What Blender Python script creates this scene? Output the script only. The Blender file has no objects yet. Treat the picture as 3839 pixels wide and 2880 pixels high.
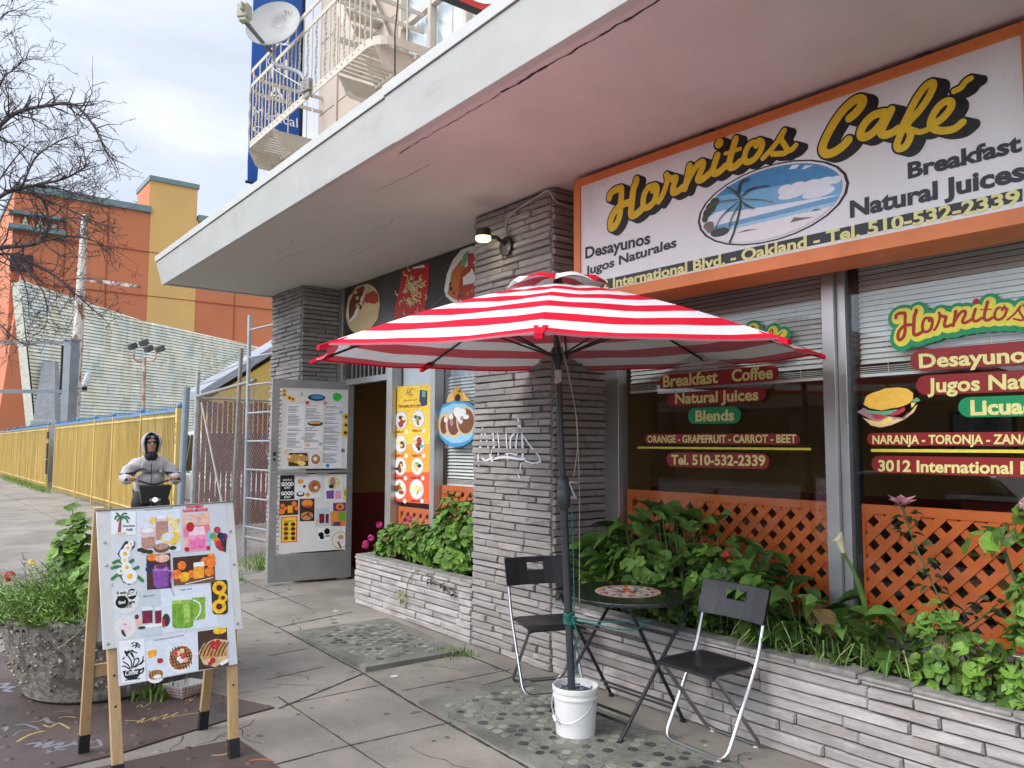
import bpy, bmesh, math, random
from mathutils import Vector, Matrix
V=Vector; PI=math.pi; R=math.radians
sc=bpy.context.scene; COL=sc.collection
# ------------------------------------------------------------------ camera, sky, sun, exposure
CAMZ=1.58
yaw,pit,rol=R(37.752),R(4.502),R(.1607)
fw=V((-math.cos(yaw)*math.cos(pit),math.sin(yaw)*math.cos(pit),math.sin(pit)))
rt=fw.cross(V((0,0,1))).normalized();up=rt.cross(fw)
rt,up=math.cos(rol)*rt+math.sin(rol)*up,math.cos(rol)*up-math.sin(rol)*rt
cd=bpy.data.cameras.new('camera');cam=bpy.data.objects.new('camera',cd);COL.objects.link(cam)
cam.matrix_world=Matrix(((rt.x,up.x,-fw.x,0),(rt.y,up.y,-fw.y,0),(rt.z,up.z,-fw.z,CAMZ),(0,0,0,1)))
cd.sensor_width=36;cd.lens=27.57;cd.clip_start=.05;cd.clip_end=3000;sc.camera=cam
SUN_EL,SUN_AZ=40,-97          # azimuth measured from +X
w=bpy.data.worlds.new('World');sc.world=w;w.use_nodes=True;nt=w.node_tree;N=nt.nodes;N.clear()
def nn(nt,t,**k):
    n=nt.nodes.new(t)
    for a,b in k.items():
        if a.startswith('i_'): n.inputs[a[2:].replace('_',' ')].default_value=b
        else: setattr(n,a,b)
    return n
sky=nn(nt,'ShaderNodeTexSky',sky_type='NISHITA',sun_disc=False,sun_elevation=R(SUN_EL),sun_rotation=R(90-SUN_AZ))
tc=nn(nt,'ShaderNodeTexCoord');mp=nn(nt,'ShaderNodeMapping');mp.inputs['Scale'].default_value=(1.1,1.1,3.6);mp.inputs['Location'].default_value=(.35,.6,.1)
no=nn(nt,'ShaderNodeTexNoise',i_Scale=1.9,i_Detail=6.,i_Roughness=.52,i_Distortion=.4)
cr=nn(nt,'ShaderNodeValToRGB');cr.color_ramp.elements[0].position=.36;cr.color_ramp.elements[0].color=(.54,.60,.69,1);cr.color_ramp.elements[1].position=.62;cr.color_ramp.elements[1].color=(.78,.81,.87,1)
e=cr.color_ramp.elements.new(.48);e.color=(.62,.67,.77,1)
sb=nn(nt,'ShaderNodeVectorMath',operation='SCALE');sb.inputs['Scale'].default_value=.1
mx=nn(nt,'ShaderNodeMix',data_type='RGBA');mx.inputs[0].default_value=.86
bg=nn(nt,'ShaderNodeBackground',i_Strength=1.0);ou=nn(nt,'ShaderNodeOutputWorld')
L=nt.links.new
# the cloud deck glows round the veiled sun, which stands behind the camera, and dims away from it
sdir=V((math.cos(R(SUN_EL))*math.cos(R(SUN_AZ)),math.cos(R(SUN_EL))*math.sin(R(SUN_AZ)),math.sin(R(SUN_EL))))
dt=nn(nt,'ShaderNodeVectorMath',operation='DOT_PRODUCT');L(tc.outputs['Generated'],dt.inputs[0]);dt.inputs[1].default_value=sdir
zr=nn(nt,'ShaderNodeMapRange',interpolation_type='SMOOTHSTEP');zr.inputs[1].default_value=.22;zr.inputs[2].default_value=1.;zr.inputs[3].default_value=.80;zr.inputs[4].default_value=2.3;L(dt.outputs['Value'],zr.inputs[0]);L(zr.outputs[0],bg.inputs[1])
L(tc.outputs['Generated'],mp.inputs['Vector']);L(mp.outputs[0],no.inputs['Vector']);L(no.outputs['Fac'],cr.inputs[0]);L(sky.outputs[0],sb.inputs[0])
L(sb.outputs[0],mx.inputs[6]);L(cr.outputs[0],mx.inputs[7]);L(mx.outputs[2],bg.inputs[0]);L(bg.outputs[0],ou.inputs[0])
sd=bpy.data.lights.new('sun','SUN');sd.energy=1.1;sd.angle=R(24);sd.color=(1,.93,.84);so=bpy.data.objects.new('sun',sd);COL.objects.link(so)
so.rotation_euler=sdir.to_track_quat('Z','Y').to_euler();so.location=(0,-5,20)
vs=sc.view_settings;vs.view_transform='Standard';vs.look='None';vs.gamma=1;vs.exposure=.86
sc.cycles.max_bounces=8;sc.cycles.diffuse_bounces=4;sc.cycles.transparent_max_bounces=12
# ------------------------------------------------------------------ helpers
def s2l(c):
    return tuple((x/255/12.92 if x/255<=.04045 else ((x/255+.055)/1.055)**2.4) for x in c)
def pm(name,col,rough=.6,var=.12,scale=6,bump=0,bscale=40,metal=0,spec=.5,col2=None,island=0,trans=0,thresh=None,coat=0,stain=None,stretch=(1,1,1)):
    m=bpy.data.materials.new(name);m.use_nodes=True;nt=m.node_tree;b=nt.nodes['Principled BSDF'];L=nt.links.new
    b.inputs['Roughness'].default_value=rough;b.inputs['Metallic'].default_value=metal;b.inputs['Specular IOR Level'].default_value=spec
    if coat: b.inputs['Coat Weight'].default_value=coat
    tc=nn(nt,'ShaderNodeTexCoord');mp=nn(nt,'ShaderNodeMapping');mp.inputs['Scale'].default_value=stretch;L(tc.outputs['Object'],mp.inputs[0])
    no=nn(nt,'ShaderNodeTexNoise',i_Scale=scale,i_Detail=7.,i_Roughness=.6);L(mp.outputs[0],no.inputs['Vector'])
    r=nn(nt,'ShaderNodeValToRGB');c2=col2 or tuple(x*(1-var*1.6) for x in col)
    lo,hi=thresh or (.33,.67);r.color_ramp.elements[0].position=lo;r.color_ramp.elements[1].position=hi
    c1=col if col2 else tuple(min(1,x*(1+var*.6)) for x in col)
    r.color_ramp.elements[0].color=(*c2,1);r.color_ramp.elements[1].color=(*c1,1);L(no.outputs['Fac'],r.inputs[0]);out=r.outputs[0]
    if island:
        g=nn(nt,'ShaderNodeNewGeometry');mr=nn(nt,'ShaderNodeMapRange');mr.inputs[3].default_value=1-island;mr.inputs[4].default_value=1+island*.7
        L(g.outputs['Random Per Island'],mr.inputs[0]);vm=nn(nt,'ShaderNodeVectorMath',operation='SCALE');L(out,vm.inputs[0]);L(mr.outputs[0],vm.inputs['Scale']);out=vm.outputs[0]
    if stain:
        sc_,lo,hi,scol=stain[:4];n2=nn(nt,'ShaderNodeTexNoise',i_Scale=sc_,i_Detail=5.,i_Roughness=.65);L(mp.outputs[0],n2.inputs['Vector'])
        r2=nn(nt,'ShaderNodeMapRange');r2.inputs[1].default_value=lo;r2.inputs[2].default_value=hi;L(n2.outputs['Fac'],r2.inputs[0])
        mm=nn(nt,'ShaderNodeMix',data_type='RGBA');L(r2.outputs[0],mm.inputs[0]);L(out,mm.inputs[6]);mm.inputs[7].default_value=(*scol,1);out=mm.outputs[2]
    L(out,b.inputs['Base Color'])
    if bump:
        n3=nn(nt,'ShaderNodeTexNoise',i_Scale=bscale,i_Detail=6.,i_Roughness=.65);L(mp.outputs[0],n3.inputs['Vector'])
        bu=nn(nt,'ShaderNodeBump',i_Strength=bump,i_Distance=.01);L(n3.outputs['Fac'],bu.inputs['Height']);L(bu.outputs[0],b.inputs['Normal'])
    if trans:
        t=nn(nt,'ShaderNodeBsdfTranslucent');L(out,t.inputs[0]);ms=nn(nt,'ShaderNodeMixShader');ms.inputs[0].default_value=trans
        L(b.outputs[0],ms.inputs[1]);L(t.outputs[0],ms.inputs[2]);L(ms.outputs[0],nt.nodes['Material Output'].inputs[0])
    return m
def glassmat(name,tint=(1,1,1),ior=1.5,rough=0.):
    m=bpy.data.materials.new(name);m.use_nodes=True;nt=m.node_tree;nt.nodes.remove(nt.nodes['Principled BSDF']);L=nt.links.new
    lw=nn(nt,'ShaderNodeLayerWeight');lw.inputs[0].default_value=.5;p5=nn(nt,'ShaderNodeMath',operation='POWER');p5.inputs[1].default_value=5.;L(lw.outputs['Facing'],p5.inputs[0])
    f0=((ior-1)/(ior+1))**2;f=nn(nt,'ShaderNodeMath',operation='MULTIPLY_ADD');f.inputs[1].default_value=1-f0;f.inputs[2].default_value=f0;L(p5.outputs[0],f.inputs[0])
    t=nn(nt,'ShaderNodeBsdfTransparent');t.inputs[0].default_value=(*tint,1);g=nn(nt,'ShaderNodeBsdfGlossy',i_Roughness=rough)
    ms=nn(nt,'ShaderNodeMixShader');L(f.outputs[0],ms.inputs[0]);L(t.outputs[0],ms.inputs[1]);L(g.outputs[0],ms.inputs[2]);L(ms.outputs[0],nt.nodes['Material Output'].inputs[0]);return m
def attrmat(name,rough=.5,spec=.4,k=.5,mott=30.):
    m=bpy.data.materials.new(name);m.use_nodes=True;nt=m.node_tree;b=nt.nodes['Principled BSDF'];b.inputs['Roughness'].default_value=rough;b.inputs['Specular IOR Level'].default_value=spec
    L=nt.links.new;a=nn(nt,'ShaderNodeAttribute',attribute_name='Col');tc=nn(nt,'ShaderNodeTexCoord');no=nn(nt,'ShaderNodeTexNoise',i_Scale=mott,i_Detail=5.,i_Roughness=.7);n2=nn(nt,'ShaderNodeTexNoise',i_Scale=mott*.45,i_Detail=3.)
    L(tc.outputs['Object'],no.inputs['Vector']);L(tc.outputs['Object'],n2.inputs['Vector']);sp=nn(nt,'ShaderNodeSeparateColor',mode='HSV');L(a.outputs['Color'],sp.inputs[0])
    # printed food pictures are mottled where they are colourful and clean where they are white paper
    amp=nn(nt,'ShaderNodeMath',operation='MULTIPLY_ADD');L(sp.outputs[1],amp.inputs[0]);amp.inputs[1].default_value=k;amp.inputs[2].default_value=.12
    c0=nn(nt,'ShaderNodeMath',operation='SUBTRACT');L(no.outputs['Fac'],c0.inputs[0]);c0.inputs[1].default_value=.48;m1=nn(nt,'ShaderNodeMath',operation='MULTIPLY_ADD');L(c0.outputs[0],m1.inputs[0]);L(amp.outputs[0],m1.inputs[1]);m1.inputs[2].default_value=1.
    m2=nn(nt,'ShaderNodeMath',operation='MULTIPLY');L(m1.outputs[0],m2.inputs[0]);L(sp.outputs[2],m2.inputs[1])
    c1=nn(nt,'ShaderNodeMath',operation='SUBTRACT');L(n2.outputs['Fac'],c1.inputs[0]);c1.inputs[1].default_value=.5;m3=nn(nt,'ShaderNodeMath',operation='MULTIPLY_ADD');L(c1.outputs[0],m3.inputs[0]);m3.inputs[1].default_value=.010*k;L(sp.outputs[0],m3.inputs[2])
    cb=nn(nt,'ShaderNodeCombineColor',mode='HSV');L(sp.outputs[0],cb.inputs[0]);L(sp.outputs[1],cb.inputs[1]);L(m2.outputs[0],cb.inputs[2]);L(cb.outputs[0],b.inputs['Base Color']);return m
def wpos(o):
    p=V((0,0,0))
    while o: p+=o.location;o=o.parent
    return p
class MB:
    def __init__(s): s.v=[];s.f=[];s.m=[];s.c=None
    def add(s,vs,fs,m=0):
        o=len(s.v);s.v+=[tuple(v) for v in vs];s.f+=[tuple(i+o for i in f) for f in fs];s.m+=[m]*len(fs);return s
    def box(s,c,d,m=0,rz=0,mat=None):
        x,y,z=d[0]/2,d[1]/2,d[2]/2;vs=[V((a*x,b*y,e*z)) for e in(-1,1) for b in(-1,1) for a in(-1,1)]
        if mat: vs=[mat@v for v in vs]
        if rz: q=Matrix.Rotation(rz,3,'Z');vs=[q@v for v in vs]
        return s.add([v+V(c) for v in vs],[(0,2,3,1),(4,5,7,6),(0,1,5,4),(2,6,7,3),(0,4,6,2),(1,3,7,5)],m)
    def bx(s,x0,x1,y0,y1,z0,z1,m=0): return s.box(((x0+x1)/2,(y0+y1)/2,(z0+z1)/2),(abs(x1-x0),abs(y1-y0),abs(z1-z0)),m)
    def poly(s,pts,m=0): return s.add(pts,[tuple(range(len(pts)))],m)
    def prism(s,poly,d,m=0):   # poly: 3d points, d: extrusion vector
        n=len(poly);d=V(d);P=[V(p) for p in poly];return s.add(P+[p+d for p in P],[tuple(range(n-1,-1,-1)),tuple(range(n,2*n))]+[(i,(i+1)%n,n+(i+1)%n,n+i) for i in range(n)],m)
    def tube(s,pts,r,n=8,m=0,closed=False,cap=True):
        P=[V(p) for p in pts];k=len(P);rr=r if isinstance(r,(list,tuple)) else [r]*k;vs=[];fs=[];pu=None
        for i,p in enumerate(P):
            if closed: t=P[(i+1)%k]-P[i-1]
            else: t=P[min(i+1,k-1)]-P[max(i-1,0)]
            t=t.normalized() if t.length>1e-9 else V((0,0,1))
            if pu is None: pu=t.orthogonal().normalized()
            pu=(pu-t*pu.dot(t));pu=pu.normalized() if pu.length>1e-6 else t.orthogonal().normalized();q=t.cross(pu)
            vs+=[p+rr[i]*(math.cos(a*2*PI/n)*pu+math.sin(a*2*PI/n)*q) for a in range(n)]
        for i in range(k if closed else k-1):
            j=(i+1)%k
            fs+=[(i*n+a,i*n+(a+1)%n,j*n+(a+1)%n,j*n+a) for a in range(n)]
        if cap and not closed: fs+=[tuple(range(n-1,-1,-1)),tuple((k-1)*n+a for a in range(n))]
        return s.add(vs,fs,m)
    def lathe(s,prof,c=(0,0,0),n=24,m=0,mat=None):
        c=V(c);vs=[];k=len(prof)
        for r,z in prof:
            for a in range(n):
                q=V((r*math.cos(a*2*PI/n),r*math.sin(a*2*PI/n),z));vs.append(c+(mat@q if mat else q))
        fs=[(i*n+a,i*n+(a+1)%n,(i+1)*n+(a+1)%n,(i+1)*n+a) for i in range(k-1) for a in range(n)]
        if prof[0][0]>1e-6: fs.append(tuple(range(n-1,-1,-1)))
        if prof[-1][0]>1e-6: fs.append(tuple((k-1)*n+a for a in range(n)))
        return s.add(vs,fs,m)
    def ball(s,c,r,n=8,m=0,sz=1): return s.lathe([(max(1e-4,r*math.sin(PI*i/6)),-r*sz*math.cos(PI*i/6)) for i in range(7)],c,n,m)
    def build(s,name,mats,parent=None,smooth=False,bevel=0,ang=35):
        me=bpy.data.meshes.new(name);me.from_pydata(s.v,[],s.f)
        for q in (mats if isinstance(mats,(list,tuple)) else [mats]): me.materials.append(q)
        me.polygons.foreach_set('material_index',s.m)
        if smooth:
            me.polygons.foreach_set('use_smooth',[True]*len(s.f));me.set_sharp_from_angle(angle=R(ang))
        if s.c:
            a=me.color_attributes.new('Col','FLOAT_COLOR','CORNER');d=[]
            for f,c in zip(s.f,s.c): d+=[*c,1]*len(f)
            a.data.foreach_set('color',d)
        me.update();o=bpy.data.objects.new(name,me);COL.objects.link(o)
        if parent is not None: o.parent=parent;o.location=-wpos(parent)
        if bevel:
            b=o.modifiers.new('bevel','BEVEL');b.width=bevel;b.segments=2;b.limit_method='ANGLE'
        return o
def thing(name,label,cat,loc=(0,0,0),group=None):
    o=bpy.data.objects.new(name,None);COL.objects.link(o);o.location=loc;o.empty_display_size=.1;return tag(o,label,cat,group)
def tag(o,label,cat,group=None):
    o['label']=label;o['category']=cat
    if group: o['group']=group
    return o
def struct(o,label=None): 
    o['kind']='structure'
    if label: o['label']=label;o['category']=o.name.split('.')[0].replace('_',' ')
    return o
def dup(root,loc,rz,label):
    r=root.copy();COL.objects.link(r);r.location=loc;r.rotation_euler=(0,0,rz);r['label']=label
    def rec(a,b):
        for ch in a.children:
            if ch.name in seen: continue
            c=ch.copy();COL.objects.link(c);c.parent=b;seen.add(c.name);rec(ch,c)
    seen=set();rec(root,r);return r
def smoothline(pts,n=5,closed=False):
    P=[V(p) for p in pts];k=len(P)
    if k<3: return P
    out=[]
    for i in range(k if closed else k-1):
        a,b,c,d=(P[(i+j)%k] for j in(-1,0,1,2)) if closed else (P[max(i-1,0)],P[i],P[i+1],P[min(i+2,k-1)])
        for j in range(n):
            t=j/n;out.append(.5*((2*b)+(c-a)*t+(2*a-5*b+4*c-d)*t*t+(3*b-a-3*c+d)*t**3))
    if not closed: out.append(P[-1])
    return out
# ------------------------------------------------------------------ printed and painted artwork
PALC=dict(black=(14,12,14),yellow=(225,185,30),signwhite=(228,224,224),charcoal=(34,34,39),cream=(226,218,142),sky1=(70,140,190),sky2=(120,180,215),cloud=(232,236,242),sea1=(110,165,205),sea2=(165,205,228),sand=(236,232,232),
 leafdark=(52,58,42),rockc=(120,105,92),palm=(110,110,78),wgreen=(0,140,85),wyellow=(225,212,70),wred=(165,18,22),wred2=(140,28,30),bun=(240,190,80),ham=(175,130,140),lettuce=(100,175,130),tomato=(190,60,80),bunlow=(235,200,150),cheese=(250,220,120),
 posty=(250,205,60),posto=(248,165,50),postr=(240,95,50),brown=(120,80,50),meat=(120,62,48),beans=(70,38,30),egg=(245,225,150),salsa=(175,60,35),rice=(225,200,140),rice2=(200,110,50),plateg=(190,195,195),platew=(235,232,226),navy=(38,52,92),pblue=(70,145,195),pblue2=(150,200,228),tort=(215,190,140),tort2=(205,150,90),pancake=(125,72,40),caution=(235,170,30),
 bred=(190,30,32),bred2=(205,60,55),noodle=(222,205,150),noodle2=(196,172,112),smear=(92,84,80),cardw=(244,246,250),trunk=(150,85,75),palmg=(65,125,75),sandy=(235,205,130),paleb=(226,234,244),paleb2=(232,240,246),gray=(128,130,138),banana=(245,205,90),banana2=(246,226,160),choc=(190,145,130),chocl=(228,205,196),wredp=(222,60,85),peach=(240,190,165),pink=(245,165,200),pinkl=(250,215,225),pink2=(235,130,150),pink3=(240,120,180),aqua=(150,205,220),lblue=(170,215,240),berry=(190,40,50),berry2=(215,70,75),sun=(248,195,40),plum=(110,50,110),orangec=(245,130,50),oranged=(240,150,60),white=(248,248,248),
 dbrown=(75,48,38),purple=(140,80,165),purple2=(175,125,195),juice=(250,170,50),paleg=(205,216,222),beet=(125,32,58),juiceg=(120,170,50),juiceg2=(140,185,60),juiceg3=(165,205,90),waffle=(185,125,65),wgreen2=(60,200,70),graf=(214,215,220),tan=(190,160,105),copper=(170,95,60),blueb=(20,85,165))
PALC={a:s2l(b) for a,b in PALC.items()}
_tc={}
def textpoly(txt,bold,shear):
    k=(txt,bold,shear)
    if k not in _tc:
        cu=bpy.data.curves.new('t','FONT');cu.body=txt;cu.size=1;cu.offset=bold;cu.shear=shear;cu.resolution_u=3
        ob=bpy.data.objects.new('t',cu);me=bpy.data.meshes.new_from_object(ob);_tc[k]=([tuple(v.co) for v in me.vertices],[tuple(p.vertices) for p in me.polygons])
        bpy.data.objects.remove(ob);bpy.data.meshes.remove(me);bpy.data.curves.remove(cu)
    return _tc[k]
CAPH=max(v[1] for v in textpoly('H',0,0)[0])
class Art:
    def __init__(s,plane,off=.001,step=.0007):
        O,u,v,n=PLANES[plane];s.O,s.u,s.v,s.n=V(O),V(u),V(v),V(n);s.b=MB();s.b.c=[];s.off=off;s.step=step;s.k={}
    def add(s,pts,fs,c,lv):
        s.k[lv]=s.k.get(lv,0)+1;d=s.off+lv*s.step+min(s.k[lv],120)*s.step/125
        s.b.add([s.O+s.u*p[0]+s.v*p[1]+s.n*d for p in pts],fs);s.b.c+=[PALC[c] if isinstance(c,str) else c]*len(fs)
    def poly(s,c,lv,pts):
        a=sum(pts[i][0]*pts[(i+1)%len(pts)][1]-pts[(i+1)%len(pts)][0]*pts[i][1] for i in range(len(pts)))
        s.add(pts if a>0 else pts[::-1],[tuple(range(len(pts)))],c,lv)
    def seg(s,c,lv,pts,i):
        d=s.off+lv*s.step+((i*.618+len(s.b.v)*.00137)%1)*s.step*.6;s.b.add([s.O+s.u*p[0]+s.v*p[1]+s.n*d for p in pts],[tuple(range(len(pts)))]);s.b.c.append(PALC[c])
    def ell(s,c,lv,p,rx,ry,n=26): s.poly(c,lv,[(p[0]+rx*math.cos(i*2*PI/n),p[1]+ry*math.sin(i*2*PI/n)) for i in range(n)])
    def stroke(s,c,lv,w,pts):
        P=smoothline([(*p,0) for p in pts],5);k=len(P);l=[];r=[];h=w/2
        for i,p in enumerate(P):
            t=P[min(i+1,k-1)]-P[max(i-1,0)];t=t.normalized() if t.length>1e-9 else V((1,0,0));q=V((-t.y,t.x,0))*h;l.append(p+q);r.append(p-q)
        vs=[];fs=[]
        for i in range(k-1): s.seg(c,lv,[(q.x,q.y) for q in (l[i],r[i],r[i+1],l[i+1])],i)
        if w>.03:
            for i in range(1,k-1): s.seg(c,lv,[(P[i].x+h*math.cos(j*PI/7),P[i].y+h*math.sin(j*PI/7)) for j in range(14)],i+.5)
        for p,t in((P[0],P[0]-P[1]),(P[-1],P[-1]-P[-2])):
            a0=math.atan2(t.y,t.x);o=len(vs);vs+=[(p.x+h*math.cos(a0-PI/2+j*PI/8),p.y+h*math.sin(a0-PI/2+j*PI/8)) for j in range(9)];fs.append(tuple(range(o,o+9)))
        s.add(vs,fs,c,lv)
    def text(s,c,lv,txt,bl,br,tl,bold,shear):
        vs,fs=textpoly(txt,bold,shear)
        if not vs: return
        x0=min(v[0] for v in vs);x1=max(v[0] for v in vs);ch=CAPH+bold
        s.add([(bl[0]+(br[0]-bl[0])*(x-x0)/(x1-x0)+(tl[0]-bl[0])*y/ch,bl[1]+(br[1]-bl[1])*(x-x0)/(x1-x0)+(tl[1]-bl[1])*y/ch) for x,y,z in vs],fs,c,lv)
    def items(s,L):
        for t in L:
            if t[0]=='P': s.poly(t[1],t[2],t[3])
            elif t[0]=='E': s.ell(*t[1:])
            elif t[0]=='S': s.stroke(*t[1:5])
            elif t[0]=='F':
                s.stroke(t[1],t[2]+1,t[3]*.28,t[4]);P=smoothline([(*p,0) for p in t[4]],7);k=len(P)
                for i in range(1,k-1):
                    d=(P[i+1]-P[i-1]).normalized();q=V((-d.y,d.x,0));l=t[3]*1.7*(1-.55*i/k)*min(1,i/4)
                    for sg in(-1,1):
                        e=P[i]+q*sg*l*.6+d*l*.55+V((0,-l*.45,0));s.seg(t[1],t[2],[(z.x,z.y) for z in (P[i]-d*l*.13,P[i]+d*l*.13,e)][::1 if sg<0 else -1],i+sg*.31)
            else: s.text(*t[1:])
        return s
    def build(s,name,mat,parent=None): return s.b.build(name,mat,parent)
# ------------------------------------------------------------------ artwork outlines, in metres on their own planes
PLANES={'sign': ((-4.0,3.66,.0),(.99872,.05066,.0),(.0,.0,1.0),(.05066,-.99872,.0)),'win': ((.0,4.226,.0),(1.0,.0,.0),(.0,.0,1.0),(.0,-1.0,.0)),'aframe': ((-4.06,.0,.0),(.0,1.0,.0),(-.23162,.0,.97281),(.97281,-.0,.23162)),'door': ((-8.78,3.3,.0),(.17503,.98456,.0),(.0,.0,1.0),(.98456,-.17503,.0)),'banner': ((.0,4.14,.0),(1.0,.0,.0),(.0,.0,1.0),(.0,-1.0,.0)),'blue': ((-10.0,.0,.0),(.0,1.0,.0),(.0,.0,1.0),(1.0,.0,.0)),'wall': ((.0,3.66,.0),(1.0,.0,.0),(.0,.0,1.0),(.0,-1.0,.0)),'ground': ((.0,.0,.0),(1.0,.0,.0),(.0,1.0,.0),(.0,.0,1.0))}
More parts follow.
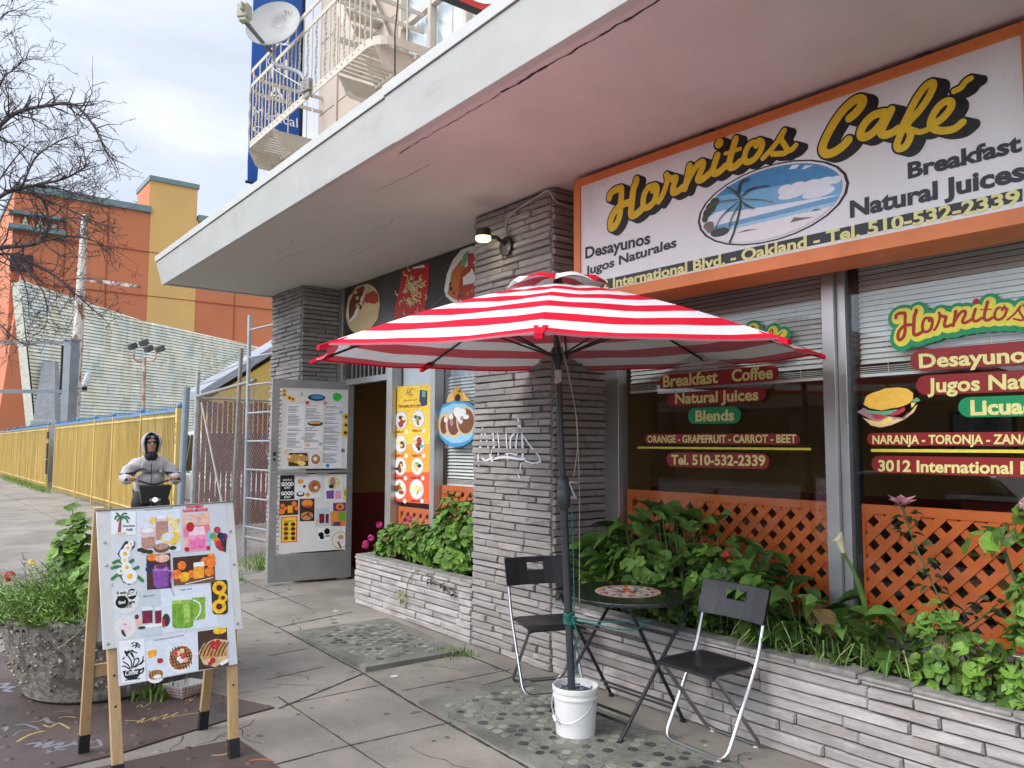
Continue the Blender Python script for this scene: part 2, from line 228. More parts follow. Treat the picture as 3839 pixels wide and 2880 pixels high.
EX={'board': [(.7733,1.2905),(1.4472,1.3089),(1.466,.6317),(.8024,.6236)],'sheet': [(.8368,1.2939),(1.4054,1.3092),(1.4307,.4607),(.8678,.4488)],'rivets': [(.8111,1.1299),(.8181,1.0182),(.8235,.6486),(1.4243,1.1455),(1.4347,.9684),(1.4404,.6613)],'bolts': [(.8231,.5666),(.8249,.4839),(1.4385,.5796),(1.4397,.4944),(.7559,.6556),(.7488,.587)],'menu': [(.1365,2.2579),(.9543,2.2547),(.9334,1.3047),(.1359,1.3104)],'lower': [(.1332,1.2476),(.9426,1.236),(.9395,.355),(.1418,.3479)],'doorc': [(.0689,2.3518),(1.0364,2.3542),(1.023,.0467),(.0574,.0457)],'blue': [(3.3832,7.1373),(4.0542,7.5413),(4.0597,5.8043),(3.396,5.5967)],'bluetail': [(3.3949,5.3613),(3.5239,5.3182),(3.4976,5.0038),(3.3734,5.0177)],'lines': {'joint': [[(-6.7454,2.6575),(-5.0403,2.6076),(-4.2642,2.5482),(-3.1039,2.5095)],[(-5.0361,2.5948),(-4.688,1.8656)],[(-4.2436,2.5752),(-4.3523,3.3873)],[(-5.0559,3.4519),(-4.2247,3.4148),(-3.2967,3.3138)],[(-6.7454,2.6575),(-6.9319,3.4532)],[(-10.7486,.9556),(-12.3922,2.1521)]],'score': [[(-3.9105,1.7391),(-3.8675,2.5767)],[(-4.5472,2.6261),(-4.5031,3.4837)],[(-5.8911,2.2405),(-5.911,2.5712)],[(-5.3079,2.0231),(-5.3653,2.463)],[(-4.7395,1.9235),(-4.7371,2.5707)],[(-4.9111,1.9464),(-3.5316,1.9492)]],'plate1': [(-6.6484,.6185),(-6.853,.9495),(-4.7129,1.8466),(-4.6607,1.523),(-4.5658,.9508),(-4.6008,.4501)],'plate2': [(-4.3291,.9047),(-4.3541,1.2486),(-4.3738,1.5113),(-3.9887,1.5288),(-3.6359,1.5415),(-4.0009,.747)],'mos1': [(-6.513,2.6559),(-5.0403,2.6076),(-5.0303,3.4856),(-6.5364,3.6418)],'mos2': [(-4.2642,2.5482),(-4.3185,3.361),(-2.3351,3.1616),(-2.8452,2.494)]},'script': [(.049,[(.3197,3.2416),(.3286,3.2672),(.3651,3.2833),(.412,3.2847),(.4264,3.2785),(.4258,3.2302),(.4185,3.1732),(.4127,3.1093),(.3902,3.0608),(.3523,3.0323),(.3299,3.041),(.3285,3.0755),(.3506,3.1201),(.3937,3.1561),(.4487,3.1713),(.5109,3.1708)]),(.0517,[(.5559,3.3076),(.5508,3.2832),(.5308,3.2497),(.522,3.2003),(.5148,3.1506),(.5076,3.1007),(.518,3.0778),(.5507,3.0794),(.5872,3.0953),(.6114,3.112)]),(.0448,[(.6903,3.2285),(.6526,3.2285),(.6221,3.195),(.6103,3.1471),(.6177,3.1105),(.6509,3.1028),(.6942,3.124),(.7182,3.1713),(.7211,3.2144),(.6996,3.2299),(.6899,3.2034)]),(.0398,[(.7351,3.1186),(.7677,3.1529),(.799,3.2132),(.8086,3.254),(.7999,3.2749)]),(.0447,[(.8071,3.2544),(.8369,3.2392),(.8702,3.2366),(.8624,3.2092),(.8492,3.1758),(.8503,3.1498),(.8798,3.1486),(.9238,3.1631)]),(.0452,[(.9381,3.1522),(.9533,3.1979),(.9648,3.2371),(.9763,3.2822)]),(.0426,[(.9516,3.1802),(.9896,3.2305),(1.0328,3.2727),(1.0713,3.2799),(1.0714,3.2502),(1.0456,3.2096),(1.0353,3.1837),(1.0589,3.1752),(1.1005,3.1891),(1.135,3.2093)]),(.0432,[(1.1759,3.2929),(1.1596,3.2553),(1.1432,3.2129),(1.1549,3.1887),(1.1885,3.192),(1.2286,3.213)]),(.0438,[(1.302,3.3532),(1.2862,3.3119),(1.2704,3.2705),(1.2565,3.2284),(1.261,3.1983),(1.2933,3.1941),(1.3321,3.213)]),(.0233,[(1.2289,3.2882),(1.276,3.2862),(1.3306,3.2875)]),(.0375,[(1.4156,3.2992),(1.3875,3.2906),(1.3647,3.2577),(1.3563,3.2204),(1.3727,3.1971),(1.4132,3.1987),(1.4508,3.2272),(1.4712,3.2631),(1.4675,3.2876),(1.4464,3.2984),(1.4348,3.2766)]),(.0314,[(1.4742,3.191),(1.517,3.2192),(1.5594,3.2535),(1.5896,3.2882),(1.6087,3.3085),(1.5984,3.291),(1.589,3.2665),(1.6083,3.2281),(1.6218,3.1969),(1.607,3.1823),(1.5694,3.1893),(1.5343,3.1977)]),(.0308,[(1.613,3.1887),(1.6474,3.1895),(1.6734,3.2061)]),(.0469,[(1.9739,3.2614),(2.0072,3.2786),(2.038,3.3088),(2.0428,3.3325),(2.0194,3.3471),(1.9788,3.3364),(1.9265,3.3),(1.8753,3.2414),(1.8364,3.1805),(1.8246,3.1422),(1.8423,3.1111),(1.8842,3.1067),(1.9313,3.1238),(1.9627,3.1477)]),(.0428,[(2.1609,3.228),(2.128,3.2363),(2.0894,3.234),(2.0495,3.2068),(2.0286,3.1706),(2.0351,3.1434),(2.0668,3.1388),(2.1062,3.159),(2.1408,3.1926),(2.1632,3.2248)]),(.0409,[(2.1823,3.2356),(2.1623,3.2004),(2.1398,3.1633),(2.1303,3.1367),(2.1477,3.119),(2.1853,3.1197),(2.2134,3.1304)]),(.0356,[(2.2392,3.1465),(2.2657,3.191),(2.3085,3.2583),(2.3497,3.2988),(2.3769,3.3033),(2.3786,3.279),(2.3562,3.2371),(2.3149,3.1892),(2.2688,3.1515),(2.2383,3.1226),(2.2165,3.0858),(2.2037,3.0509),(2.2145,3.0293),(2.242,3.0323),(2.2634,3.062),(2.269,3.0938),(2.2542,3.1225)]),(.0281,[(2.2542,3.1225),(2.2805,3.1022),(2.311,3.0832),(2.3418,3.0832),(2.3639,3.0928)]),(.0356,[(2.3793,3.102),(2.4163,3.1182),(2.4491,3.1493),(2.4564,3.177),(2.436,3.1933),(2.4015,3.1792),(2.3722,3.1419),(2.3621,3.1027),(2.3805,3.0744),(2.4182,3.0561),(2.4641,3.052),(2.4998,3.0706)]),(.0282,[(2.5412,3.2648),(2.5194,3.2566),(2.5001,3.2359),(2.4709,3.2291)])],'dot': ((1.1894,3.3615),.0298),'M1': [[.4674,-.0431],[-.0232,.5752],[-2.1263,.4252]],'M2': [[.402,-.037],[-.0199,.4946],[-3.7045,.7544]]}
ART={
'sign':[('E','black',1,(1.4946,2.9246),.4663,.2176),('E','signwhite',2,(1.4946,2.9246),.45,.21),('P','sky1',3,[(1.9259,2.9246),(1.9243,2.9419),(1.9194,2.959),(1.9112,2.9759),(1.8999,2.9923),(1.8855,3.0083),(1.8681,3.0236),(1.8479,3.0382),(1.825,3.0519),(1.7996,3.0646),(1.7719,3.0763),(1.742,3.0868),(1.7103,3.0961),(1.6769,3.1041),(1.6421,3.1107),(1.6062,3.1159),(1.5695,3.1196),(1.5322,3.1219),(1.4946,3.1226),(1.457,3.1219),(1.4197,3.1196),(1.383,3.1159),(1.3471,3.1107),(1.3123,3.1041),(1.2789,3.0961),(1.2472,3.0868),(1.2173,3.0763),(1.1896,3.0646),(1.1642,3.0519),(1.1413,3.0382),(1.1211,3.0236),(1.1037,3.0083),(1.0893,2.9923),(1.078,2.9759),(1.0698,2.959),(1.0649,2.9419),(1.0633,2.9246),(1.0649,2.9073),(1.0698,2.8902),(1.078,2.8733),(1.0893,2.8569),(1.1037,2.8409),(1.1211,2.8256),(1.1413,2.811),(1.1642,2.7973),(1.1896,2.7846),(1.2173,2.7729),(1.2472,2.7624),(1.2789,2.7531),(1.3123,2.7451),(1.3471,2.7385),(1.383,2.7333),(1.4197,2.7296),(1.457,2.7273),(1.4946,2.7266),(1.5322,2.7273),(1.5695,2.7296),(1.6062,2.7333),(1.6421,2.7385),(1.6769,2.7451),(1.7103,2.7531),(1.742,2.7624),(1.7719,2.7729),(1.7996,2.7846),(1.825,2.7973),(1.8479,2.811),(1.8681,2.8256),(1.8855,2.8409),(1.8999,2.8569),(1.9112,2.8733),(1.9194,2.8902),(1.9243,2.9073)]),('P','sky2',4,[(1.9259,2.9246),(1.9243,2.9419),(1.9194,2.959),(1.9112,2.9759),(1.9089,2.9792),(1.1548,3.0463),(1.1413,3.0382),(1.1211,3.0236),(1.1037,3.0083),(1.0893,2.9923),(1.078,2.9759),(1.0698,2.959),(1.0649,2.9419),(1.0633,2.9246),(1.0649,2.9073),(1.0698,2.8902),(1.078,2.8733),(1.0893,2.8569),(1.1037,2.8409),(1.1211,2.8256),(1.1413,2.811),(1.1642,2.7973),(1.1896,2.7846),(1.2173,2.7729),(1.2472,2.7624),(1.2789,2.7531),(1.3123,2.7451),(1.3471,2.7385),(1.383,2.7333),(1.4197,2.7296),(1.457,2.7273),(1.4946,2.7266),(1.5322,2.7273),(1.5695,2.7296),(1.6062,2.7333),(1.6421,2.7385),(1.6769,2.7451),(1.7103,2.7531),(1.742,2.7624),(1.7719,2.7729),(1.7996,2.7846),(1.825,2.7973),(1.8479,2.811),(1.8681,2.8256),(1.8855,2.8409),(1.8999,2.8569),(1.9112,2.8733),(1.9194,2.8902),(1.9243,2.9073)]),('P','cloud',5,[(1.0671,2.9495),(1.0649,2.9419),(1.0633,2.9246),(1.0649,2.9073),(1.0698,2.8902),(1.078,2.8733),(1.0893,2.8569),(1.1037,2.8409),(1.1211,2.8256),(1.1413,2.811),(1.1642,2.7973),(1.1896,2.7846),(1.2173,2.7729),(1.2472,2.7624),(1.2789,2.7531),(1.3123,2.7451),(1.3471,2.7385),(1.383,2.7333),(1.4197,2.7296),(1.457,2.7273),(1.4946,2.7266),(1.5322,2.7273),(1.5695,2.7296),(1.6062,2.7333),(1.6421,2.7385),(1.6769,2.7451),(1.7103,2.7531),(1.742,2.7624),(1.7719,2.7729),(1.7996,2.7846),(1.825,2.7973),(1.8479,2.811),(1.8681,2.8256),(1.8855,2.8409),(1.8999,2.8569),(1.9112,2.8733),(1.9117,2.8743)]),('P','sea1',6,[(1.0782,2.8731),(1.0893,2.8569),(1.1037,2.8409),(1.1211,2.8256),(1.1413,2.811),(1.1642,2.7973),(1.1896,2.7846),(1.2173,2.7729),(1.2472,2.7624),(1.2789,2.7531),(1.3123,2.7451),(1.3471,2.7385),(1.383,2.7333),(1.4197,2.7296),(1.457,2.7273),(1.4946,2.7266),(1.5322,2.7273),(1.5695,2.7296),(1.6062,2.7333),(1.6421,2.7385),(1.6769,2.7451),(1.7103,2.7531),(1.742,2.7624),(1.7719,2.7729),(1.7996,2.7846),(1.825,2.7973),(1.8479,2.811),(1.8681,2.8256),(1.8855,2.8409),(1.8999,2.8569),(1.9106,2.8725)]),('P','sea2',7,[(1.0982,2.847),(1.1037,2.8409),(1.1211,2.8256),(1.1413,2.811),(1.1642,2.7973),(1.1896,2.7846),(1.2173,2.7729),(1.2472,2.7624),(1.2789,2.7531),(1.3123,2.7451),(1.3471,2.7385),(1.383,2.7333),(1.4197,2.7296),(1.457,2.7273),(1.4946,2.7266),(1.5322,2.7273),(1.5695,2.7296),(1.6062,2.7333),(1.6421,2.7385),(1.6769,2.7451),(1.7103,2.7531),(1.742,2.7624),(1.7719,2.7729),(1.7996,2.7846),(1.825,2.7973),(1.8479,2.811),(1.8681,2.8256),(1.8855,2.8409),(1.8882,2.8439)]),('P','sand',8,[(1.1175,2.8287),(1.1211,2.8256),(1.1413,2.811),(1.1642,2.7973),(1.1896,2.7846),(1.2173,2.7729),(1.2472,2.7624),(1.2789,2.7531),(1.3123,2.7451),(1.3471,2.7385),(1.383,2.7333),(1.4197,2.7296),(1.457,2.7273),(1.4946,2.7266),(1.5322,2.7273),(1.5695,2.7296),(1.6062,2.7333),(1.6421,2.7385),(1.6769,2.7451),(1.7103,2.7531),(1.742,2.7624),(1.7719,2.7729),(1.7996,2.7846),(1.825,2.7973),(1.8479,2.811),(1.8663,2.8243)]),('E','cloud',5,(1.6063,2.9759),.0446,.0281),('E','cloud',5,(1.6805,2.9666),.053,.0347),('E','cloud',5,(1.7577,2.9609),.0562,.0319),('E','cloud',5,(1.8329,2.9599),.0501,.0269),('E','cloud',5,(1.8924,2.9579),.0269,.02),('E','cloud',5,(1.7942,2.9152),.0917,.0271),('E','cloud',5,(1.6453,2.9427),.0825,.0232),('P','cloud',5,[(1.6292,3.0831),(1.6497,3.1033),(1.6938,3.0935),(1.6738,3.078)]),('P','cloud',5,[(1.7028,3.0631),(1.7227,3.0809),(1.7703,3.0687),(1.7318,3.0622)]),('P','cloud',5,[(1.0827,2.9115),(1.1547,2.9516),(1.2358,2.9532),(1.1535,2.896)]),('E','leafdark',8,(1.1539,3.0156),.0328,.0257),('E','leafdark',8,(1.1267,2.9881),.0361,.0309),('E','leafdark',8,(1.1005,2.9598),.0304,.0258),('E','leafdark',8,(1.0839,2.9301),.0215,.0233),('E','rockc',9,(1.1085,2.8841),.0364,.0233),('E','rockc',9,(1.1241,2.8526),.03,.0154),('E','leafdark',9,(1.1573,2.8299),.0354,.0203),('E','leafdark',9,(1.1876,2.8268),.0634,.0252),('E','leafdark',9,(1.1869,2.8183),.04,.015),('F','leafdark',10,.0218,[(1.324,2.997),(1.317,3.0533),(1.3402,3.0969),(1.3895,3.0939)],0),('F','leafdark',10,.0171,[(1.3268,2.9964),(1.3716,3.0297),(1.4259,3.0357),(1.5102,3.0239)],0),('F','leafdark',10,.0177,[(1.3158,3.004),(1.2889,3.0504),(1.2386,3.0855)],0),('F','palm',10,.0137,[(1.3239,2.9921),(1.2596,3.0026),(1.1734,3.0081),(1.0841,2.9805)],0),('F','palm',10,.0117,[(1.3377,2.9913),(1.3975,2.9744),(1.456,2.9579),(1.5386,2.9213)],0),('F','leafdark',10,.0158,[(1.3373,2.9741),(1.3696,2.9468),(1.4123,2.9173)],0),('F','leafdark',10,.0134,[(1.3153,2.9793),(1.2471,2.9505),(1.1888,2.9085),(1.1585,2.8544)],0),('F','palm',10,.0162,[(1.3262,2.9718),(1.2861,2.9266),(1.2567,2.8735),(1.2502,2.8351)],0),('S','leafdark',11,.0138,[(1.3293,2.9859),(1.3225,2.9331),(1.3015,2.8638),(1.2777,2.7996),(1.2513,2.7553)],0),('P','rockc',10,[(1.6311,2.7872),(1.6566,2.8119),(1.7002,2.7999),(1.7716,2.7885),(1.6999,2.7884)]),('P','rockc',10,[(1.7489,2.821),(1.7728,2.8292),(1.8148,2.8218),(1.7913,2.8181)]),('P','rockc',10,[(1.2944,2.7986),(1.3554,2.8055),(1.4413,2.7947),(1.3661,2.796)]),('P','charcoal',1,[(.0598,2.6939),(.0594,2.6249),(2.7227,2.6473),(2.725,2.7027)]),('T','charcoal',2,'Desayunos',(.0919,2.8712),(.6648,2.865),(.0924,2.9491),.03,.0),('T','charcoal',2,'Jugos Naturales',(.093,2.7527),(.8692,2.8054),(.0934,2.8134),.03,.0),('T','charcoal',2,'Breakfast',(2.2489,2.8723),(2.7305,2.8711),(2.249,2.9487),.04,.0),('T','charcoal',2,'Natural Juices',(1.9588,2.7448),(2.7393,2.7401),(1.96,2.8304),.04,.0),('T','cream',3,'3012 International Blvd. - Oakland - Tel. 510-532-2339',(.0735,2.6287),(2.7151,2.6388),(.0739,2.6932),.03,.0)],
'win':[('P','wred2',6,[(-3.6877,2.0784),(-3.7065,2.0746),(-3.7223,2.064),(-3.733,2.0481),(-3.7367,2.0293),(-3.733,2.0106),(-3.7223,1.9947),(-3.7065,1.9841),(-3.6877,1.9804),(-2.825,1.9823),(-2.8062,1.9861),(-2.7904,1.9968),(-2.7797,2.0127),(-2.776,2.0314),(-2.7797,2.0502),(-2.7904,2.0661),(-2.8062,2.0767),(-2.825,2.0803)]),('T','cream',8,'Breakfast',(-3.7061,1.9948),(-3.233,1.998),(-3.7048,2.0761),.03,.0),('T','cream',8,'Coffee',(-3.1242,1.9987),(-2.8184,1.9996),(-3.1224,2.0758),.03,.0),('P','wred2',6,[(-3.6232,1.9457),(-3.6404,1.9422),(-3.655,1.9323),(-3.6648,1.9176),(-3.6682,1.9004),(-3.6648,1.8832),(-3.655,1.8687),(-3.6404,1.859),(-3.6232,1.8557),(-2.916,1.861),(-2.8988,1.8645),(-2.8842,1.8744),(-2.8744,1.8891),(-2.871,1.9063),(-2.8744,1.9235),(-2.8842,1.938),(-2.8988,1.9477),(-2.916,1.951)]),('T','cream',8,'Natural Juices',(-3.5969,1.8739),(-2.9259,1.8707),(-3.5956,1.9458),.03,.0),('P','wgreen',6,[(-3.4325,1.8377),(-3.4532,1.8337),(-3.4707,1.8221),(-3.4825,1.8046),(-3.4866,1.7839),(-3.4825,1.7631),(-3.4707,1.7455),(-3.4532,1.7336),(-3.4325,1.7294),(-3.1113,1.7277),(-3.0906,1.7317),(-3.0731,1.7434),(-3.0613,1.7609),(-3.0572,1.7816),(-3.0613,1.8023),(-3.0731,1.82),(-3.0906,1.8318),(-3.1113,1.836)]),('T','cream',8,'Blends',(-3.4228,1.7491),(-3.1108,1.7468),(-3.4214,1.8202),.03,.0),('P','wred2',6,[(-3.8534,1.6657),(-3.866,1.6632),(-3.8767,1.6562),(-3.8839,1.6455),(-3.8864,1.6329),(-3.8839,1.6203),(-3.8767,1.6095),(-3.866,1.6023),(-3.8534,1.5997),(-2.6774,1.5913),(-2.6648,1.5937),(-2.6541,1.6008),(-2.6469,1.6114),(-2.6444,1.624),(-2.6469,1.6367),(-2.6541,1.6475),(-2.6648,1.6547),(-2.6774,1.6573)]),('T','cream',8,'ORANGE - GRAPEFRUIT - CARROT - BEET',(-3.8578,1.6067),(-2.6695,1.6036),(-3.8571,1.656),.03,.0),('P','wyellow',6,[(-3.9548,1.5763),(-3.955,1.5624),(-2.5769,1.5585),(-2.5765,1.572)]),('P','wred2',6,[(-3.6352,1.537),(-3.6538,1.5333),(-3.6696,1.5228),(-3.6801,1.507),(-3.6838,1.4884),(-3.6801,1.4697),(-3.6696,1.454),(-3.6538,1.4434),(-3.6352,1.4397),(-2.9061,1.44),(-2.8874,1.4437),(-2.8716,1.4543),(-2.8611,1.4701),(-2.8574,1.4887),(-2.8611,1.5073),(-2.8716,1.5231),(-2.8874,1.5336),(-2.9061,1.5373)]),('T','cream',8,'Tel. 510-532-2339',(-3.6402,1.4552),(-2.8869,1.461),(-3.639,1.5214),.03,.0),('P','wred2',6,[(-1.9282,2.0907),(-1.9499,2.0865),(-1.9682,2.0744),(-1.9804,2.0562),(-1.9847,2.0347),(-1.9804,2.013),(-1.9682,1.9946),(-1.9499,1.9822),(-1.9282,1.9778),(-1.2515,1.9729),(-1.2298,1.977),(-1.2115,1.9891),(-1.1993,2.0073),(-1.195,2.0289),(-1.1993,2.0505),(-1.2115,2.0689),(-1.2298,2.0813),(-1.2515,2.0858)]),('T','cream',8,'Desayunos',(-1.938,1.9956),(-1.3894,1.9861),(-1.9383,2.0686),.03,.0),('P','wred2',6,[(-1.9068,1.9529),(-1.9264,1.9492),(-1.9429,1.9384),(-1.954,1.9219),(-1.9579,1.9024),(-1.954,1.8828),(-1.9429,1.8661),(-1.9264,1.8548),(-1.9068,1.8507),(-1.1985,1.842),(-1.1789,1.8457),(-1.1624,1.8565),(-1.1513,1.873),(-1.1474,1.8925),(-1.1513,1.9121),(-1.1624,1.9288),(-1.1789,1.9401),(-1.1985,1.9442)]),('T','cream',8,'Jugos Naturales',(-1.9008,1.8641),(-1.1615,1.8578),(-1.8981,1.9369),.03,.0),('P','wgreen',6,[(-1.7022,1.8297),(-1.7215,1.826),(-1.7379,1.8152),(-1.7489,1.7989),(-1.7527,1.7795),(-1.7489,1.7602),(-1.7379,1.7437),(-1.7215,1.7326),(-1.7022,1.7286),(-1.2936,1.7252),(-1.2743,1.7289),(-1.2579,1.7397),(-1.2469,1.756),(-1.2431,1.7753),(-1.2469,1.7947),(-1.2579,1.8112),(-1.2743,1.8223),(-1.2936,1.8263)]),('T','cream',8,'Licuados',(-1.6958,1.7409),(-1.298,1.741),(-1.6947,1.8142),.04,.0),('P','wred2',6,[(-2.2016,1.6554),(-2.2146,1.6529),(-2.2256,1.6456),(-2.2329,1.6346),(-2.2355,1.6217),(-2.2329,1.6087),(-2.2256,1.5977),(-2.2146,1.5903),(-2.2016,1.5877),(-1.253,1.5844),(-1.24,1.5869),(-1.229,1.5942),(-1.2217,1.6052),(-1.2191,1.6181),(-1.2217,1.6311),(-1.229,1.6421),(-1.24,1.6495),(-1.253,1.6521)]),('T','cream',8,'NARANJA - TORONJA - ZANAHORIA',(-2.2046,1.597),(-1.2611,1.5956),(-2.203,1.6429),.03,.0),('P','wyellow',6,[(-2.2137,1.5678),(-2.2142,1.5521),(-1.2205,1.552),(-1.2197,1.5681)]),('P','wred2',6,[(-2.1691,1.5314),(-2.1866,1.528),(-2.2015,1.5181),(-2.2114,1.5033),(-2.2149,1.4858),(-2.2114,1.4683),(-2.2015,1.4534),(-2.1866,1.4434),(-2.1691,1.4398),(-1.3019,1.4369),(-1.2844,1.4403),(-1.2695,1.4502),(-1.2596,1.465),(-1.2561,1.4825),(-1.2596,1.5),(-1.2695,1.5149),(-1.2844,1.5249),(-1.3019,1.5285)]),('T','cream',8,'3012 International Blvd.',(-2.1767,1.4485),(-1.3171,1.4546),(-2.1747,1.5082),.03,.0),('P','black',6,[(-2.2553,1.8159),(-2.2311,1.8547),(-2.1577,1.895),(-2.0872,1.9062),(-2.019,1.9022),(-1.9739,1.8785),(-1.9668,1.8465),(-1.9887,1.8137),(-2.0315,1.7899),(-2.0919,1.7728),(-2.1533,1.7683),(-2.2244,1.7838)]),('E','bun',8,(-2.1078,1.8381),.1323,.0509),('P','bun',8,[(-2.2484,1.8156),(-2.2361,1.8417),(-2.1897,1.8747),(-2.1224,1.8974),(-2.0531,1.8986),(-2.0027,1.8885),(-1.9744,1.8637),(-1.9753,1.8384),(-2.0137,1.8147),(-2.074,1.7915),(-2.1441,1.7776),(-2.215,1.7923)]),('P','ham',6,[(-2.2867,1.7739),(-2.2468,1.7956),(-2.2066,1.7744),(-2.1102,1.7454),(-2.0335,1.7347),(-1.9987,1.7676),(-2.0167,1.7343),(-2.0937,1.7234),(-2.1639,1.7164),(-2.1949,1.7215)]),('P','lettuce',8,[(-2.2493,1.7891),(-2.2065,1.7788),(-2.1399,1.7722),(-2.0659,1.7805),(-2.0491,1.7735),(-2.0926,1.7535),(-2.1318,1.7524),(-2.1713,1.7601),(-2.2115,1.7636)]),('P','tomato',9,[(-2.2071,1.759),(-2.1625,1.7577),(-2.1233,1.7457),(-2.1501,1.7313),(-2.1856,1.7343)]),('P','tomato',9,[(-2.1056,1.7538),(-2.0661,1.7741),(-2.0209,1.7917),(-2.0195,1.7725),(-2.0541,1.7523),(-2.0929,1.7449)]),('P','bunlow',7,[(-2.2555,1.7406),(-2.1949,1.7215),(-2.1287,1.7156),(-2.0591,1.7311),(-2.0253,1.7281),(-1.9602,1.7999),(-1.9541,1.7997),(-1.974,1.7626),(-2.0254,1.726),(-2.0946,1.6977),(-2.1562,1.685),(-2.2092,1.6977),(-2.2356,1.7224)]),('P','cheese',9,[(-2.2532,1.7405),(-2.173,1.7101),(-2.106,1.7431),(-2.0805,1.7317),(-2.1336,1.7027),(-2.1955,1.704)]),('P','lettuce',8,[(-1.9863,1.822),(-1.9546,1.8417),(-1.9369,1.822),(-1.9639,1.8135)]),('P','cheese',8,[(-1.9866,1.8136),(-1.9618,1.8126),(-1.977,1.7921),(-1.9864,1.7862)])],
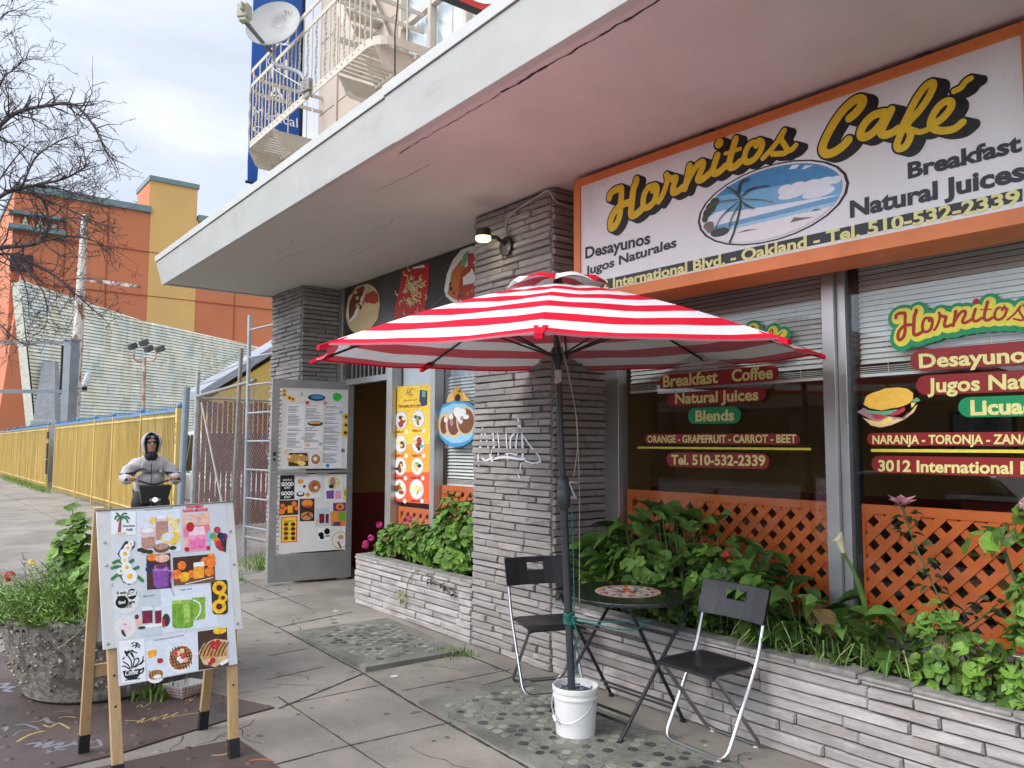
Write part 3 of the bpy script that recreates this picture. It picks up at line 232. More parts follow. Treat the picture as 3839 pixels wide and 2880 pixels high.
'store':[('P','posty',1,[(-7.5963,2.2174),(-6.868,2.2045),(-6.864,1.5961),(-7.6088,1.5962)]),('P','posto',1,[(-7.6088,1.5962),(-6.864,1.5961),(-6.867,1.3126),(-7.61,1.2919)]),('P','postr',1,[(-7.61,1.2919),(-6.867,1.3126),(-6.8637,.9933),(-7.6108,.9792)]),('T','brown',3,'Hornitos Café',(-7.3478,2.0498),(-7.0675,2.0475),(-7.3483,2.0698),0,.3),('T','brown',3,'HC',(-7.2901,2.1071),(-7.1448,2.1069),(-7.292,2.182),0,.3),('T','wred2',3,'Especiales de la casa',(-7.4463,1.9934),(-6.9914,1.9862),(-7.447,2.0187),.03,.0),('P','wred2',3,[(-7.4461,1.9863),(-7.446,1.9823),(-6.9912,1.9755),(-6.9913,1.9794)]),('E','plateg',3,(-7.3921,1.851),.1368,.0993),('E','platew',4,(-7.3921,1.851),.12,.0874),('E','rice',5,(-7.39,1.838),.0388,.018),('E','salsa',5,(-7.3432,1.8458),.0485,.0291),('E','salsa',5,(-7.3827,1.8196),.0481,.0302),('E','meat',5,(-7.3962,1.8021),.0497,.0299),('E','salsa',5,(-7.3845,1.8669),.0328,.0308),('E','salsa',5,(-7.3258,1.8604),.0261,.0264),('E','beans',5,(-7.415,1.8783),.0316,.0212),('E','egg',5,(-7.3298,1.8644),.0495,.0166),('E','salsa',5,(-7.4066,1.8137),.0505,.025),('T','wred2',3,'Platillo # 1',(-7.5196,1.7143),(-7.3288,1.7142),(-7.5204,1.7406),.02,.0),('E','platew',3,(-7.2741,1.7215),.0331,.0237),('E','plateg',3,(-7.0349,1.855),.1278,.096),('E','platew',4,(-7.0349,1.855),.1122,.0845),('E','rice',5,(-7.0769,1.8389),.0357,.0198),('E','meat',5,(-7.0376,1.8137),.0235,.026),('E','rice',5,(-7.0428,1.8252),.0428,.0183),('E','beans',5,(-7.0427,1.865),.0408,.0231),('E','egg',5,(-7.0185,1.8305),.0315,.0248),('E','meat',5,(-7.0198,1.8617),.0428,.0204),('E','meat',5,(-7.0927,1.8783),.0322,.0189),('E','lettuce',5,(-7.0493,1.8528),.0246,.0314),('E','salsa',5,(-7.046,1.8198),.0227,.0206),('T','wred2',3,'Platillo # 2',(-7.1544,1.723),(-6.9762,1.7227),(-7.1551,1.7484),.02,.0),('E','platew',3,(-6.925,1.7297),.031,.023),('E','plateg',3,(-7.395,1.5962),.1365,.0988),('E','platew',4,(-7.395,1.5962),.1198,.0869),('E','rice',5,(-7.3329,1.6051),.0501,.0306),('E','egg',5,(-7.4032,1.6069),.0298,.0238),('E','beans',5,(-7.3695,1.5774),.0339,.0166),('E','meat',5,(-7.3716,1.5918),.0487,.0328),('E','beans',5,(-7.4335,1.6081),.0373,.0199),('E','beans',5,(-7.3793,1.5922),.0422,.0324),('E','egg',5,(-7.4344,1.616),.0318,.033),('E','meat',5,(-7.36,1.5746),.0546,.0271),('E','rice',5,(-7.3865,1.5798),.0365,.0171),('T','wred2',3,'Platillo # 3',(-7.5223,1.4571),(-7.3319,1.4615),(-7.5231,1.4833),.02,.0),('E','platew',3,(-7.2772,1.4701),.033,.0236),('E','plateg',3,(-7.0345,1.5961),.1314,.0984),('E','platew',4,(-7.0345,1.5961),.1153,.0866),('E','rice',5,(-7.0593,1.587),.0481,.0246),('E','beans',5,(-7.0062,1.5923),.0384,.029),('E','salsa',5,(-7.0596,1.5863),.0244,.0317),('E','rice',5,(-7.1046,1.6164),.0525,.0273),('E','meat',5,(-6.9954,1.6244),.0375,.0179),('E','beans',5,(-7.0169,1.5519),.0328,.0271),('E','meat',5,(-7.0191,1.6303),.0354,.0199),('E','salsa',5,(-7.0155,1.6365),.0505,.0321),('E','lettuce',5,(-6.9681,1.5738),.0424,.017),('T','wred2',3,'Platillo # 4',(-7.1537,1.4618),(-6.9759,1.466),(-7.1543,1.4871),.02,.0),('E','platew',3,(-6.9248,1.4743),.0309,.0228),('E','plateg',3,(-7.4024,1.3572),.1364,.0984),('E','platew',4,(-7.4024,1.3572),.1197,.0866),('E','salsa',5,(-7.3853,1.3659),.0444,.0174),('E','egg',5,(-7.3743,1.3271),.0383,.0229),('E','beans',5,(-7.4525,1.3289),.053,.0167),('E','meat',5,(-7.3879,1.367),.0477,.0226),('E','beans',5,(-7.3992,1.3467),.0287,.0263),('E','meat',5,(-7.3824,1.3872),.0383,.025),('E','egg',5,(-7.3872,1.3559),.0272,.0256),('E','meat',5,(-7.404,1.3157),.0351,.029),('E','meat',5,(-7.4161,1.3582),.0346,.0176),('T','wred2',3,'Platillo # 5',(-7.5295,1.2159),(-7.3392,1.2245),(-7.5303,1.2419),.02,.0),('E','platew',3,(-7.2846,1.2343),.033,.0235),('E','plateg',3,(-7.0458,1.3652),.1237,.0922),('E','platew',4,(-7.0458,1.3652),.1085,.0811),('E','beans',5,(-7.0084,1.3726),.0435,.0201),('E','rice',5,(-7.0409,1.338),.0241,.0171),('E','egg',5,(-7.0937,1.3941),.0503,.0218),('E','lettuce',5,(-7.0557,1.39),.0465,.0183),('E','rice',5,(-7.0648,1.3255),.0249,.024),('E','lettuce',5,(-7.0605,1.3544),.0257,.0229),('E','meat',5,(-7.0686,1.3394),.0418,.0155),('E','rice',5,(-7.0619,1.3372),.0439,.0247),('E','rice',5,(-7.0885,1.3689),.0459,.021),('T','wred2',3,'Platillo # 6',(-7.165,1.2287),(-6.9872,1.2368),(-7.1656,1.2538),.02,.0),('E','platew',3,(-6.9361,1.2462),.0308,.0227),('E','plateg',3,(-7.4115,1.114),.1445,.1039),('E','platew',4,(-7.4115,1.114),.1268,.0914),('E','lettuce',5,(-7.4046,1.1674),.0251,.0183),('E','rice',5,(-7.3689,1.1343),.0507,.0271),('E','rice',5,(-7.3667,1.1284),.0451,.0248),('E','salsa',5,(-7.3678,1.0823),.0573,.0231),('E','lettuce',5,(-7.4627,1.0969),.0525,.0204),('E','egg',5,(-7.3796,1.1304),.0512,.0289),('E','lettuce',5,(-7.3975,1.123),.056,.0204),('E','salsa',5,(-7.433,1.1326),.0546,.0278),('E','meat',5,(-7.478,1.1174),.0524,.0315),('T','wred2',3,'Platillo # 7',(-7.5386,.9703),(-7.3484,.9832),(-7.5394,.9962),.02,.0),('E','platew',3,(-7.2938,.9942),.033,.0234),('E','plateg',3,(-7.0551,1.1301),.1427,.1062),('E','platew',4,(-7.0551,1.1301),.1252,.0934),('E','egg',5,(-7.0317,1.1359),.0569,.0293),('E','meat',5,(-7.0361,1.1315),.0303,.0262),('E','meat',5,(-7.0336,1.1438),.0519,.023),('E','egg',5,(-7.0181,1.144),.0324,.0262),('E','lettuce',5,(-7.0474,1.1047),.0354,.0288),('E','rice',5,(-6.98,1.1347),.0408,.0346),('E','egg',5,(-7.0715,1.1022),.0253,.0209),('E','egg',5,(-7.1154,1.1376),.0525,.025),('E','egg',5,(-7.067,1.1227),.027,.035),('T','wred2',3,'Platillo # 8',(-7.1743,.9913),(-6.9966,1.0035),(-7.1749,1.0164),.02,.0),('E','platew',3,(-6.9455,1.014),.0308,.0226),('P','navy',4,[(-7.0139,2.1568),(-6.8666,2.1392),(-6.8672,1.9957),(-6.9728,1.9806),(-7.0206,2.0406)]),('P','lettuce',5,[(-6.9673,2.1446),(-6.8937,2.1359),(-6.9015,2.0738),(-6.9659,2.0817)]),('P','pblue',2,[(-6.6829,1.8386),(-6.6496,1.9124),(-6.5651,1.9838),(-6.4146,2.0098),(-6.2522,2.0091),(-6.0948,1.9829),(-6.0176,1.9359),(-5.9639,1.8557),(-5.9555,1.7688),(-5.9997,1.6828),(-6.0903,1.6135),(-6.2144,1.5739),(-6.3747,1.5645),(-6.5076,1.5961),(-6.6278,1.6702),(-6.6778,1.7545)]),('P','pblue2',3,[(-6.6482,1.8378),(-6.5815,1.9473),(-6.3813,1.9902),(-6.1883,1.9778),(-6.0479,1.9195),(-5.9937,1.8218),(-6.0077,1.7263),(-6.0906,1.6398),(-6.2465,1.6049),(-6.4081,1.6051),(-6.5593,1.6605),(-6.6292,1.7444)]),('E','tort',4,(-6.5447,1.7892),.1039,.1181),('E','meat',4,(-6.5411,1.7799),.0672,.0876),('E','tort',4,(-6.37,1.7857),.1417,.136),('E','meat',4,(-6.37,1.7857),.1067,.1069),('E','tort',4,(-6.1705,1.8172),.1542,.1404),('E','pancake',4,(-6.1626,1.8126),.1358,.1198),('E','platew',6,(-6.2987,1.9012),.072,.0496),('E','platew',6,(-6.2501,1.8638),.0791,.0403),('E','platew',6,(-6.203,1.8981),.0472,.0357),('E','platew',6,(-6.4122,1.8593),.0362,.0319),('E','platew',6,(-6.5117,1.8344),.0302,.0276),('E','platew',6,(-6.2495,1.8191),.0413,.0322),('E','platew',6,(-6.1553,1.8523),.0498,.023),('E','ham',7,(-6.2259,1.8408),.0284,.0232),('E','ham',7,(-6.4031,1.8045),.0328,.0364),('E','ham',7,(-6.2811,1.7929),.024,.018),('P','caution',1,[(-6.54,2.0059),(-6.5156,2.0649),(-6.3593,2.1529),(-6.2939,2.1265),(-6.1418,2.0203),(-6.126,2.0019),(-6.2521,2.0073)]),('P','black',2,[(-6.3906,2.0543),(-6.3339,2.0879),(-6.2848,2.0538),(-6.3003,2.0094),(-6.3817,2.013)]),('E','black',2,(-6.305,2.1072),.0194,.0145)],
'banner':[('E','tort',2,(-8.1884,3.1587),.4225,.2855),('P','tort',2,[(-8.5589,3.3441),(-8.3224,3.4469),(-8.0067,3.4096),(-7.7943,3.2742),(-7.7559,3.1374),(-7.8074,2.9916),(-7.988,2.8925),(-8.2261,2.8772),(-8.453,2.958),(-8.614,3.1173)]),('P','platew',3,[(-8.5434,3.2833),(-8.3456,3.4045),(-8.1259,3.421),(-8.1916,3.2441),(-8.3326,3.0811),(-8.5071,3.0339),(-8.5888,3.1375)]),('P','meat',4,[(-8.518,3.2913),(-8.346,3.4161),(-8.1383,3.4286),(-8.1361,3.3717),(-8.2653,3.2548),(-8.4089,3.114),(-8.5086,3.0689),(-8.5389,3.1776)]),('P','salsa',4,[(-8.0982,3.3207),(-7.9106,3.3308),(-7.8057,3.276),(-7.7913,3.1862),(-7.9511,3.1649),(-8.1189,3.2336),(-8.1899,3.1985)]),('P','rice',5,[(-8.2139,3.1905),(-8.0229,3.2085),(-7.8588,3.1629),(-7.8803,3.1219),(-8.0904,3.1116),(-8.2117,3.1335)]),('E','rice',6,(-8.3106,3.3051),.0348,.0208),('E','meat',6,(-8.2636,3.2532),.0345,.0206),('E','lettuce',6,(-8.2201,3.1699),.0342,.0206),('E','beans',6,(-8.2181,3.355),.0342,.0206),('E','beans',6,(-8.2101,3.3291),.0342,.0206),('E','rice',6,(-8.4892,3.3495),.0359,.0211),('E','meat',6,(-8.424,3.1525),.0355,.0209),('E','meat',6,(-8.4594,3.3943),.0357,.0211),('E','rice',6,(-8.3055,3.2202),.0348,.0208),('E','beans',6,(-8.269,3.2089),.0345,.0206),('E','beans',6,(-8.2249,3.1859),.0343,.0205),('E','rice',6,(-8.2795,3.1923),.0346,.0207),('E','beans',6,(-8.3427,3.3517),.035,.0208),('E','rice',6,(-8.3491,3.3755),.035,.0209),('P','bred',2,[(-7.277,3.4519),(-6.7421,3.4319),(-6.7175,3.4074),(-6.7278,3.1907),(-6.7886,2.9914),(-6.7588,2.9031),(-7.287,2.9173),(-7.4383,2.9532),(-7.4163,3.0685),(-7.3179,3.2855)]),('P','bred2',3,[(-7.3078,2.923),(-7.0262,2.923),(-6.8166,2.9853),(-6.7626,2.9085),(-7.0258,2.9077)]),('S','noodle2',4,.0154,[(-6.9401,2.9939),(-6.9408,2.9557),(-6.9888,2.9635)],0),('S','noodle',5,.016,[(-7.1435,3.2149),(-7.1802,3.1976),(-7.2205,3.2308)],0),('S','noodle',6,.0158,[(-7.1377,3.1276),(-7.0926,3.1141),(-7.0881,3.0814)],0),('S','noodle',4,.015,[(-6.7845,3.1114),(-6.7593,3.0767),(-6.7896,3.0632)],0),('S','noodle',5,.0154,[(-6.94,3.0764),(-6.8963,3.0663),(-6.8881,3.0333)],0),('S','noodle',6,.0161,[(-7.1715,3.2368),(-7.1817,3.277),(-7.1359,3.2759)],0),('S','noodle',4,.0156,[(-6.9649,3.2376),(-6.971,3.277),(-6.9253,3.273)],0),('S','noodle',5,.0155,[(-6.9559,3.2027),(-6.9314,3.2303),(-6.8854,3.2044)],0),('S','noodle2',6,.016,[(-7.0973,3.2126),(-7.1315,3.2446),(-7.108,3.2647)],0),('S','noodle',4,.0158,[(-7.1025,3.0569),(-7.0669,3.0753),(-7.0272,3.0436)],0),('S','noodle',5,.0158,[(-7.0719,3.3647),(-7.0602,3.3248),(-7.1045,3.3247)],0),('S','noodle2',6,.0156,[(-6.9553,3.2769),(-6.97,3.2432),(-7.0195,3.2628)],0),('S','noodle',4,.0159,[(-7.1244,3.2556),(-7.1023,3.2859),(-7.0535,3.2613)],0),('S','noodle',5,.0155,[(-6.8814,3.2783),(-6.9061,3.3146),(-6.8737,3.3264)],0),('S','noodle2',6,.0156,[(-6.9594,3.1468),(-7.0032,3.1477),(-7.0234,3.1829)],0),('S','noodle',4,.0155,[(-6.9921,3.1984),(-6.949,3.1813),(-6.9493,3.1504)],0),('S','noodle',5,.0161,[(-7.1961,3.2413),(-7.195,3.2017),(-7.245,3.2096)],0),('S','noodle',6,.016,[(-7.0987,3.2676),(-7.1361,3.2971),(-7.1176,3.3203)],0),('S','noodle',4,.0157,[(-7.0713,3.2302),(-7.0267,3.2284),(-7.0071,3.1932)],0),('S','noodle2',5,.0156,[(-7.0309,3.2098),(-7.0232,3.1702),(-7.0691,3.1726)],0),('S','noodle',6,.0158,[(-7.0676,3.1968),(-7.0735,3.2364),(-7.0268,3.2323)],0),('S','noodle',4,.0153,[(-6.8868,3.1461),(-6.8759,3.1072),(-6.9186,3.1065)],0),('S','noodle2',5,.0154,[(-6.9171,3.262),(-6.9003,3.2944),(-6.8523,3.2733)],0),('S','noodle',6,.0156,[(-6.9591,3.2732),(-6.995,3.2568),(-7.0334,3.2898)],0),('S','noodle',4,.0163,[(-7.3063,3.0794),(-7.3064,3.1191),(-7.2555,3.1107)],0),('S','noodle',5,.0158,[(-7.0992,3.0463),(-7.0893,3.0827),(-7.039,3.0674)],0),('S','noodle2',6,.0158,[(-7.0821,3.2683),(-7.0712,3.2285),(-7.1159,3.2286)],0),('S','noodle2',4,.0154,[(-6.8677,3.2972),(-6.8739,3.2605),(-6.9224,3.2739)],0),('S','noodle',5,.0153,[(-6.8219,3.2132),(-6.8579,3.1985),(-6.8939,3.2313)],0),('S','noodle2',6,.0156,[(-7.0286,3.1017),(-6.9899,3.0761),(-7.0035,3.0505)],0),('S','noodle',4,.0157,[(-7.0579,3.1027),(-7.0198,3.117),(-6.984,3.0838)],0),('S','noodle',5,.0159,[(-7.1257,3.248),(-7.0843,3.2569),(-7.0527,3.2219)],0),('S','noodle2',6,.016,[(-7.1797,3.306),(-7.1379,3.315),(-7.1058,3.2795)],0),('S','noodle',4,.0163,[(-7.1701,3.3803),(-7.2166,3.3881),(-7.2306,3.4237)],0),('S','noodle',5,.0158,[(-7.0609,3.1925),(-7.1024,3.2155),(-7.0937,3.2437)],0),('S','noodle',6,.0156,[(-7.0101,3.1123),(-6.9863,3.1409),(-6.9394,3.1159)],0),('S','noodle',4,.0157,[(-7.0264,3.2582),(-6.9967,3.2818),(-6.9528,3.2525)],0),('S','noodle',5,.016,[(-7.185,3.3838),(-7.1434,3.3587),(-7.1541,3.3313)],0),('S','noodle',6,.0155,[(-6.9111,3.2538),(-6.9105,3.2921),(-6.8631,3.2828)],0),('S','noodle',4,.016,[(-7.092,3.2558),(-7.1306,3.2838),(-7.1145,3.3083)],0),('S','noodle2',5,.0161,[(-7.1942,2.9561),(-7.2313,2.9854),(-7.211,3.0084)],0),('S','noodle',6,.0156,[(-6.9882,3.1765),(-6.9878,3.215),(-6.9397,3.2061)],0),('S','noodle',4,.0152,[(-6.8024,3.2063),(-6.8206,3.244),(-6.7834,3.2506)],0),('S','noodle',5,.0157,[(-7.0935,3.2552),(-7.0541,3.2674),(-7.0195,3.2332)],0),('S','noodle',6,.0157,[(-7.0251,3.2151),(-7.0102,3.176),(-7.0519,3.1725)],0),('S','noodle2',4,.0161,[(-7.1665,3.1157),(-7.2127,3.1214),(-7.2278,3.1567)],0),('S','noodle',5,.016,[(-7.1667,3.0758),(-7.1435,3.1058),(-7.0947,3.0813)],0),('S','noodle2',6,.0156,[(-7.0075,3.0918),(-7.0195,3.0566),(-7.0696,3.0733)],0),('S','noodle2',4,.016,[(-7.1174,3.2203),(-7.1507,3.2532),(-7.1256,3.2723)],0),('S','noodle',5,.0159,[(-7.1515,3.1157),(-7.1159,3.0853),(-7.1374,3.0635)],0),('S','noodle',6,.0156,[(-7.0137,3.0921),(-6.9695,3.0902),(-6.951,3.0555)],0),('S','noodle',4,.0156,[(-6.9984,3.1667),(-7.0104,3.1315),(-7.0604,3.1486)],0),('S','noodle',5,.016,[(-7.0883,3.4161),(-7.134,3.4235),(-7.1484,3.459)],0),('S','noodle',6,.0153,[(-6.8707,3.2056),(-6.8576,3.2397),(-6.8096,3.2215)],0),('S','noodle2',4,.0156,[(-6.9834,3.0988),(-7.0267,3.0964),(-7.0505,3.1316)],0),('S','noodle',5,.0155,[(-6.8865,3.1503),(-6.9277,3.1442),(-6.9553,3.179)],0),('S','noodle',6,.0158,[(-7.019,3.3302),(-7.0578,3.3176),(-7.0933,3.3522)],0),('S','noodle',4,.0158,[(-7.1209,3.0767),(-7.0777,3.0575),(-7.0815,3.0274)],0),('S','noodle',5,.0165,[(-7.3516,3.1967),(-7.3991,3.2106),(-7.4045,3.2446)],0),('S','noodle',6,.0157,[(-7.0128,3.2372),(-7.0342,3.2069),(-7.0829,3.231)],0),('P','platew',3,[(-7.0588,3.444),(-6.8265,3.4324),(-6.7975,3.397),(-7.0386,3.425)]),('P','platew',2,[(-6.4386,3.1057),(-6.3892,3.261),(-6.2883,3.3766),(-6.1391,3.4519),(-5.9934,3.4526),(-5.7749,3.4157),(-5.6241,3.2608),(-5.5788,3.0587),(-5.6803,2.9161),(-5.9239,2.916),(-6.1644,2.9135),(-6.2988,2.9702),(-6.4115,3.044)]),('P','rice2',3,[(-6.3771,3.0579),(-6.3035,3.2651),(-6.1378,3.3578),(-6.055,3.2493),(-6.1671,3.1006),(-6.165,2.9508),(-6.2995,3.0082)]),('P','salsa',3,[(-6.1361,3.2357),(-5.9914,3.2932),(-5.7129,3.2329),(-5.6522,3.0887),(-5.7704,2.9474),(-6.0186,2.9113),(-6.1819,2.9813),(-6.1837,3.1033)]),('P','lettuce',4,[(-6.1533,3.2856),(-6.1055,3.3891),(-6.025,3.4199),(-5.9924,3.3765),(-6.0717,3.2895)]),('P','tomato',4,[(-6.0313,3.2821),(-6.0245,3.3827),(-5.945,3.3857),(-5.8971,3.3124),(-5.9595,3.2782)]),('P','platew',5,[(-6.1108,3.1753),(-5.9904,3.2101),(-5.9591,3.2413),(-5.8952,3.1388),(-5.9103,3.0958),(-6.0209,3.0955),(-6.1016,3.0994)]),('E','meat',4,(-6.1219,3.1348),.0261,.0205),('E','salsa',4,(-5.9835,3.1334),.0254,.0202),('E','rice2',4,(-6.2091,3.0345),.0266,.0207),('E','rice2',4,(-6.2487,3.1298),.0269,.0209),('E','rice2',4,(-6.1958,3.1236),.0266,.0207),('E','meat',4,(-6.0274,3.0894),.0256,.0204),('E','salsa',4,(-6.0549,2.9913),.0257,.0203),('E','meat',4,(-5.8352,3.0085),.0246,.0199),('E','salsa',4,(-6.2637,3.0494),.0269,.0208),('E','meat',4,(-6.0306,3.0943),.0256,.0203),('E','meat',4,(-5.9338,3.1441),.0251,.0202),('E','salsa',4,(-6.0279,3.1122),.0256,.0204),('E','meat',4,(-6.1718,2.9968),.0264,.0206),('E','rice2',4,(-6.2247,3.0973),.0267,.0207),('E','rice2',4,(-6.0347,3.0048),.0256,.0203),('E','meat',4,(-5.8331,3.0749),.0245,.0199),('E','beans',4,(-6.3251,3.142),.0273,.021),('E','rice2',4,(-6.3081,3.1195),.0271,.0209),('E','meat',4,(-5.8805,2.9736),.0248,.02),('E','meat',4,(-6.1789,3.0061),.0265,.0207),('E','salsa',4,(-5.872,3.0999),.0247,.02),('E','meat',4,(-5.7729,3.1247),.0242,.0198),('E','meat',4,(-5.7952,3.0186),.0243,.0198),('E','beans',4,(-6.3122,3.0996),.0272,.021),('E','rice2',4,(-5.9559,3.0198),.0252,.0201),('E','meat',4,(-5.9448,3.1422),.0252,.0201),('S','smear',3,.0237,[(-7.4092,2.8254),(-6.8903,2.8953),(-6.4724,3.0339),(-6.4205,3.0645)],0),('S','smear',3,.0107,[(-7.7628,3.0077),(-7.5865,3.0278),(-7.457,3.0106)],0)],
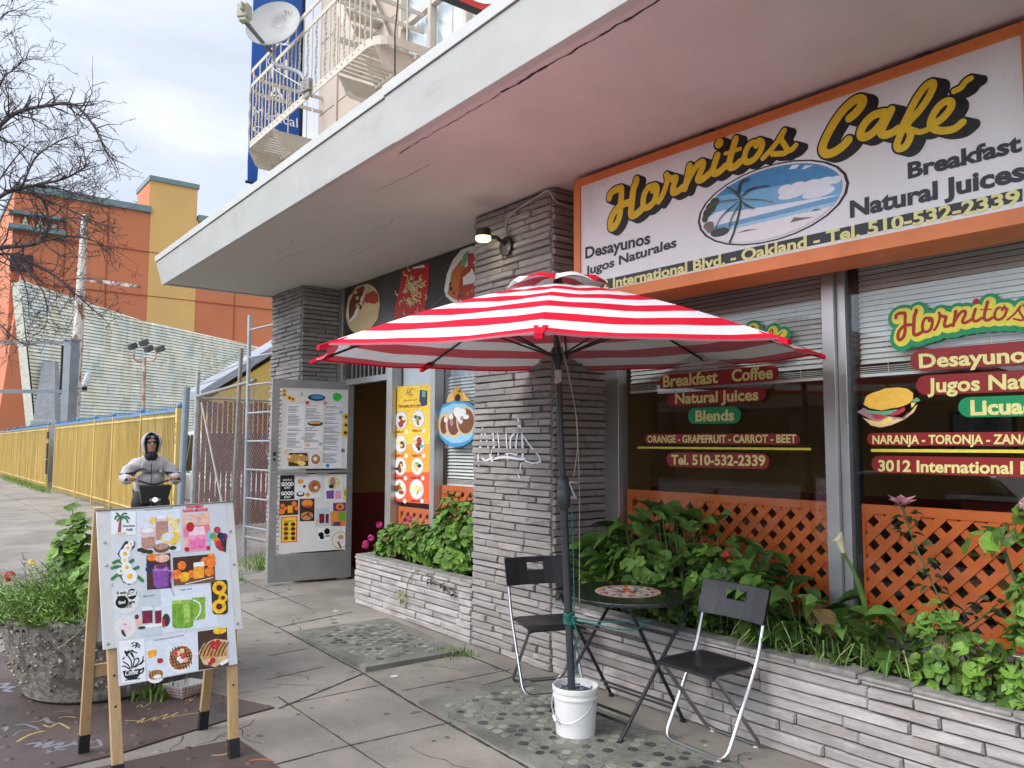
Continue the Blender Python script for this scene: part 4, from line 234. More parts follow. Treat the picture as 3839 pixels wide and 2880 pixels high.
'aframe':[('P','cardw',1,[(.8414,1.2821),(.9535,1.2766),(.9519,1.1583),(.8407,1.1657)]),('P','trunk',3,[(.8692,1.1746),(.8845,1.1769),(.8873,1.2313),(.8922,1.2439),(.8816,1.2477),(.8743,1.2224)]),('S','palmg',4,.0087,[(.8863,1.2475),(.8658,1.2583),(.8581,1.2426)],0),('S','palmg',4,.0087,[(.8852,1.2508),(.8688,1.2678),(.8659,1.2712)],0),('S','palmg',4,.0086,[(.8863,1.2507),(.8954,1.2664),(.9102,1.267)],0),('S','palmg',4,.0087,[(.8875,1.2487),(.9101,1.2527),(.9219,1.2423)],0),('S','palmg',4,.0086,[(.8875,1.2474),(.907,1.2431),(.9157,1.2232)],0),('S','palmg',4,.0087,[(.8851,1.2476),(.8745,1.2417),(.8685,1.2324)],0),('E','sandy',2,(.8844,1.1692),.0265,.0051),('T','navy',3,'Hornitos',(.893,1.2007),(.9483,1.1999),(.8931,1.211),.04,.0),('T','navy',3,'Café',(.9081,1.1805),(.9378,1.1805),(.9082,1.192),.04,.0),('P','paleb',1,[(.9583,1.2763),(1.1707,1.2809),(1.1676,1.0591),(.9613,1.0626)]),('T','gray',2,'CHOCOLATE BANANA SMOOTHIE',(.9948,1.2772),(1.1297,1.2801),(.9949,1.2838),.02,.0),('P','banana',2,[(1.0122,1.2177),(1.0311,1.2463),(1.0494,1.2321),(1.0365,1.2031)]),('P','banana2',2,[(1.0871,1.2433),(1.1187,1.2484),(1.1556,1.1994),(1.1607,1.1523),(1.1383,1.1472),(1.1174,1.195)]),('P','banana',2,[(1.1402,1.2171),(1.1661,1.2324),(1.162,1.199)]),('P','choc',3,[(1.0465,1.2422),(1.106,1.2457),(1.1095,1.1293),(1.0472,1.1238)]),('P','chocl',4,[(1.0497,1.2453),(1.1061,1.249),(1.1054,1.219),(1.0491,1.2156)]),('E','cardw',5,(1.077,1.2405),.0251,.0107),('P','choc',4,[(.975,1.1775),(1.0422,1.1798),(1.0434,1.0851),(.9796,1.0836)]),('P','chocl',5,[(.9722,1.1874),(1.0424,1.1916),(1.0446,1.1436),(.9744,1.1387)]),('E','cardw',6,(1.0084,1.1754),.0294,.0117),('E','banana',3,(1.1127,1.1324),.0442,.0297),('E','paleb',4,(1.1097,1.1359),.0327,.0224),('P','banana',5,[(1.109,1.1096),(1.1482,1.1598),(1.1639,1.1521),(1.1596,1.1126),(1.1273,1.0885)]),('E','brown',5,(1.0723,1.0829),.0385,.0234),('E','choc',6,(1.0724,1.0894),.0323,.0156),('E','leafdark',5,(.9736,1.0808),.0168,.0103),('E','leafdark',5,(.9915,1.073),.0169,.0103),('E','leafdark',5,(1.0156,1.0679),.017,.0103),('E','leafdark',5,(1.1271,1.0787),.0176,.0105),('T','wredp',2,'STRAWBERRY',(1.1998,1.2781),(1.2901,1.2808),(1.2002,1.2931),.06,.0),('T','wredp',2,'BANANA SMOOTHIE',(1.183,1.2599),(1.3095,1.2619),(1.1835,1.2748),.06,.0),('P','peach',1,[(1.1808,1.2485),(1.3145,1.252),(1.317,1.054),(1.1834,1.0545)]),('P','pink2',2,[(1.1808,1.1845),(1.3155,1.19),(1.3165,1.1285),(1.1811,1.1277)]),('P','aqua',2,[(1.3007,1.15),(1.3187,1.1522),(1.3175,1.0675),(1.3008,1.0654)]),('P','pink',4,[(1.2026,1.1563),(1.2977,1.1604),(1.3004,1.0553),(1.206,1.0574)]),('P','pinkl',5,[(1.213,1.1792),(1.2852,1.1816),(1.2935,1.1369),(1.2084,1.1358)]),('P','pink3',6,[(1.211,1.1156),(1.2895,1.1168),(1.2908,1.0628),(1.2158,1.0632)]),('S','lblue',4,.0067,[(1.2265,1.1953),(1.2146,1.2298),(1.2052,1.2425)],0),('S','lblue',4,.0067,[(1.2493,1.1905),(1.2549,1.2208),(1.2622,1.2409)],0),('E','berry',6,(1.2163,1.181),.0195,.0256),('E','berry',5,(1.1966,1.0667),.0128,.0119),('E','berry',5,(1.3041,1.0651),.0106,.0121),('E','tomato',3,(1.3545,1.1568),.0176,.0178),('E','sun',4,(1.3362,1.1204),.0175,.0177),('E','navy',5,(1.3701,1.1249),.0176,.0178),('E','plum',3,(1.376,1.104),.0176,.0177),('E','plum',4,(1.3903,1.1201),.0177,.0178),('E','tomato',5,(1.3582,1.0814),.0175,.0176),('E','berry',3,(1.3709,1.0634),.0176,.0176),('E','orangec',4,(1.3491,1.1058),.0175,.0177),('E','lettuce',5,(1.3298,1.1276),.0174,.0177),('E','leafdark',3,(1.3819,1.083),.0176,.0177),('P','leafdark',2,[(1.3382,1.0862),(1.4035,1.1089),(1.3947,1.0343),(1.3473,1.0618)]),('P','leafdark',1,[(.8672,1.0702),(.9028,1.1296),(.9502,1.1243),(.9469,1.0989),(.9139,1.0664),(.8844,1.0373)]),('P','leafdark',1,[(.8781,.9878),(.9416,.9255),(.9181,.9142),(.8892,.9308)]),('S','palmg',2,.0157,[(.8507,1.0277),(.8727,1.0352),(.9017,1.017)],0),('S','palmg',2,.0158,[(.8437,1.0035),(.8725,1.0071),(.8956,.9925)],0),('S','palmg',2,.0159,[(.9603,.996),(.9425,.9881),(.9247,.9772)],0),('S','palmg',2,.0156,[(.8433,.9509),(.8722,.9697),(.8894,.9494)],0),('S','palmg',2,.0158,[(.9801,.9278),(.9597,.9487),(.942,.9505)],0),('S','palmg',2,.0159,[(.9371,1.0328),(.9222,1.0215),(.9133,1.0097)],0),('E','white',4,(.9381,1.1143),.006,.0064),('E','white',5,(.9363,1.1088),.006,.0064),('E','white',4,(.9319,1.1057),.006,.0064),('E','white',5,(.9264,1.1061),.006,.0064),('E','white',4,(.9221,1.1098),.006,.0065),('E','white',5,(.9205,1.1155),.0059,.0065),('E','white',4,(.9222,1.121),.006,.0064),('E','white',5,(.9266,1.1241),.006,.0065),('E','white',4,(.9321,1.1238),.006,.0064),('E','white',5,(.9365,1.12),.006,.0065),('E','sun',7,(.9293,1.1149),.0054,.0058),('E','white',4,(.9252,1.0941),.0075,.0081),('E','white',5,(.9231,1.0873),.0074,.0081),('E','white',4,(.9175,1.0835),.0075,.008),('E','white',5,(.9108,1.084),.0074,.008),('E','white',4,(.9053,1.0887),.0074,.008),('E','white',5,(.9033,1.0958),.0074,.008),('E','white',4,(.9055,1.1026),.0074,.008),('E','white',5,(.911,1.1065),.0074,.008),('E','white',4,(.9177,1.106),.0075,.008),('E','white',5,(.9232,1.1013),.0075,.008),('E','sun',7,(.9143,1.095),.0067,.0072),('E','white',4,(.9163,1.0662),.0104,.0112),('E','white',5,(.9133,1.0568),.0104,.0112),('E','white',4,(.9056,1.0515),.0103,.0111),('E','white',5,(.8962,1.0522),.0103,.0112),('E','white',4,(.8886,1.0588),.0103,.0111),('E','white',5,(.8858,1.0687),.0103,.0111),('E','white',4,(.8888,1.0781),.0103,.0112),('E','white',5,(.8964,1.0835),.0104,.0112),('E','white',4,(.9059,1.0828),.0103,.0112),('E','white',5,(.9135,1.0762),.0104,.0112),('E','sun',7,(.901,1.0675),.0094,.0101),('E','white',4,(.9098,1.0352),.0074,.0079),('E','white',5,(.9077,1.0285),.0074,.0079),('E','white',4,(.9022,1.0247),.0074,.0079),('E','white',5,(.8955,1.0253),.0073,.0079),('E','white',4,(.8901,1.03),.0074,.0079),('E','white',5,(.8881,1.037),.0073,.0079),('E','white',4,(.8902,1.0437),.0074,.0079),('E','white',5,(.8957,1.0475),.0073,.0079),('E','white',4,(.9024,1.047),.0074,.0079),('E','white',5,(.9078,1.0423),.0074,.0079),('E','sun',7,(.8989,1.0361),.0067,.0072),('E','white',4,(.923,.9993),.0099,.0106),('E','white',5,(.9202,.9905),.0098,.0105),('E','white',4,(.9128,.9855),.0099,.0105),('E','white',5,(.9039,.9863),.0098,.0105),('E','white',4,(.8967,.9926),.0098,.0105),('E','white',5,(.8941,1.002),.0097,.0105),('E','white',4,(.8969,1.0108),.0098,.0106),('E','white',5,(.9042,1.0159),.0098,.0105),('E','white',4,(.9131,1.0151),.0099,.0106),('E','white',5,(.9203,1.0088),.0099,.0106),('E','sun',7,(.9085,1.0007),.0089,.0095),('E','white',4,(.8911,.9835),.0068,.0073),('E','white',5,(.8891,.9773),.0068,.0074),('E','white',4,(.884,.9739),.0068,.0073),('E','white',5,(.8778,.9745),.0068,.0073),('E','white',4,(.8728,.9788),.0068,.0074),('E','white',5,(.871,.9854),.0068,.0073),('E','white',4,(.8729,.9915),.0068,.0074),('E','white',5,(.878,.995),.0068,.0074),('E','white',4,(.8842,.9945),.0068,.0073),('E','white',5,(.8892,.9901),.0068,.0073),('E','sun',7,(.881,.9844),.0062,.0067),('E','white',4,(.9426,.9535),.0143,.0153),('E','white',5,(.9384,.9407),.0143,.0153),('E','white',4,(.9277,.9336),.0143,.0152),('E','white',5,(.9148,.9349),.0142,.0152),('E','white',4,(.9044,.9441),.0142,.0151),('E','white',5,(.9005,.9576),.0142,.0152),('E','white',4,(.9046,.9704),.0142,.0152),('E','white',5,(.9152,.9776),.0142,.0152),('E','white',4,(.9282,.9764),.0143,.0153),('E','white',5,(.9387,.9672),.0143,.0153),('E','sun',7,(.9215,.9556),.0129,.0138),('P','dbrown',1,[(1.0001,1.0498),(1.1139,1.0535),(1.117,.8788),(1.0003,.8818)]),('E','orangec',2,(1.0284,1.0391),.0257,.018),('E','peach',2,(1.0761,1.0306),.034,.0207),('E','navy',3,(1.0084,1.0043),.0109,.0128),('E','navy',3,(1.0172,.9876),.0108,.0127),('E','navy',3,(1.005,.9824),.0108,.0127),('E','navy',3,(1.0204,1.0001),.0109,.0127),('P','purple',4,[(1.0261,.9804),(1.1059,.9827),(1.1023,.8867),(1.0485,.8842),(1.0318,.8973)]),('P','purple2',5,[(1.0386,.9984),(1.0939,1.0),(1.0993,.9672),(1.0319,.9671)]),('E','plum',6,(1.0678,.9907),.0259,.0128),('S','purple2',4,.0076,[(1.1055,.9666),(1.1189,.9525),(1.1134,.908)],0),('P','dbrown',1,[(1.1258,1.0297),(1.3328,1.0325),(1.3348,.8854),(1.1272,.8886)]),('P','brown',2,[(1.1264,.9324),(1.3343,.9386),(1.3348,.8854),(1.1272,.8886)]),('E','orangec',3,(1.1687,.9855),.0216,.0222),('E','orangec',3,(1.1424,.9437),.0238,.0246),('E','orangec',3,(1.2851,.9963),.0223,.0226),('E','orangec',3,(1.3173,1.0103),.0225,.0227),('E','orangec',3,(1.3175,.9835),.0225,.0227),('E','orangec',3,(1.3061,.9426),.0237,.0238),('E','orangec',3,(1.2151,.94),.0192,.0196),('E','oranged',4,(1.1809,.927),.0279,.026),('E','sun',5,(1.181,.9283),.0228,.0208),('P','juice',4,[(1.2261,.9817),(1.2813,.9834),(1.2788,.9142),(1.227,.9127)]),('P','cardw',5,[(1.2278,.9947),(1.2799,.9968),(1.281,.9734),(1.2258,.9738)]),('P','leafdark',4,[(1.187,.959),(1.2131,.9776),(1.2192,.9691),(1.1995,.9513)]),('S','white',5,.0039,[(1.1849,.891),(1.2556,.9001),(1.3213,.91)],0),('E','paleb2',1,(.9067,.8376),.0572,.0603),('E','platew',2,(.9068,.8413),.0536,.0566),('E','black',3,(.9309,.8688),.0223,.026),('E','black',3,(.8854,.8358),.0288,.0294),('T','white',4,'LLEGAR',(.9116,.8604),(.9514,.8622),(.9119,.8851),.05,.0),('T','black',4,'Si estás',(.8628,.8751),(.906,.8746),(.8629,.8873),.03,.0),('T','black',5,'BIEN',(.8643,.8461),(.901,.8456),(.8644,.8657),.05,.0),('T','white',5,'Slow?',(.8698,.8272),(.9009,.8278),(.87,.8418),.04,.0),('T','black',4,'Vuelve',(.9066,.8229),(.9432,.8247),(.9067,.8376),.04,.0),('T','black',4,'PRONTO',(.8794,.8072),(.9284,.8062),(.8795,.8242),.04,.0),('P','paleg',1,[(.9646,.8794),(1.0635,.8781),(1.0677,.656),(.9672,.6639)]),('T','gray',2,'BEET JUICE',(.9818,.8476),(1.0344,.8479),(.982,.8556),.03,.0),('P','beet',3,[(.975,.7882),(1.0236,.7854),(1.0224,.7206),(.9769,.7205)]),('P','paleb2',4,[(.9764,.8004),(1.0227,.798),(1.0235,.7805),(.9749,.7821)]),('P','beet',3,[(1.0343,.781),(1.0657,.7803),(1.0642,.7151),(1.036,.7127)]),('P','paleb2',4,[(1.0358,.7933),(1.0647,.793),(1.0655,.7753),(1.0342,.7748)]),('E','peach',2,(.9595,.7319),.0163,.0195),('E','beet',2,(.9511,.7574),.0093,.0123),('E','white',3,(1.0209,.7054),.0568,.0086),('E','leafdark',3,(.9736,.7026),.0176,.0073),('P','paleb',1,[(1.0635,.8781),(1.3068,.8751),(1.3474,.6619),(1.0679,.6621)]),('T','gray',2,'GREEN JUICE',(1.1557,.8599),(1.2157,.8599),(1.1559,.8676),.03,.0),('P','juiceg2',3,[(1.2146,.8265),(1.2788,.8258),(1.2758,.7066),(1.2171,.7078)]),('P','paleb2',4,[(1.2139,.8427),(1.2762,.8423),(1.2785,.816),(1.2144,.8188)]),('P','juiceg',5,[(1.1154,.8154),(1.2174,.8133),(1.215,.6796),(1.1971,.6725),(1.1291,.6785),(1.1159,.6896)]),('P','juiceg3',6,[(1.1155,.8185),(1.2143,.8168),(1.2136,.7944),(1.1149,.7964)]),('P','paleb2',6,[(1.1135,.8378),(1.2117,.8332),(1.2141,.8104),(1.1142,.8155)]),('P','juiceg3',6,[(1.1695,.7932),(1.2009,.7927),(1.2011,.7004),(1.173,.7009)]),('S','cardw',7,.007,[(1.2204,.8065),(1.2515,.7835),(1.25,.7387),(1.2268,.7129)],0),('S','berry',4,.0032,[(1.127,.8363),(1.1167,.8693),(1.1095,.8777)],0),('E','leafdark',3,(1.0862,.7247),.0183,.0311),('E','berry',4,(1.0738,.7108),.0072,.0223),('P','leafdark',1,[(1.3105,.8879),(1.3273,.8961),(1.3925,.8916),(1.3967,.8792),(1.3932,.7275),(1.3794,.7161),(1.3204,.7222),(1.3132,.7374)]),('E','sun',3,(1.3788,.8511),.0116,.0115),('E','sun',4,(1.3758,.8404),.0116,.0114),('E','sun',3,(1.3684,.8324),.0115,.0114),('E','sun',4,(1.358,.8286),.0115,.0114),('E','sun',3,(1.3468,.8299),.0114,.0114),('E','sun',4,(1.3369,.8358),.0114,.0114),('E','sun',3,(1.3302,.8453),.0115,.0114),('E','sun',4,(1.3282,.8565),.0114,.0114),('E','sun',3,(1.3312,.8671),.0114,.0114),('E','sun',4,(1.3385,.8751),.0115,.0115),('E','sun',3,(1.3489,.8789),.0115,.0115),('E','sun',4,(1.3601,.8778),.0116,.0115),('E','sun',3,(1.3701,.8718),.0116,.0115),('E','sun',4,(1.3768,.8622),.0116,.0116),('E','oranged',5,(1.3534,.8538),.0192,.0191),('E','dbrown',6,(1.3534,.8538),.0154,.0152),('E','sun',3,(1.3865,.7993),.0075,.0075),('E','sun',4,(1.3845,.7923),.0076,.0075),('E','sun',3,(1.3796,.7871),.0076,.0075),('E','sun',4,(1.3728,.7847),.0076,.0075),('E','sun',3,(1.3654,.7856),.0076,.0074),('E','sun',4,(1.3589,.7895),.0075,.0075),('E','sun',3,(1.3546,.7958),.0075,.0074),('E','sun',4,(1.3532,.8031),.0076,.0074),('E','sun',3,(1.3552,.81),.0075,.0075),('E','sun',4,(1.36,.8152),.0076,.0075),('E','sun',3,(1.3668,.8176),.0076,.0075),('E','sun',4,(1.3742,.8168),.0076,.0075),('E','sun',3,(1.3808,.8128),.0076,.0075),('E','sun',4,(1.3851,.8066),.0076,.0075),('E','oranged',5,(1.3698,.8012),.0126,.0124),('E','dbrown',6,(1.3698,.8012),.0101,.0099),('E','sun',3,(1.3734,.7561),.0115,.0113),('E','sun',4,(1.3704,.7456),.0115,.0113),('E','sun',3,(1.363,.7378),.0115,.0113),('E','sun',4,(1.3527,.7342),.0115,.0113),('E','sun',3,(1.3416,.7356),.0114,.0113),('E','sun',4,(1.3317,.7416),.0114,.0113),('E','sun',3,(1.3252,.7511),.0113,.0112),('E','sun',4,(1.3231,.7621),.0114,.0113),('E','sun',3,(1.3261,.7726),.0113,.0113),('E','sun',4,(1.3334,.7804),.0114,.0113),('E','sun',3,(1.3436,.784),.0115,.0114),('E','sun',4,(1.3548,.7827),.0115,.0114),('E','sun',3,(1.3647,.7767),.0115,.0114),('E','sun',4,(1.3714,.7672),.0115,.0113),('E','oranged',5,(1.3482,.7591),.019,.0189),('E','dbrown',6,(1.3482,.7591),.0152,.0151),('E','paleb2',1,(.9014,.7153),.0496,.0544),('E','platew',2,(.9014,.7177),.0461,.0508),('P','pinkl',3,[(.8872,.7292),(.9045,.736),(.9244,.7183),(.9213,.7005),(.8954,.692)]),('P','dbrown',3,[(.8802,.7061),(.8899,.7048),(.9038,.6728),(.8952,.6711),(.8823,.6878)]),('E','berry',4,(.8987,.7289),.0046,.0037),('P','cardw',1,[(.8695,.6538),(.9845,.6494),(.9882,.4513),(.8819,.4608)]),('P','black',3,[(.8852,.5145),(.9649,.5132),(.9599,.4856),(.947,.4701),(.9073,.4722),(.8933,.4851)]),('S','black',3,.0065,[(.9636,.5057),(.9776,.5135),(.9733,.4952),(.9559,.4892)],0),('P','black',3,[(.8932,.4734),(.9642,.4701),(.9613,.4665),(.896,.4694)]),('T','white',5,'Coffee',(.8962,.4916),(.9531,.4915),(.8965,.515),.02,.35),('S','black',3,.0053,[(.9249,.5209),(.9225,.5568),(.9029,.5894)],0),('S','black',3,.0053,[(.9306,.5229),(.9368,.5604),(.9258,.5978),(.9487,.5884)],0),('S','black',3,.0053,[(.9363,.5249),(.9567,.5454),(.9541,.5637),(.9425,.5595)],0),('S','black',3,.0052,[(.9192,.5189),(.9081,.5413),(.8884,.5562)],0),('S','black',3,.0052,[(.9135,.5198),(.8967,.5343),(.8854,.5361)],0),('S','black',3,.0053,[(.9421,.524),(.9711,.5431),(.9773,.5661)],0),('S','black',3,.0053,[(.929,.6213),(.9434,.6251),(.9606,.6106)],0),('S','black',3,.0053,[(.9433,.6132),(.9522,.6299),(.9636,.6192)],0),('S','black',3,.0052,[(.9312,.5732),(.9173,.5991),(.9316,.6029)],0),('S','black',3,.0053,[(.9263,.6336),(.935,.6384)],0),('S','black',3,.0052,[(.8943,.576),(.8857,.5684)],0),('S','black',3,.0053,[(.9652,.5322),(.9799,.5477)],0),('P','black',3,[(.8917,.603),(.9003,.6077),(.9042,.5999),(.9116,.6071),(.919,.6001),(.9039,.5786)]),('P','black',3,[(.9407,.6375),(.9448,.64),(.9476,.6353),(.9523,.6383),(.9539,.6326),(.9475,.6245)]),('P','paleb',1,[(.9872,.6369),(1.2343,.6517),(1.2372,.4608),(.9987,.4554)]),('T','gray',2,'STRAWBERRY BANANA WAFFLES',(1.0242,.6303),(1.1686,.6369),(1.0244,.6376),.03,.0),('P','juice',3,[(.9981,.5899),(1.0395,.5916),(1.0359,.56),(1.0005,.5577)]),('P','paleb2',2,[(.9971,.5979),(1.0408,.5987),(1.0393,.5819),(.998,.5809)]),('E','berry',3,(1.0543,.5348),.0143,.012),('P','leafdark',4,[(1.0415,.5471),(1.0487,.549),(1.0473,.5383)]),('E','white',2,(1.1525,.5279),.0628,.0663),('E','waffle',3,(1.1515,.5342),.0553,.0564),('S','dbrown',4,.0043,[(1.1014,.571),(1.1078,.541),(1.1142,.511)],0),('S','dbrown',4,.0043,[(1.1236,.5787),(1.1528,.5802),(1.1822,.5817)],0),('S','dbrown',4,.0043,[(1.1126,.584),(1.1223,.5387),(1.132,.4935)],0),('S','dbrown',4,.0043,[(1.1087,.5627),(1.1523,.5648),(1.1966,.567)],0),('S','dbrown',4,.0043,[(1.1257,.5889),(1.1369,.5364),(1.148,.4842)],0),('S','dbrown',4,.0043,[(1.1016,.5471),(1.1519,.5495),(1.2031,.5519)],0),('S','dbrown',4,.0043,[(1.1398,.5889),(1.1515,.5342),(1.1631,.4796)],0),('S','dbrown',4,.0043,[(1.0991,.5318),(1.1515,.5342),(1.2047,.5365)],0),('S','dbrown',4,.0043,[(1.155,.5846),(1.1662,.5319),(1.1773,.4794)],0),('S','dbrown',4,.0043,[(1.1008,.5168),(1.151,.5189),(1.2021,.5211)],0),('S','dbrown',4,.0043,[(1.1712,.5753),(1.1809,.5296),(1.1905,.4841)],0),('S','dbrown',4,.0043,[(1.1071,.5019),(1.1506,.5037),(1.1947,.5054)],0),('S','dbrown',4,.0044,[(1.1893,.5577),(1.1957,.5273),(1.2021,.4969)],0),('S','dbrown',4,.0043,[(1.1212,.4874),(1.1502,.4885),(1.1794,.4896)],0),('E','peach',6,(1.138,.5565),.0116,.0117),('E','berry2',6,(1.1624,.5497),.0116,.0117),('E','white',6,(1.1434,.5311),.0116,.0116),('E','white',6,(1.1523,.5205),.0116,.0116),('E','peach',6,(1.1738,.5202),.0117,.0117),('E','berry2',6,(1.1258,.5553),.0115,.0116),('E','banana2',6,(1.1567,.566),.0116,.0117),('E','berry2',6,(1.162,.5375),.0117,.0116),('E','white',2,(1.0339,.4643),.0389,.0297),('E','waffle',3,(1.0329,.4734),.0342,.0226),('S','dbrown',4,.0036,[(1.0029,.4974),(1.0072,.4777),(1.0116,.4591)],0),('S','dbrown',4,.0035,[(1.0158,.4953),(1.0201,.4755),(1.0244,.4569)],0),('S','dbrown',4,.0036,[(1.0286,.4932),(1.0329,.4734),(1.0373,.4547)],0),('S','dbrown',4,.0035,[(1.0415,.4911),(1.0459,.4712),(1.0502,.4526)],0),('S','dbrown',4,.0036,[(1.0545,.489),(1.0588,.469),(1.0632,.4503)],0),('E','white',5,(1.0398,.4633),.0188,.0095),('P','dbrown',1,[(1.2373,.6481),(1.383,.6475),(1.3845,.4587),(1.234,.4613)]),('E','sun',2,(1.3464,.6376),.034,.0166),('P','tort',2,[(1.2357,.5447),(1.2636,.5844),(1.3221,.6013),(1.3836,.5862),(1.3836,.4841),(1.3165,.4633),(1.26,.4849)]),('P','tort2',3,[(1.2403,.5503),(1.2697,.5772),(1.3735,.5812),(1.3769,.5105),(1.2609,.5097)]),('S','dbrown',5,.0057,[(1.2427,.5299),(1.2598,.5661),(1.2797,.5884)],0),('S','dbrown',5,.0057,[(1.2603,.5272),(1.2775,.5635),(1.2976,.5858)],0),('S','dbrown',5,.0057,[(1.278,.5245),(1.2953,.5608),(1.3155,.5832)],0),('S','dbrown',5,.0058,[(1.2958,.5218),(1.3133,.5582),(1.3336,.5806)],0),('S','dbrown',5,.0057,[(1.3136,.519),(1.3313,.5555),(1.3517,.578)],0),('S','dbrown',5,.0058,[(1.3316,.5162),(1.3493,.5528),(1.3699,.5753)],0),('S','dbrown',5,.0058,[(1.3496,.5135),(1.3675,.5501),(1.3883,.5727)],0),('E','berry',6,(1.3175,.5671),.018,.0176),('E','berry',6,(1.3342,.5805),.0143,.0139),('E','berry',6,(1.3084,.5811),.0128,.0126),('E','berry',6,(1.305,.4965),.0141,.0137),('E','berry',6,(1.2917,.483),.0102,.0099),('E','berry2',7,(1.3194,.5661),.0077,.0101),('P','white',4,[(1.3365,.4789),(1.3829,.4969),(1.3833,.4778),(1.3488,.4644)])],
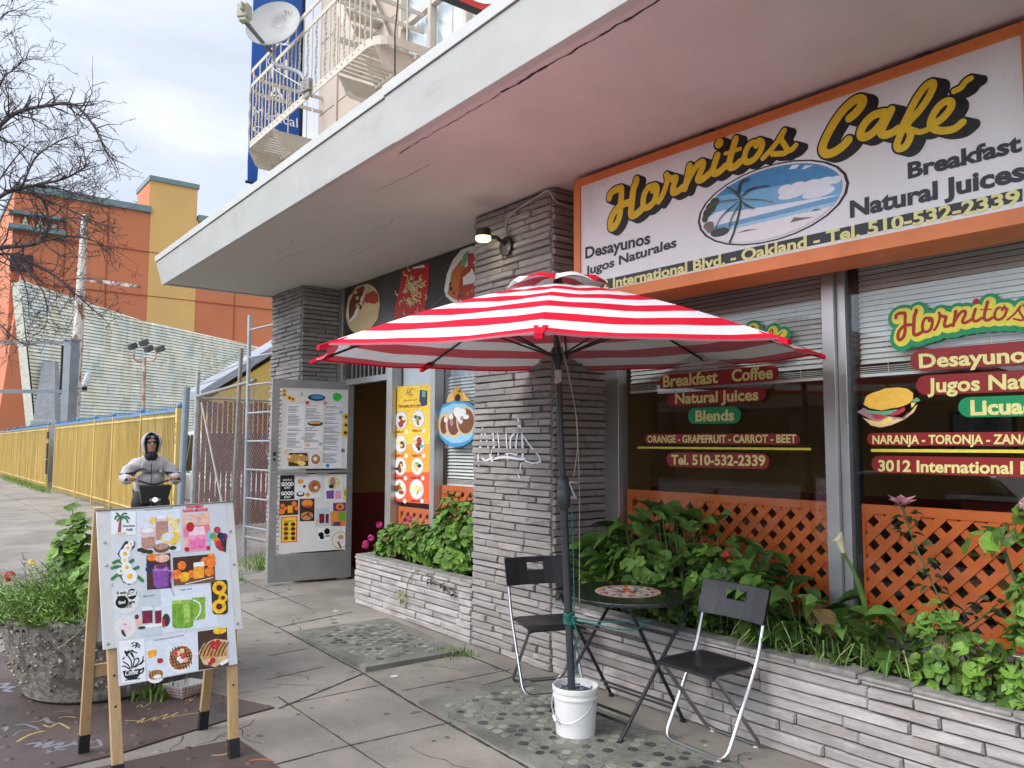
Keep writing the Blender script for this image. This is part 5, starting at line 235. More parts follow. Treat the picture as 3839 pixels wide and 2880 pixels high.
'door':[('P','white',1,[(.2,2.0517),(.396,2.054),(.3996,1.5186),(.1914,1.5186)]),('P','white',1,[(.4287,2.0579),(.6097,2.0597),(.6125,1.511),(.4191,1.5111)]),('P','white',1,[(.6507,2.0639),(.8436,2.066),(.8495,1.3056),(.6442,1.3078)]),('P','gray',3,[(.2104,2.0296),(.33,2.0312),(.3301,2.0252),(.2105,2.0229)]),('P','gray',3,[(.21,2.0133),(.2978,2.014),(.2979,2.008),(.2101,2.0066)]),('P','gray',3,[(.2096,1.9969),(.3184,1.998),(.3186,1.9921),(.2097,1.9902)]),('P','gray',3,[(.2092,1.9805),(.3135,1.9815),(.3136,1.9755),(.2093,1.9738)]),('P','gray',3,[(.2088,1.9642),(.2979,1.9647),(.298,1.9587),(.2089,1.9575)]),('P','gray',3,[(.208,1.9315),(.3008,1.9319),(.3009,1.926),(.2081,1.9248)]),('P','gray',3,[(.2076,1.9151),(.3375,1.9162),(.3376,1.9103),(.2077,1.9085)]),('P','gray',3,[(.2072,1.8988),(.314,1.8994),(.3141,1.8934),(.2073,1.8921)]),('P','gray',3,[(.2068,1.8825),(.3572,1.8837),(.3573,1.8778),(.2069,1.8758)]),('P','gray',3,[(.2064,1.8661),(.3354,1.8669),(.3355,1.8609),(.2065,1.8595)]),('P','gray',3,[(.206,1.8498),(.3435,1.8506),(.3436,1.8447),(.2061,1.8432)]),('P','gray',3,[(.2056,1.8335),(.3294,1.834),(.3295,1.828),(.2057,1.8268)]),('P','gray',3,[(.2052,1.8172),(.3349,1.8177),(.335,1.8117),(.2053,1.8105)]),('P','gray',3,[(.204,1.7698),(.3361,1.77),(.3363,1.764),(.2042,1.7631)]),('P','gray',3,[(.2036,1.7535),(.3729,1.754),(.373,1.748),(.2038,1.7468)]),('P','gray',3,[(.2028,1.7209),(.3235,1.7207),(.3237,1.7147),(.203,1.7143)]),('P','gray',3,[(.2024,1.7047),(.309,1.7042),(.3092,1.6982),(.2026,1.698)]),('P','gray',3,[(.202,1.6884),(.3082,1.6878),(.3084,1.6819),(.2022,1.6817)]),('P','gray',3,[(.2013,1.6588),(.2988,1.658),(.2989,1.6521),(.2015,1.6522)]),('P','gray',3,[(.2009,1.6426),(.3063,1.6417),(.3064,1.6358),(.2011,1.6359)]),('P','gray',3,[(.2005,1.6263),(.3414,1.6256),(.3415,1.6196),(.2007,1.6197)]),('P','gray',3,[(.2001,1.6101),(.3601,1.6093),(.3602,1.6033),(.2003,1.6034)]),('P','gray',3,[(.1997,1.5938),(.3085,1.5928),(.3087,1.5868),(.1999,1.5872)]),('P','gray',3,[(.1993,1.5776),(.2936,1.5764),(.2938,1.5705),(.1995,1.571)]),('P','gray',3,[(.1989,1.5614),(.3714,1.5602),(.3716,1.5543),(.1991,1.5548)]),('P','gray',3,[(.1982,1.529),(.2759,1.5275),(.276,1.5216),(.1983,1.5223)]),('P','gray',3,[(.4172,2.0425),(.5534,2.0446),(.5535,2.0385),(.4173,2.0357)]),('P','gray',3,[(.4163,2.0094),(.5363,2.0108),(.5364,2.0048),(.4164,2.0026)]),('P','gray',3,[(.4158,1.9929),(.5406,1.9943),(.5407,1.9883),(.416,1.9861)]),('P','gray',3,[(.4154,1.9763),(.5251,1.9773),(.5252,1.9713),(.4156,1.9696)]),('P','gray',3,[(.415,1.9598),(.5745,1.9618),(.5746,1.9558),(.4151,1.9531)]),('P','gray',3,[(.4145,1.9433),(.5008,1.9436),(.501,1.9376),(.4147,1.9365)]),('P','gray',3,[(.4141,1.9268),(.5939,1.9289),(.594,1.9229),(.4143,1.92)]),('P','gray',3,[(.4137,1.9103),(.5678,1.9118),(.5679,1.9057),(.4138,1.9035)]),('P','gray',3,[(.4132,1.8938),(.591,1.8956),(.5912,1.8895),(.4134,1.887)]),('P','gray',3,[(.4104,1.7873),(.5257,1.7874),(.5259,1.7814),(.4106,1.7806)]),('P','gray',3,[(.41,1.7709),(.4907,1.7704),(.4908,1.7644),(.4101,1.7641)]),('P','gray',3,[(.4095,1.7544),(.5656,1.7547),(.5657,1.7487),(.4097,1.7477)]),('P','gray',3,[(.4087,1.7215),(.5322,1.7212),(.5323,1.7152),(.4088,1.7148)]),('P','gray',3,[(.4082,1.7051),(.5277,1.7047),(.5278,1.6986),(.4084,1.6983)]),('P','gray',3,[(.4078,1.6886),(.5268,1.6881),(.5269,1.6821),(.408,1.6819)]),('P','gray',3,[(.4074,1.6722),(.4906,1.6713),(.4908,1.6653),(.4075,1.6655)]),('P','gray',3,[(.4069,1.6558),(.5,1.6549),(.5001,1.6489),(.4071,1.649)]),('P','gray',3,[(.4065,1.6393),(.5602,1.6387),(.5603,1.6327),(.4067,1.6326)]),('P','gray',3,[(.4061,1.6229),(.5742,1.6223),(.5744,1.6162),(.4062,1.6162)]),('P','gray',3,[(.4039,1.5409),(.5667,1.5396),(.5668,1.5335),(.4041,1.5342)]),('P','gray',3,[(.6402,2.0408),(.7725,2.0427),(.7726,2.0365),(.6403,2.0339)]),('P','gray',3,[(.6397,2.024),(.8192,2.027),(.8193,2.0209),(.6398,2.0172)]),('P','gray',3,[(.6387,1.9906),(.755,1.9918),(.7551,1.9857),(.6389,1.9837)]),('P','gray',3,[(.6378,1.9571),(.7906,1.9589),(.7908,1.9528),(.6379,1.9503)]),('P','gray',3,[(.6373,1.9404),(.7486,1.9412),(.7487,1.9351),(.6374,1.9336)]),('P','gray',3,[(.6363,1.907),(.7599,1.9079),(.7601,1.9018),(.6365,1.9002)]),('P','gray',3,[(.6359,1.8903),(.7661,1.8912),(.7663,1.8851),(.636,1.8835)]),('P','gray',3,[(.6349,1.857),(.7222,1.8569),(.7223,1.8508),(.6351,1.8502)]),('P','gray',3,[(.6344,1.8403),(.8013,1.8414),(.8015,1.8353),(.6346,1.8335)]),('P','gray',3,[(.6332,1.7979),(.7977,1.7986),(.7979,1.7925),(.6334,1.7911)]),('P','gray',3,[(.6327,1.7812),(.7336,1.781),(.7337,1.7749),(.6329,1.7744)]),('P','gray',3,[(.6323,1.7646),(.7462,1.7644),(.7463,1.7583),(.6324,1.7578)]),('P','gray',3,[(.6318,1.7479),(.7774,1.748),(.7775,1.742),(.6319,1.7411)]),('P','gray',3,[(.6313,1.7313),(.8206,1.7317),(.8207,1.7256),(.6315,1.7245)]),('P','gray',3,[(.6304,1.698),(.8146,1.6981),(.8147,1.692),(.6305,1.6912)]),('P','gray',3,[(.6299,1.6814),(.7524,1.6809),(.7526,1.6748),(.63,1.6746)]),('P','gray',3,[(.6294,1.6648),(.7951,1.6644),(.7953,1.6584),(.6296,1.658)]),('P','gray',3,[(.6289,1.6482),(.81,1.6478),(.8101,1.6417),(.6291,1.6414)]),('P','gray',3,[(.6285,1.6316),(.7849,1.6309),(.785,1.6248),(.6286,1.6248)]),('P','gray',3,[(.628,1.615),(.7794,1.6142),(.7795,1.6081),(.6281,1.6082)]),('P','gray',3,[(.6275,1.5984),(.7816,1.5974),(.7817,1.5914),(.6277,1.5916)]),('P','gray',3,[(.6266,1.5652),(.8042,1.5641),(.8043,1.558),(.6267,1.5584)]),('P','gray',3,[(.6261,1.5486),(.7165,1.5472),(.7167,1.5412),(.6262,1.5419)]),('P','gray',3,[(.6256,1.5321),(.7928,1.5306),(.7929,1.5245),(.6258,1.5253)]),('P','gray',3,[(.6241,1.4809),(.796,1.479),(.7962,1.4729),(.6243,1.4741)]),('P','gray',3,[(.6237,1.4643),(.7698,1.4624),(.77,1.4563),(.6238,1.4576)]),('P','gray',3,[(.6232,1.4478),(.7147,1.4459),(.7149,1.4399),(.6233,1.441)]),('P','gray',3,[(.6227,1.4312),(.7548,1.4291),(.7549,1.4231),(.6229,1.4245)]),('P','gray',3,[(.6223,1.4147),(.7751,1.4123),(.7752,1.4063),(.6224,1.4079)]),('P','gray',3,[(.6218,1.3982),(.7915,1.3956),(.7916,1.3895),(.6219,1.3914)]),('P','gray',3,[(.6213,1.3817),(.7715,1.3791),(.7717,1.373),(.6215,1.3749)]),('E','sun',4,(.1596,2.2066),.0233,.0238),('E','dbrown',5,(.1596,2.2066),.0105,.0108),('E','sun',4,(.1608,2.1621),.0262,.0267),('E','dbrown',5,(.1608,2.1621),.0117,.012),('E','sun',4,(.22,2.1267),.0293,.0298),('E','dbrown',5,(.22,2.1267),.0132,.0134),('E','sun',4,(.257,2.1129),.0265,.0269),('E','dbrown',5,(.257,2.1129),.0119,.0121),('E','sun',4,(.8933,1.9196),.0438,.0431),('E','dbrown',5,(.8933,1.9196),.0197,.0194),('E','sun',4,(.8952,1.8214),.0438,.043),('E','dbrown',5,(.8952,1.8214),.0197,.0193),('E','sun',4,(.8861,1.7293),.0469,.046),('E','dbrown',5,(.8861,1.7293),.0211,.0207),('E','navy',4,(.5321,2.1394),.1032,.0393),('E','pblue',5,(.5395,2.1441),.0759,.0243),('P','wgreen2',4,[(.7227,2.1422),(.7295,2.1883),(.7677,2.208),(.8225,2.1837),(.8311,2.1456),(.793,2.106),(.7465,2.1093)]),('E','leafdark',4,(.5208,1.834),.0907,.0301),('E','tort',5,(.5161,1.8414),.0725,.0151),('E','salsa',6,(.5315,1.8266),.0453,.0075),('P','dbrown',3,[(.2284,1.4891),(.4418,1.4917),(.4528,1.3397),(.2249,1.3389)]),('E','cheese',4,(.2525,1.4395),.0438,.0266),('E','tort2',5,(.3919,1.4362),.0445,.0268),('E','tort2',4,(.2547,1.4097),.0439,.0265),('E','cheese',5,(.3138,1.3999),.0441,.0266),('E','tort2',4,(.3544,1.3857),.0443,.0267),('E','tort2',5,(.4135,1.4238),.0446,.0267),('E','cheese',4,(.3631,1.4469),.0444,.0267),('E','tort2',5,(.2954,1.4494),.044,.0267),('E','tort2',4,(.404,1.4239),.0445,.0268),('E','cheese',5,(.3784,1.368),.0444,.0267),('E','tort2',4,(.3191,1.4379),.0442,.0266),('E','tort2',5,(.2958,1.4087),.044,.0266),('E','white',3,(.5377,1.4167),.0693,.0749),('E','waffle',4,(.5377,1.4167),.0542,.0599),('E','white',5,(.5331,1.4212),.024,.0239),('E','berry2',4,(.4253,2.0758),.0225,.0226),('E','pink2',4,(.6367,2.0787),.0229,.0228),('E','peach',4,(.189,1.4966),.0218,.022),('E','pblue',4,(.6784,1.3406),.0229,.0226),('E','pblue2',4,(.8236,1.9734),.0234,.023),('E','pblue2',4,(.5895,1.5937),.0227,.0226),('E','peach',4,(.4398,1.5783),.0224,.0224),('E','paleg',4,(.3859,1.6601),.0223,.0224),('E','tort',4,(.3515,2.1758),.0223,.0225),('E','platew',4,(.3289,2.1901),.0223,.0225),('E','gray',4,(.8592,1.5184),.0233,.0229),('P','charcoal',1,[(.1379,1.2329),(.2974,1.2349),(.3026,.9613),(.1406,.9558)]),('T','white',3,'HAVE A',(.1712,1.1695),(.2727,1.1706),(.1706,1.1929),.03,.0),('T','white',3,'GOOD',(.151,1.1143),(.2916,1.1143),(.1499,1.1552),.06,.0),('T','white',3,'DAY',(.1878,1.0814),(.2603,1.0827),(.1872,1.1048),.04,.0),('T','white',3,'GOOD',(.1507,1.0093),(.2941,1.0099),(.1497,1.0502),.06,.0),('T','white',3,'DAY',(.1876,.9733),(.2658,.9741),(.1871,.9967),.04,.0),('P','white',1,[(.3035,1.223),(.6098,1.2213),(.6107,.9718),(.3096,.9728)]),('E','platew',2,(.5375,1.0928),.0902,.0864),('E','waffle',3,(.5328,1.1003),.0691,.0715),('E','berry2',4,(.525,1.1154),.0239,.0208),('E','white',5,(.5481,1.0851),.021,.0179),('E','juice',3,(.3682,1.16),.0354,.0266),('E','berry',3,(.4138,1.1029),.0177,.0177),('E','charcoal',3,(.3716,1.0153),.0472,.0295),('E','white',4,(.3714,1.0227),.0324,.0177),('E','oranged',3,(.453,1.0058),.0268,.0237),('P','white',1,[(.6461,1.2178),(.8651,1.222),(.8664,.927),(.657,.9257)]),('E','banana2',3,(.759,1.1407),.0738,.0754),('E','choc',4,(.7435,1.1485),.0337,.0572),('E','leafdark',4,(.7293,1.0961),.0306,.0241),('P','purple',3,[(.6696,1.045),(.7608,1.0503),(.7629,.9526),(.6761,.9505)]),('P','pink',3,[(.7763,1.0424),(.8455,1.0453),(.8474,.9501),(.7783,.9476)]),('P','banana',2,[(.8756,1.0854),(.9455,1.0839),(.9452,.9398),(.8785,.9387)]),('E','juiceg2',3,(.9079,1.0165),.0249,.0364),('P','dbrown',1,[(.1365,.9486),(.3482,.9497),(.3508,.7807),(.138,.7772)]),('E','orangec',3,(.171,.8893),.0231,.0233),('E','orangec',3,(.301,.9071),.0292,.0293),('E','orangec',3,(.3314,.8547),.0264,.0265),('E','orangec',3,(.1655,.8241),.0346,.0349),('E','orangec',3,(.2078,.859),.0203,.0204),('P','juice',4,[(.2288,.8874),(.2868,.8885),(.2889,.805),(.2309,.8028)]),('P','dbrown',1,[(.3626,.9596),(.536,.959),(.5388,.6996),(.3687,.7038)]),('E','oranged',3,(.4523,.9097),.0669,.0414),('E','berry2',4,(.4635,.8724),.0446,.0148),('E','tort2',3,(.4513,.7622),.0713,.0472),('E','berry',4,(.4656,.7837),.0207,.0207),('S','dbrown',5,.0118,[(.3999,.7495),(.4435,.7772),(.5037,.738)],0),('P','paleg',1,[(.546,.8474),(.7194,.8445),(.7163,.6326),(.5477,.6372)]),('P','beet',3,[(.5924,.779),(.6526,.7812),(.6549,.6725),(.5978,.6705)]),('P','beet',3,[(.6678,.7762),(.7056,.7762),(.7064,.6703),(.67,.6704)]),('E','peach',3,(.5717,.6983),.021,.0266),('P','plum',1,[(.7533,.9003),(.9288,.9054),(.9276,.8042),(.7583,.8072)]),('E','oranged',3,(.837,.8555),.0494,.0392),('E','berry',4,(.837,.8555),.0215,.0181),('P','tort2',1,[(.7248,.8039),(.9353,.8069),(.931,.6306),(.7315,.6319)]),('P','oranged',3,[(.7312,.7887),(.8121,.7933),(.8097,.6884),(.7379,.6884)]),('P','juiceg',3,[(.8229,.7929),(.8999,.7931),(.8988,.6922),(.8295,.6905)]),('P','plum',3,[(.761,.6754),(.93,.6834),(.9279,.6307),(.7619,.6336)]),('E','orangec',4,(.8841,.6582),.0464,.0241),('P','postr',1,[(.157,.7619),(.3438,.7663),(.345,.471),(.163,.4692)]),('P','posty',2,[(.1702,.7512),(.3324,.7551),(.3331,.4818),(.1742,.4802)]),('E','meat',4,(.2153,.6767),.026,.0219),('E','beans',4,(.295,.6733),.0262,.0219),('E','meat',4,(.2166,.6244),.026,.0218),('E','beans',4,(.2963,.6207),.0262,.0219),('E','meat',4,(.2179,.5721),.026,.0218),('E','beans',4,(.2975,.5682),.0263,.0219),('E','meat',4,(.2192,.5198),.026,.0218),('E','beans',4,(.2988,.5157),.0262,.0218),('T','brown',4,'Especiales',(.1972,.7066),(.2985,.7067),(.1969,.7211),.02,.0),('P','white',1,[(.5841,.6119),(.7319,.6125),(.7319,.4681),(.5843,.4685)]),('E','black',3,(.6202,.5406),.0331,.0267),('E','black',3,(.6902,.5743),.0334,.0357),('E','black',3,(.6314,.506),.0271,.0207),('T','charcoal',4,'Vuelve',(.6659,.5131),(.7264,.513),(.6654,.5339),.04,.0),('E','tort',1,(.8449,.4651),.0957,.1019),('E','platew',2,(.8449,.4651),.0833,.0899),('P','dbrown',3,[(.8115,.449),(.8299,.448),(.8667,.3742),(.8467,.3724)]),('E','pinkl',3,(.8572,.4615),.0308,.0299),('E','tort2',4,(.8534,.4991),.0339,.024)],
'wall':[('S','graf',1,.0202,[(-5.1109,1.7171),(-5.1269,1.653),(-5.1481,1.5631),(-5.1697,1.4986),(-5.1633,1.4216)],0),('S','graf',1,.0183,[(-5.1109,1.7107),(-5.0664,1.6526),(-5.0386,1.5762),(-5.0057,1.5132)],0),('S','graf',1,.0278,[(-4.9752,1.7023),(-4.9694,1.6392),(-4.953,1.5764),(-5.0057,1.5132),(-4.9624,1.4322)],0),('S','graf',1,.0162,[(-4.9138,1.6983),(-4.9008,1.6388),(-4.8899,1.5641),(-4.9,1.5142)],0),('S','graf',1,.0188,[(-4.798,1.6875),(-4.7955,1.6136),(-4.7871,1.5644),(-4.7766,1.4788)],0),('S','graf',1,.0234,[(-4.7075,1.7108),(-4.6974,1.6741),(-4.7421,1.6379),(-4.7468,1.5646)],0),('S','graf',1,.0201,[(-4.6535,1.7826),(-4.6483,1.7098),(-4.6677,1.6375),(-4.6772,1.5649),(-4.6672,1.5166)],0),('S','graf',1,.0229,[(-4.6485,1.7704),(-4.6093,1.6852),(-4.5994,1.6011),(-4.5895,1.5174),(-4.6087,1.4813)],0),('S','graf',1,.0148,[(-4.5996,1.661),(-4.5325,1.601),(-4.4574,1.5422),(-4.4021,1.5018),(-4.393,1.4671)],0),('S','graf',1,.0203,[(-4.9628,1.476),(-4.8686,1.4898),(-4.7665,1.4911),(-4.6378,1.4809),(-4.5703,1.4819)],0),('S','graf',1,.0197,[(-5.1141,1.4801),(-5.0701,1.4617),(-5.0161,1.4752),(-4.9734,1.4821)],0),('S','graf',1,.0118,[(-4.5702,1.47),(-4.4759,1.4539),(-4.3839,1.4673)],0),('S','graf',1,.0137,[(-4.6182,1.4452),(-4.6278,1.3972),(-4.6471,1.3667),(-4.6325,1.3432)],0),('S','graf',1,.0253,[(-5.1373,1.5888),(-5.1422,1.5246)],0),('S','graf',1,.0228,[(-4.5993,1.5771),(-4.5991,1.5173)],0),('S','graf',1,.0125,[(-4.8072,1.5152),(-4.7466,1.5219),(-4.6672,1.5106)],0)],
'blue':[('T','white',1,'Q',(3.7585,6.9357),(3.8989,7.0665),(3.7542,7.0952),.0,.0),('T','white',1,'M',(3.6545,6.4747),(3.8699,6.5474),(3.6477,6.7236),.0,.0),('T','white',1,'A',(3.5975,6.1587),(3.8622,6.1992),(3.5916,6.3727),.0,.0),('T','white',1,'Medical',(3.4192,5.8959),(4.0368,5.8916),(3.4154,6.0258),.0,.0),('T','white',1,'Office',(3.4208,5.6761),(3.9931,5.7286),(3.4182,5.7651),.0,.0)],
'plate':[('S','graf',1,.0158,[(-5.2842,.5845),(-5.2672,.6241),(-5.1922,.6541),(-5.1142,.6893)],0),('S','graf',1,.0136,[(-5.2981,.6531),(-5.2787,.6963),(-5.3181,.7339),(-5.2103,.7334),(-5.3022,.7188),(-5.1967,.7512)],0),('S','tan',1,.0178,[(-4.9945,.5593),(-5.0665,.6214),(-5.0867,.6923)],0),('S','tan',1,.0134,[(-5.1922,.7053),(-5.1343,.7301),(-5.1786,.775),(-5.0487,.8087)],0),('S','graf',1,.0104,[(-5.1072,.552),(-5.1659,.5885),(-5.154,.6372)],0),('S','graf',1,.0263,[(-4.9178,.5992),(-4.9011,.6513),(-4.8508,.6275),(-4.88,.7095),(-4.8155,.659),(-4.8293,.7455),(-4.7679,.7068),(-4.779,.7812),(-4.8016,.797)],0),('S','graf',1,.0219,[(-4.7706,.7923),(-4.7369,.8364),(-4.7526,.8766),(-4.7563,.9025),(-4.6663,.8991),(-4.6614,.861)],0),('S','graf',1,.0187,[(-4.7246,.6625),(-4.7376,.7027),(-4.7229,.7366)],0),('S','graf',1,.0142,[(-4.6358,.969),(-4.6108,.9958)],0),('S','graf',1,.0368,[(-6.2332,.5843),(-6.2186,.6272),(-6.1397,.5911),(-6.1147,.647),(-6.0647,.5991),(-6.0125,.623)],0),('S','graf',1,.0213,[(-5.2706,.5175),(-5.2813,.5371),(-5.226,.5261)],0),('S','tan',1,.008,[(-4.9918,1.0835),(-4.937,1.1449),(-4.9116,1.1254),(-4.9769,1.182),(-4.9049,1.1517),(-4.9588,1.2421),(-4.9028,1.2075),(-4.969,1.3027),(-4.8891,1.2611),(-4.9553,1.3582),(-4.9031,1.3152),(-4.8893,1.4073),(-4.8752,1.4634)],0),('S','tan',1,.0072,[(-5.2016,1.1884),(-5.2388,1.2187),(-5.1776,1.2199),(-5.231,1.2694)],0),('S','tan',1,.0074,[(-5.1509,1.4563),(-5.2103,1.5042),(-5.1232,1.4721),(-5.217,1.5381)],0),('S','tan',1,.0083,[(-5.2766,.7884),(-5.2739,.8283),(-5.2217,.8678)],0),('S','graf',1,.0086,[(-5.4009,.7917),(-5.3904,.8245),(-5.3751,.8636)],0),('S','tan',1,.0133,[(-4.1794,1.3205),(-4.1555,1.3659),(-4.1749,1.4259)],0),('S','copper',1,.0216,[(-3.9952,1.4519),(-3.9834,1.4946),(-3.9431,1.5337)],0),('S','graf',1,.0092,[(-4.2901,1.4223),(-4.2465,1.4495)],0)]}
# ------------------------------------------------------------------ materials
rnd=random.Random(7)
M_conc=pm('concrete',(.30,.272,.237),.85,.18,1.3,.5,60,spec=.25,stain=(.55,.50,.64,(.185,.172,.15)))
M_concd=pm('old concrete',(.22,.22,.19),.85,.2,3,.6,50,spec=.25,stain=(2.5,.5,.62,(.13,.13,.11)))
M_gap=pm('dirt joint',(.055,.048,.04),.95,.3,20,.6,80)
M_asph=pm('asphalt',(.06,.06,.062),.85,.2,3,.4,90)
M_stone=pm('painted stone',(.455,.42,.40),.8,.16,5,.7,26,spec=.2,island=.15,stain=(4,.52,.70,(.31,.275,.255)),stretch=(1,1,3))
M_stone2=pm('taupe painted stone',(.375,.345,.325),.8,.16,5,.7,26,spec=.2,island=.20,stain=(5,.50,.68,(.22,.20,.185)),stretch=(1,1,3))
M_mortar=pm('mortar shadow line',(.10,.092,.088),.95,.2,20)
M_cap=pm('planter top mortar',(.30,.285,.265),.9,.25,12,.7,40)
M_fascia=pm('fascia paint',(.53,.53,.50),.55,.05,2,.08,18,stain=(1.6,.58,.72,(.44,.43,.39)),stretch=(1,1,3))
M_steelw=pm('cream iron paint',(.54,.49,.40),.5,.08,6,.1,30,stain=(7,.62,.72,(.38,.28,.19)))
M_alu=pm('brushed aluminium',(.50,.50,.49),.38,.08,4,.05,60,metal=.75)
M_alud=pm('grey aluminium',(.40,.40,.39),.42,.1,4,.05,60,metal=.7)
M_chrome=pm('chrome tube',(.50,.51,.52),.3,.04,6,metal=1)
M_black=pm('black paint',(.018,.018,.02),.42,.2,8,spec=.5)
M_bplas=pm('black plastic',(.022,.022,.025),.38,.2,30,.05,120)
M_dark=pm('dark rubber',(.02,.02,.021),.8,.2,10)
M_white=pm('white paint',(.74,.74,.73),.45,.05,4,stain=(6,.6,.75,(.6,.6,.58)))
M_orange=pm('orange paint',(.74,.21,.055),.5,.1,4,.1,30,stain=(8,.62,.75,(.5,.14,.03)))
M_lat=pm('lattice orange paint',(.68,.145,.026),.5,.1,5,.08,40)
def canvas(name,c,back):
    m=pm(name,c,.8,.10,2.5,.35,22,spec=.15,trans=.16);nt=m.node_tree;b=nt.nodes['Principled BSDF'];s=b.inputs['Base Color'].links[0].from_socket
    g=nn(nt,'ShaderNodeNewGeometry');mm=nn(nt,'ShaderNodeMix',data_type='RGBA');nt.links.new(g.outputs['Backfacing'],mm.inputs[0]);nt.links.new(s,mm.inputs[6]);mm.inputs[7].default_value=(*back,1);nt.links.new(mm.outputs[2],b.inputs['Base Color']);return m
M_red=canvas('red canvas, paler inside',(.74,.012,.04),(.50,.19,.22));M_whc=canvas('white canvas',(.82,.82,.84),(.78,.78,.80))
M_wood=pm('pale wood',(.55,.36,.18),.55,.16,3,.12,30,stretch=(9,9,1.2),stain=(3,.55,.7,(.43,.26,.12)))
M_art=attrmat('printed sheet',.35,.4,2.2,70.);M_paint=attrmat('sign paint',.4);M_sticker=attrmat('window paint',.45)
M_soil=pm('soil',(.05,.038,.028),.95,.3,25,.9,60)
M_rust=pm('rusty steel plate',(.135,.098,.088),.62,.3,2.2,.35,60,metal=.25,stain=(1.1,.5,.66,(.06,.055,.053)))
M_glass=glassmat('window glass',(.97,.98,.98),1.5);M_glassd=glassmat('shop glass',(.95,.97,.96),1.5)
M_blind=pm('blind slat',(.86,.85,.82),.5,.05,3)
M_yel=pm('yellow sheet metal',(.63,.46,.15),.6,.14,1.6,.15,20,stain=(2.4,.50,.68,(.44,.31,.09)),stretch=(1.6,1,.3))
M_blue=pm('blue paint',(.10,.24,.42),.55,.15,5)
M_gal=pm('galvanised pipe',(.42,.45,.47),.5,.15,5,metal=.5)
M_wire=pm('wire mesh',(.30,.29,.26),.55,.15,8,metal=.4)
def leafmat(n,c,var=.28,tr=.2): return pm(n,c,.48,var,14,spec=.35,island=.5,trans=tr)
M_leaf=leafmat('geranium leaf',(.17,.31,.05));M_leaf2=leafmat('calla leaf',(.15,.30,.06));M_leaf3=leafmat('variegated leaf',(.46,.46,.22));M_leafd=leafmat('dark leaf',(.05,.085,.03));M_fern=leafmat('feathery foliage',(.19,.33,.05))
M_stem=pm('plant stem',(.08,.12,.035),.6,.2,9);M_bark=pm('bark',(.095,.075,.072),.9,.25,14,.5,40)
M_pink=pm('pink petal',(.72,.06,.32),.6,.15,20,island=.2,trans=.2);M_redf=pm('red petal',(.75,.03,.035),.6,.15,20,island=.2,trans=.2);M_cream=pm('cream petal',(.78,.74,.50),.5,.08,6,trans=.15);M_rose=pm('pale pink petal',(.74,.36,.44),.55,.2,20,island=.15,trans=.2)
# ------------------------------------------------------------------ ground, pavement, road
g=MB();g.bx(-400,200,-400,400,-1.2,-.2);struct(g.build('ground',pm('ground',(.16,.15,.13),.95,.2,.3)))
g=MB();g.bx(-160,40,-14.5,-.75,-.6,-.15);struct(g.build('road',M_asph),'dark asphalt street beside the kerb, out beyond the pavement')
sw=MB();sw.bx(-160,14,-.75,-.55,-.5,-.003,1)
nx=int(174/.6)
sw.bx(-160,14,-.55,60,-.5,0,0)
# slab joints and score lines are narrow recess-dark strips with a ragged edge
def strip(b,p,q,wd,z,m,seed=0,jag=.45):
    rr=random.Random(seed);p,q=V((*p,0)),V((*q,0));d=q-p;n=max(2,int(d.length/.05));t=d.normalized();s=V((-t.y,t.x,0));prev=None
    for i in range(n+1):
        c=p+d*(i/n)+s*rr.uniform(-.15,.15)*wd;a=wd*.5*(1+rr.uniform(-jag,jag));cur=(c+s*a+V((0,0,z)),c-s*a+V((0,0,z)))
        if prev: b.add([prev[0],prev[1],cur[1],cur[0]],[(0,1,2,3)],m)
        prev=cur
for i,L_ in enumerate(EX['lines']['joint']):
    for a,b_ in zip(L_,L_[1:]): strip(sw,a,b_,.015,.0036,2,i)
for i,L_ in enumerate(EX['lines']['score']):
    for a,b_ in zip(L_,L_[1:]): strip(sw,a,b_,.008,.0024,2,i+30)
for i,(a,b_) in enumerate([((-60,2.62),(-6.75,2.65)),((-3.1,2.50),(3,2.45)),((-3.4,1.32),(-1.2,1.30)),((-60,.98),(-7.2,.96)),((-3.53,1.95),(-1,1.95)),((-3.9,1.74),(-3.88,.3)),((-2.9,2.5),(-2.95,.4)),((-9.2,2.64),(-9.3,.97)),((-8.0,2.64),(-8.1,.97)),((-11.2,2.64),(-11.3,.97)),((-13.5,2.6),(-13.6,.97)),((-15.6,3.9),(-15.7,.97)),((-18.2,3.9),(-18.2,.97)),((-21,3.9),(-21,.97)),((-25,3.9),(-25,.97)),((-8.0,3.45),(-8.0,2.64)),((-7.3,3.2),(-9.7,3.25)),((-9.75,3.6),(-9.75,2.64))]): strip(sw,a,b_,.012,.003,2,i+60)
# gum spots and stains
for i in range(420):
    x,y=rnd.uniform(-10,-1),rnd.uniform(.1,3.55);r_=rnd.choice([.006,.008,.011,.016,.026])*rnd.uniform(.7,1.3);e_=rnd.uniform(.7,1.4);k=9
    sw.poly([(x+r_*e_*math.cos(j*2*PI/k)*rnd.uniform(.75,1.25),y+r_/e_*math.sin(j*2*PI/k)*rnd.uniform(.75,1.25),.0014+i*2e-6) for j in range(k)],3 if rnd.random()<.85 else 4)
for i in range(26):   # hairline cracks
    x,y=rnd.uniform(-8,-2),rnd.uniform(1,3.4);a=rnd.uniform(0,6.28)
    for j in range(rnd.randint(3,9)):
        a+=rnd.uniform(-.7,.7);x2,y2=x+.09*math.cos(a),y+.09*math.sin(a);strip(sw,(x,y),(x2,y2),.004,.0019,2,i*20+j);x,y=x2,y2
struct(sw.build('sidewalk',[M_conc,M_concd,M_gap,pm('gum spot',(.13,.12,.115),.8,.2,30),pm('pale fleck',(.55,.54,.5),.8)]),'pale scored concrete sidewalk with dark gum spots and open joints')
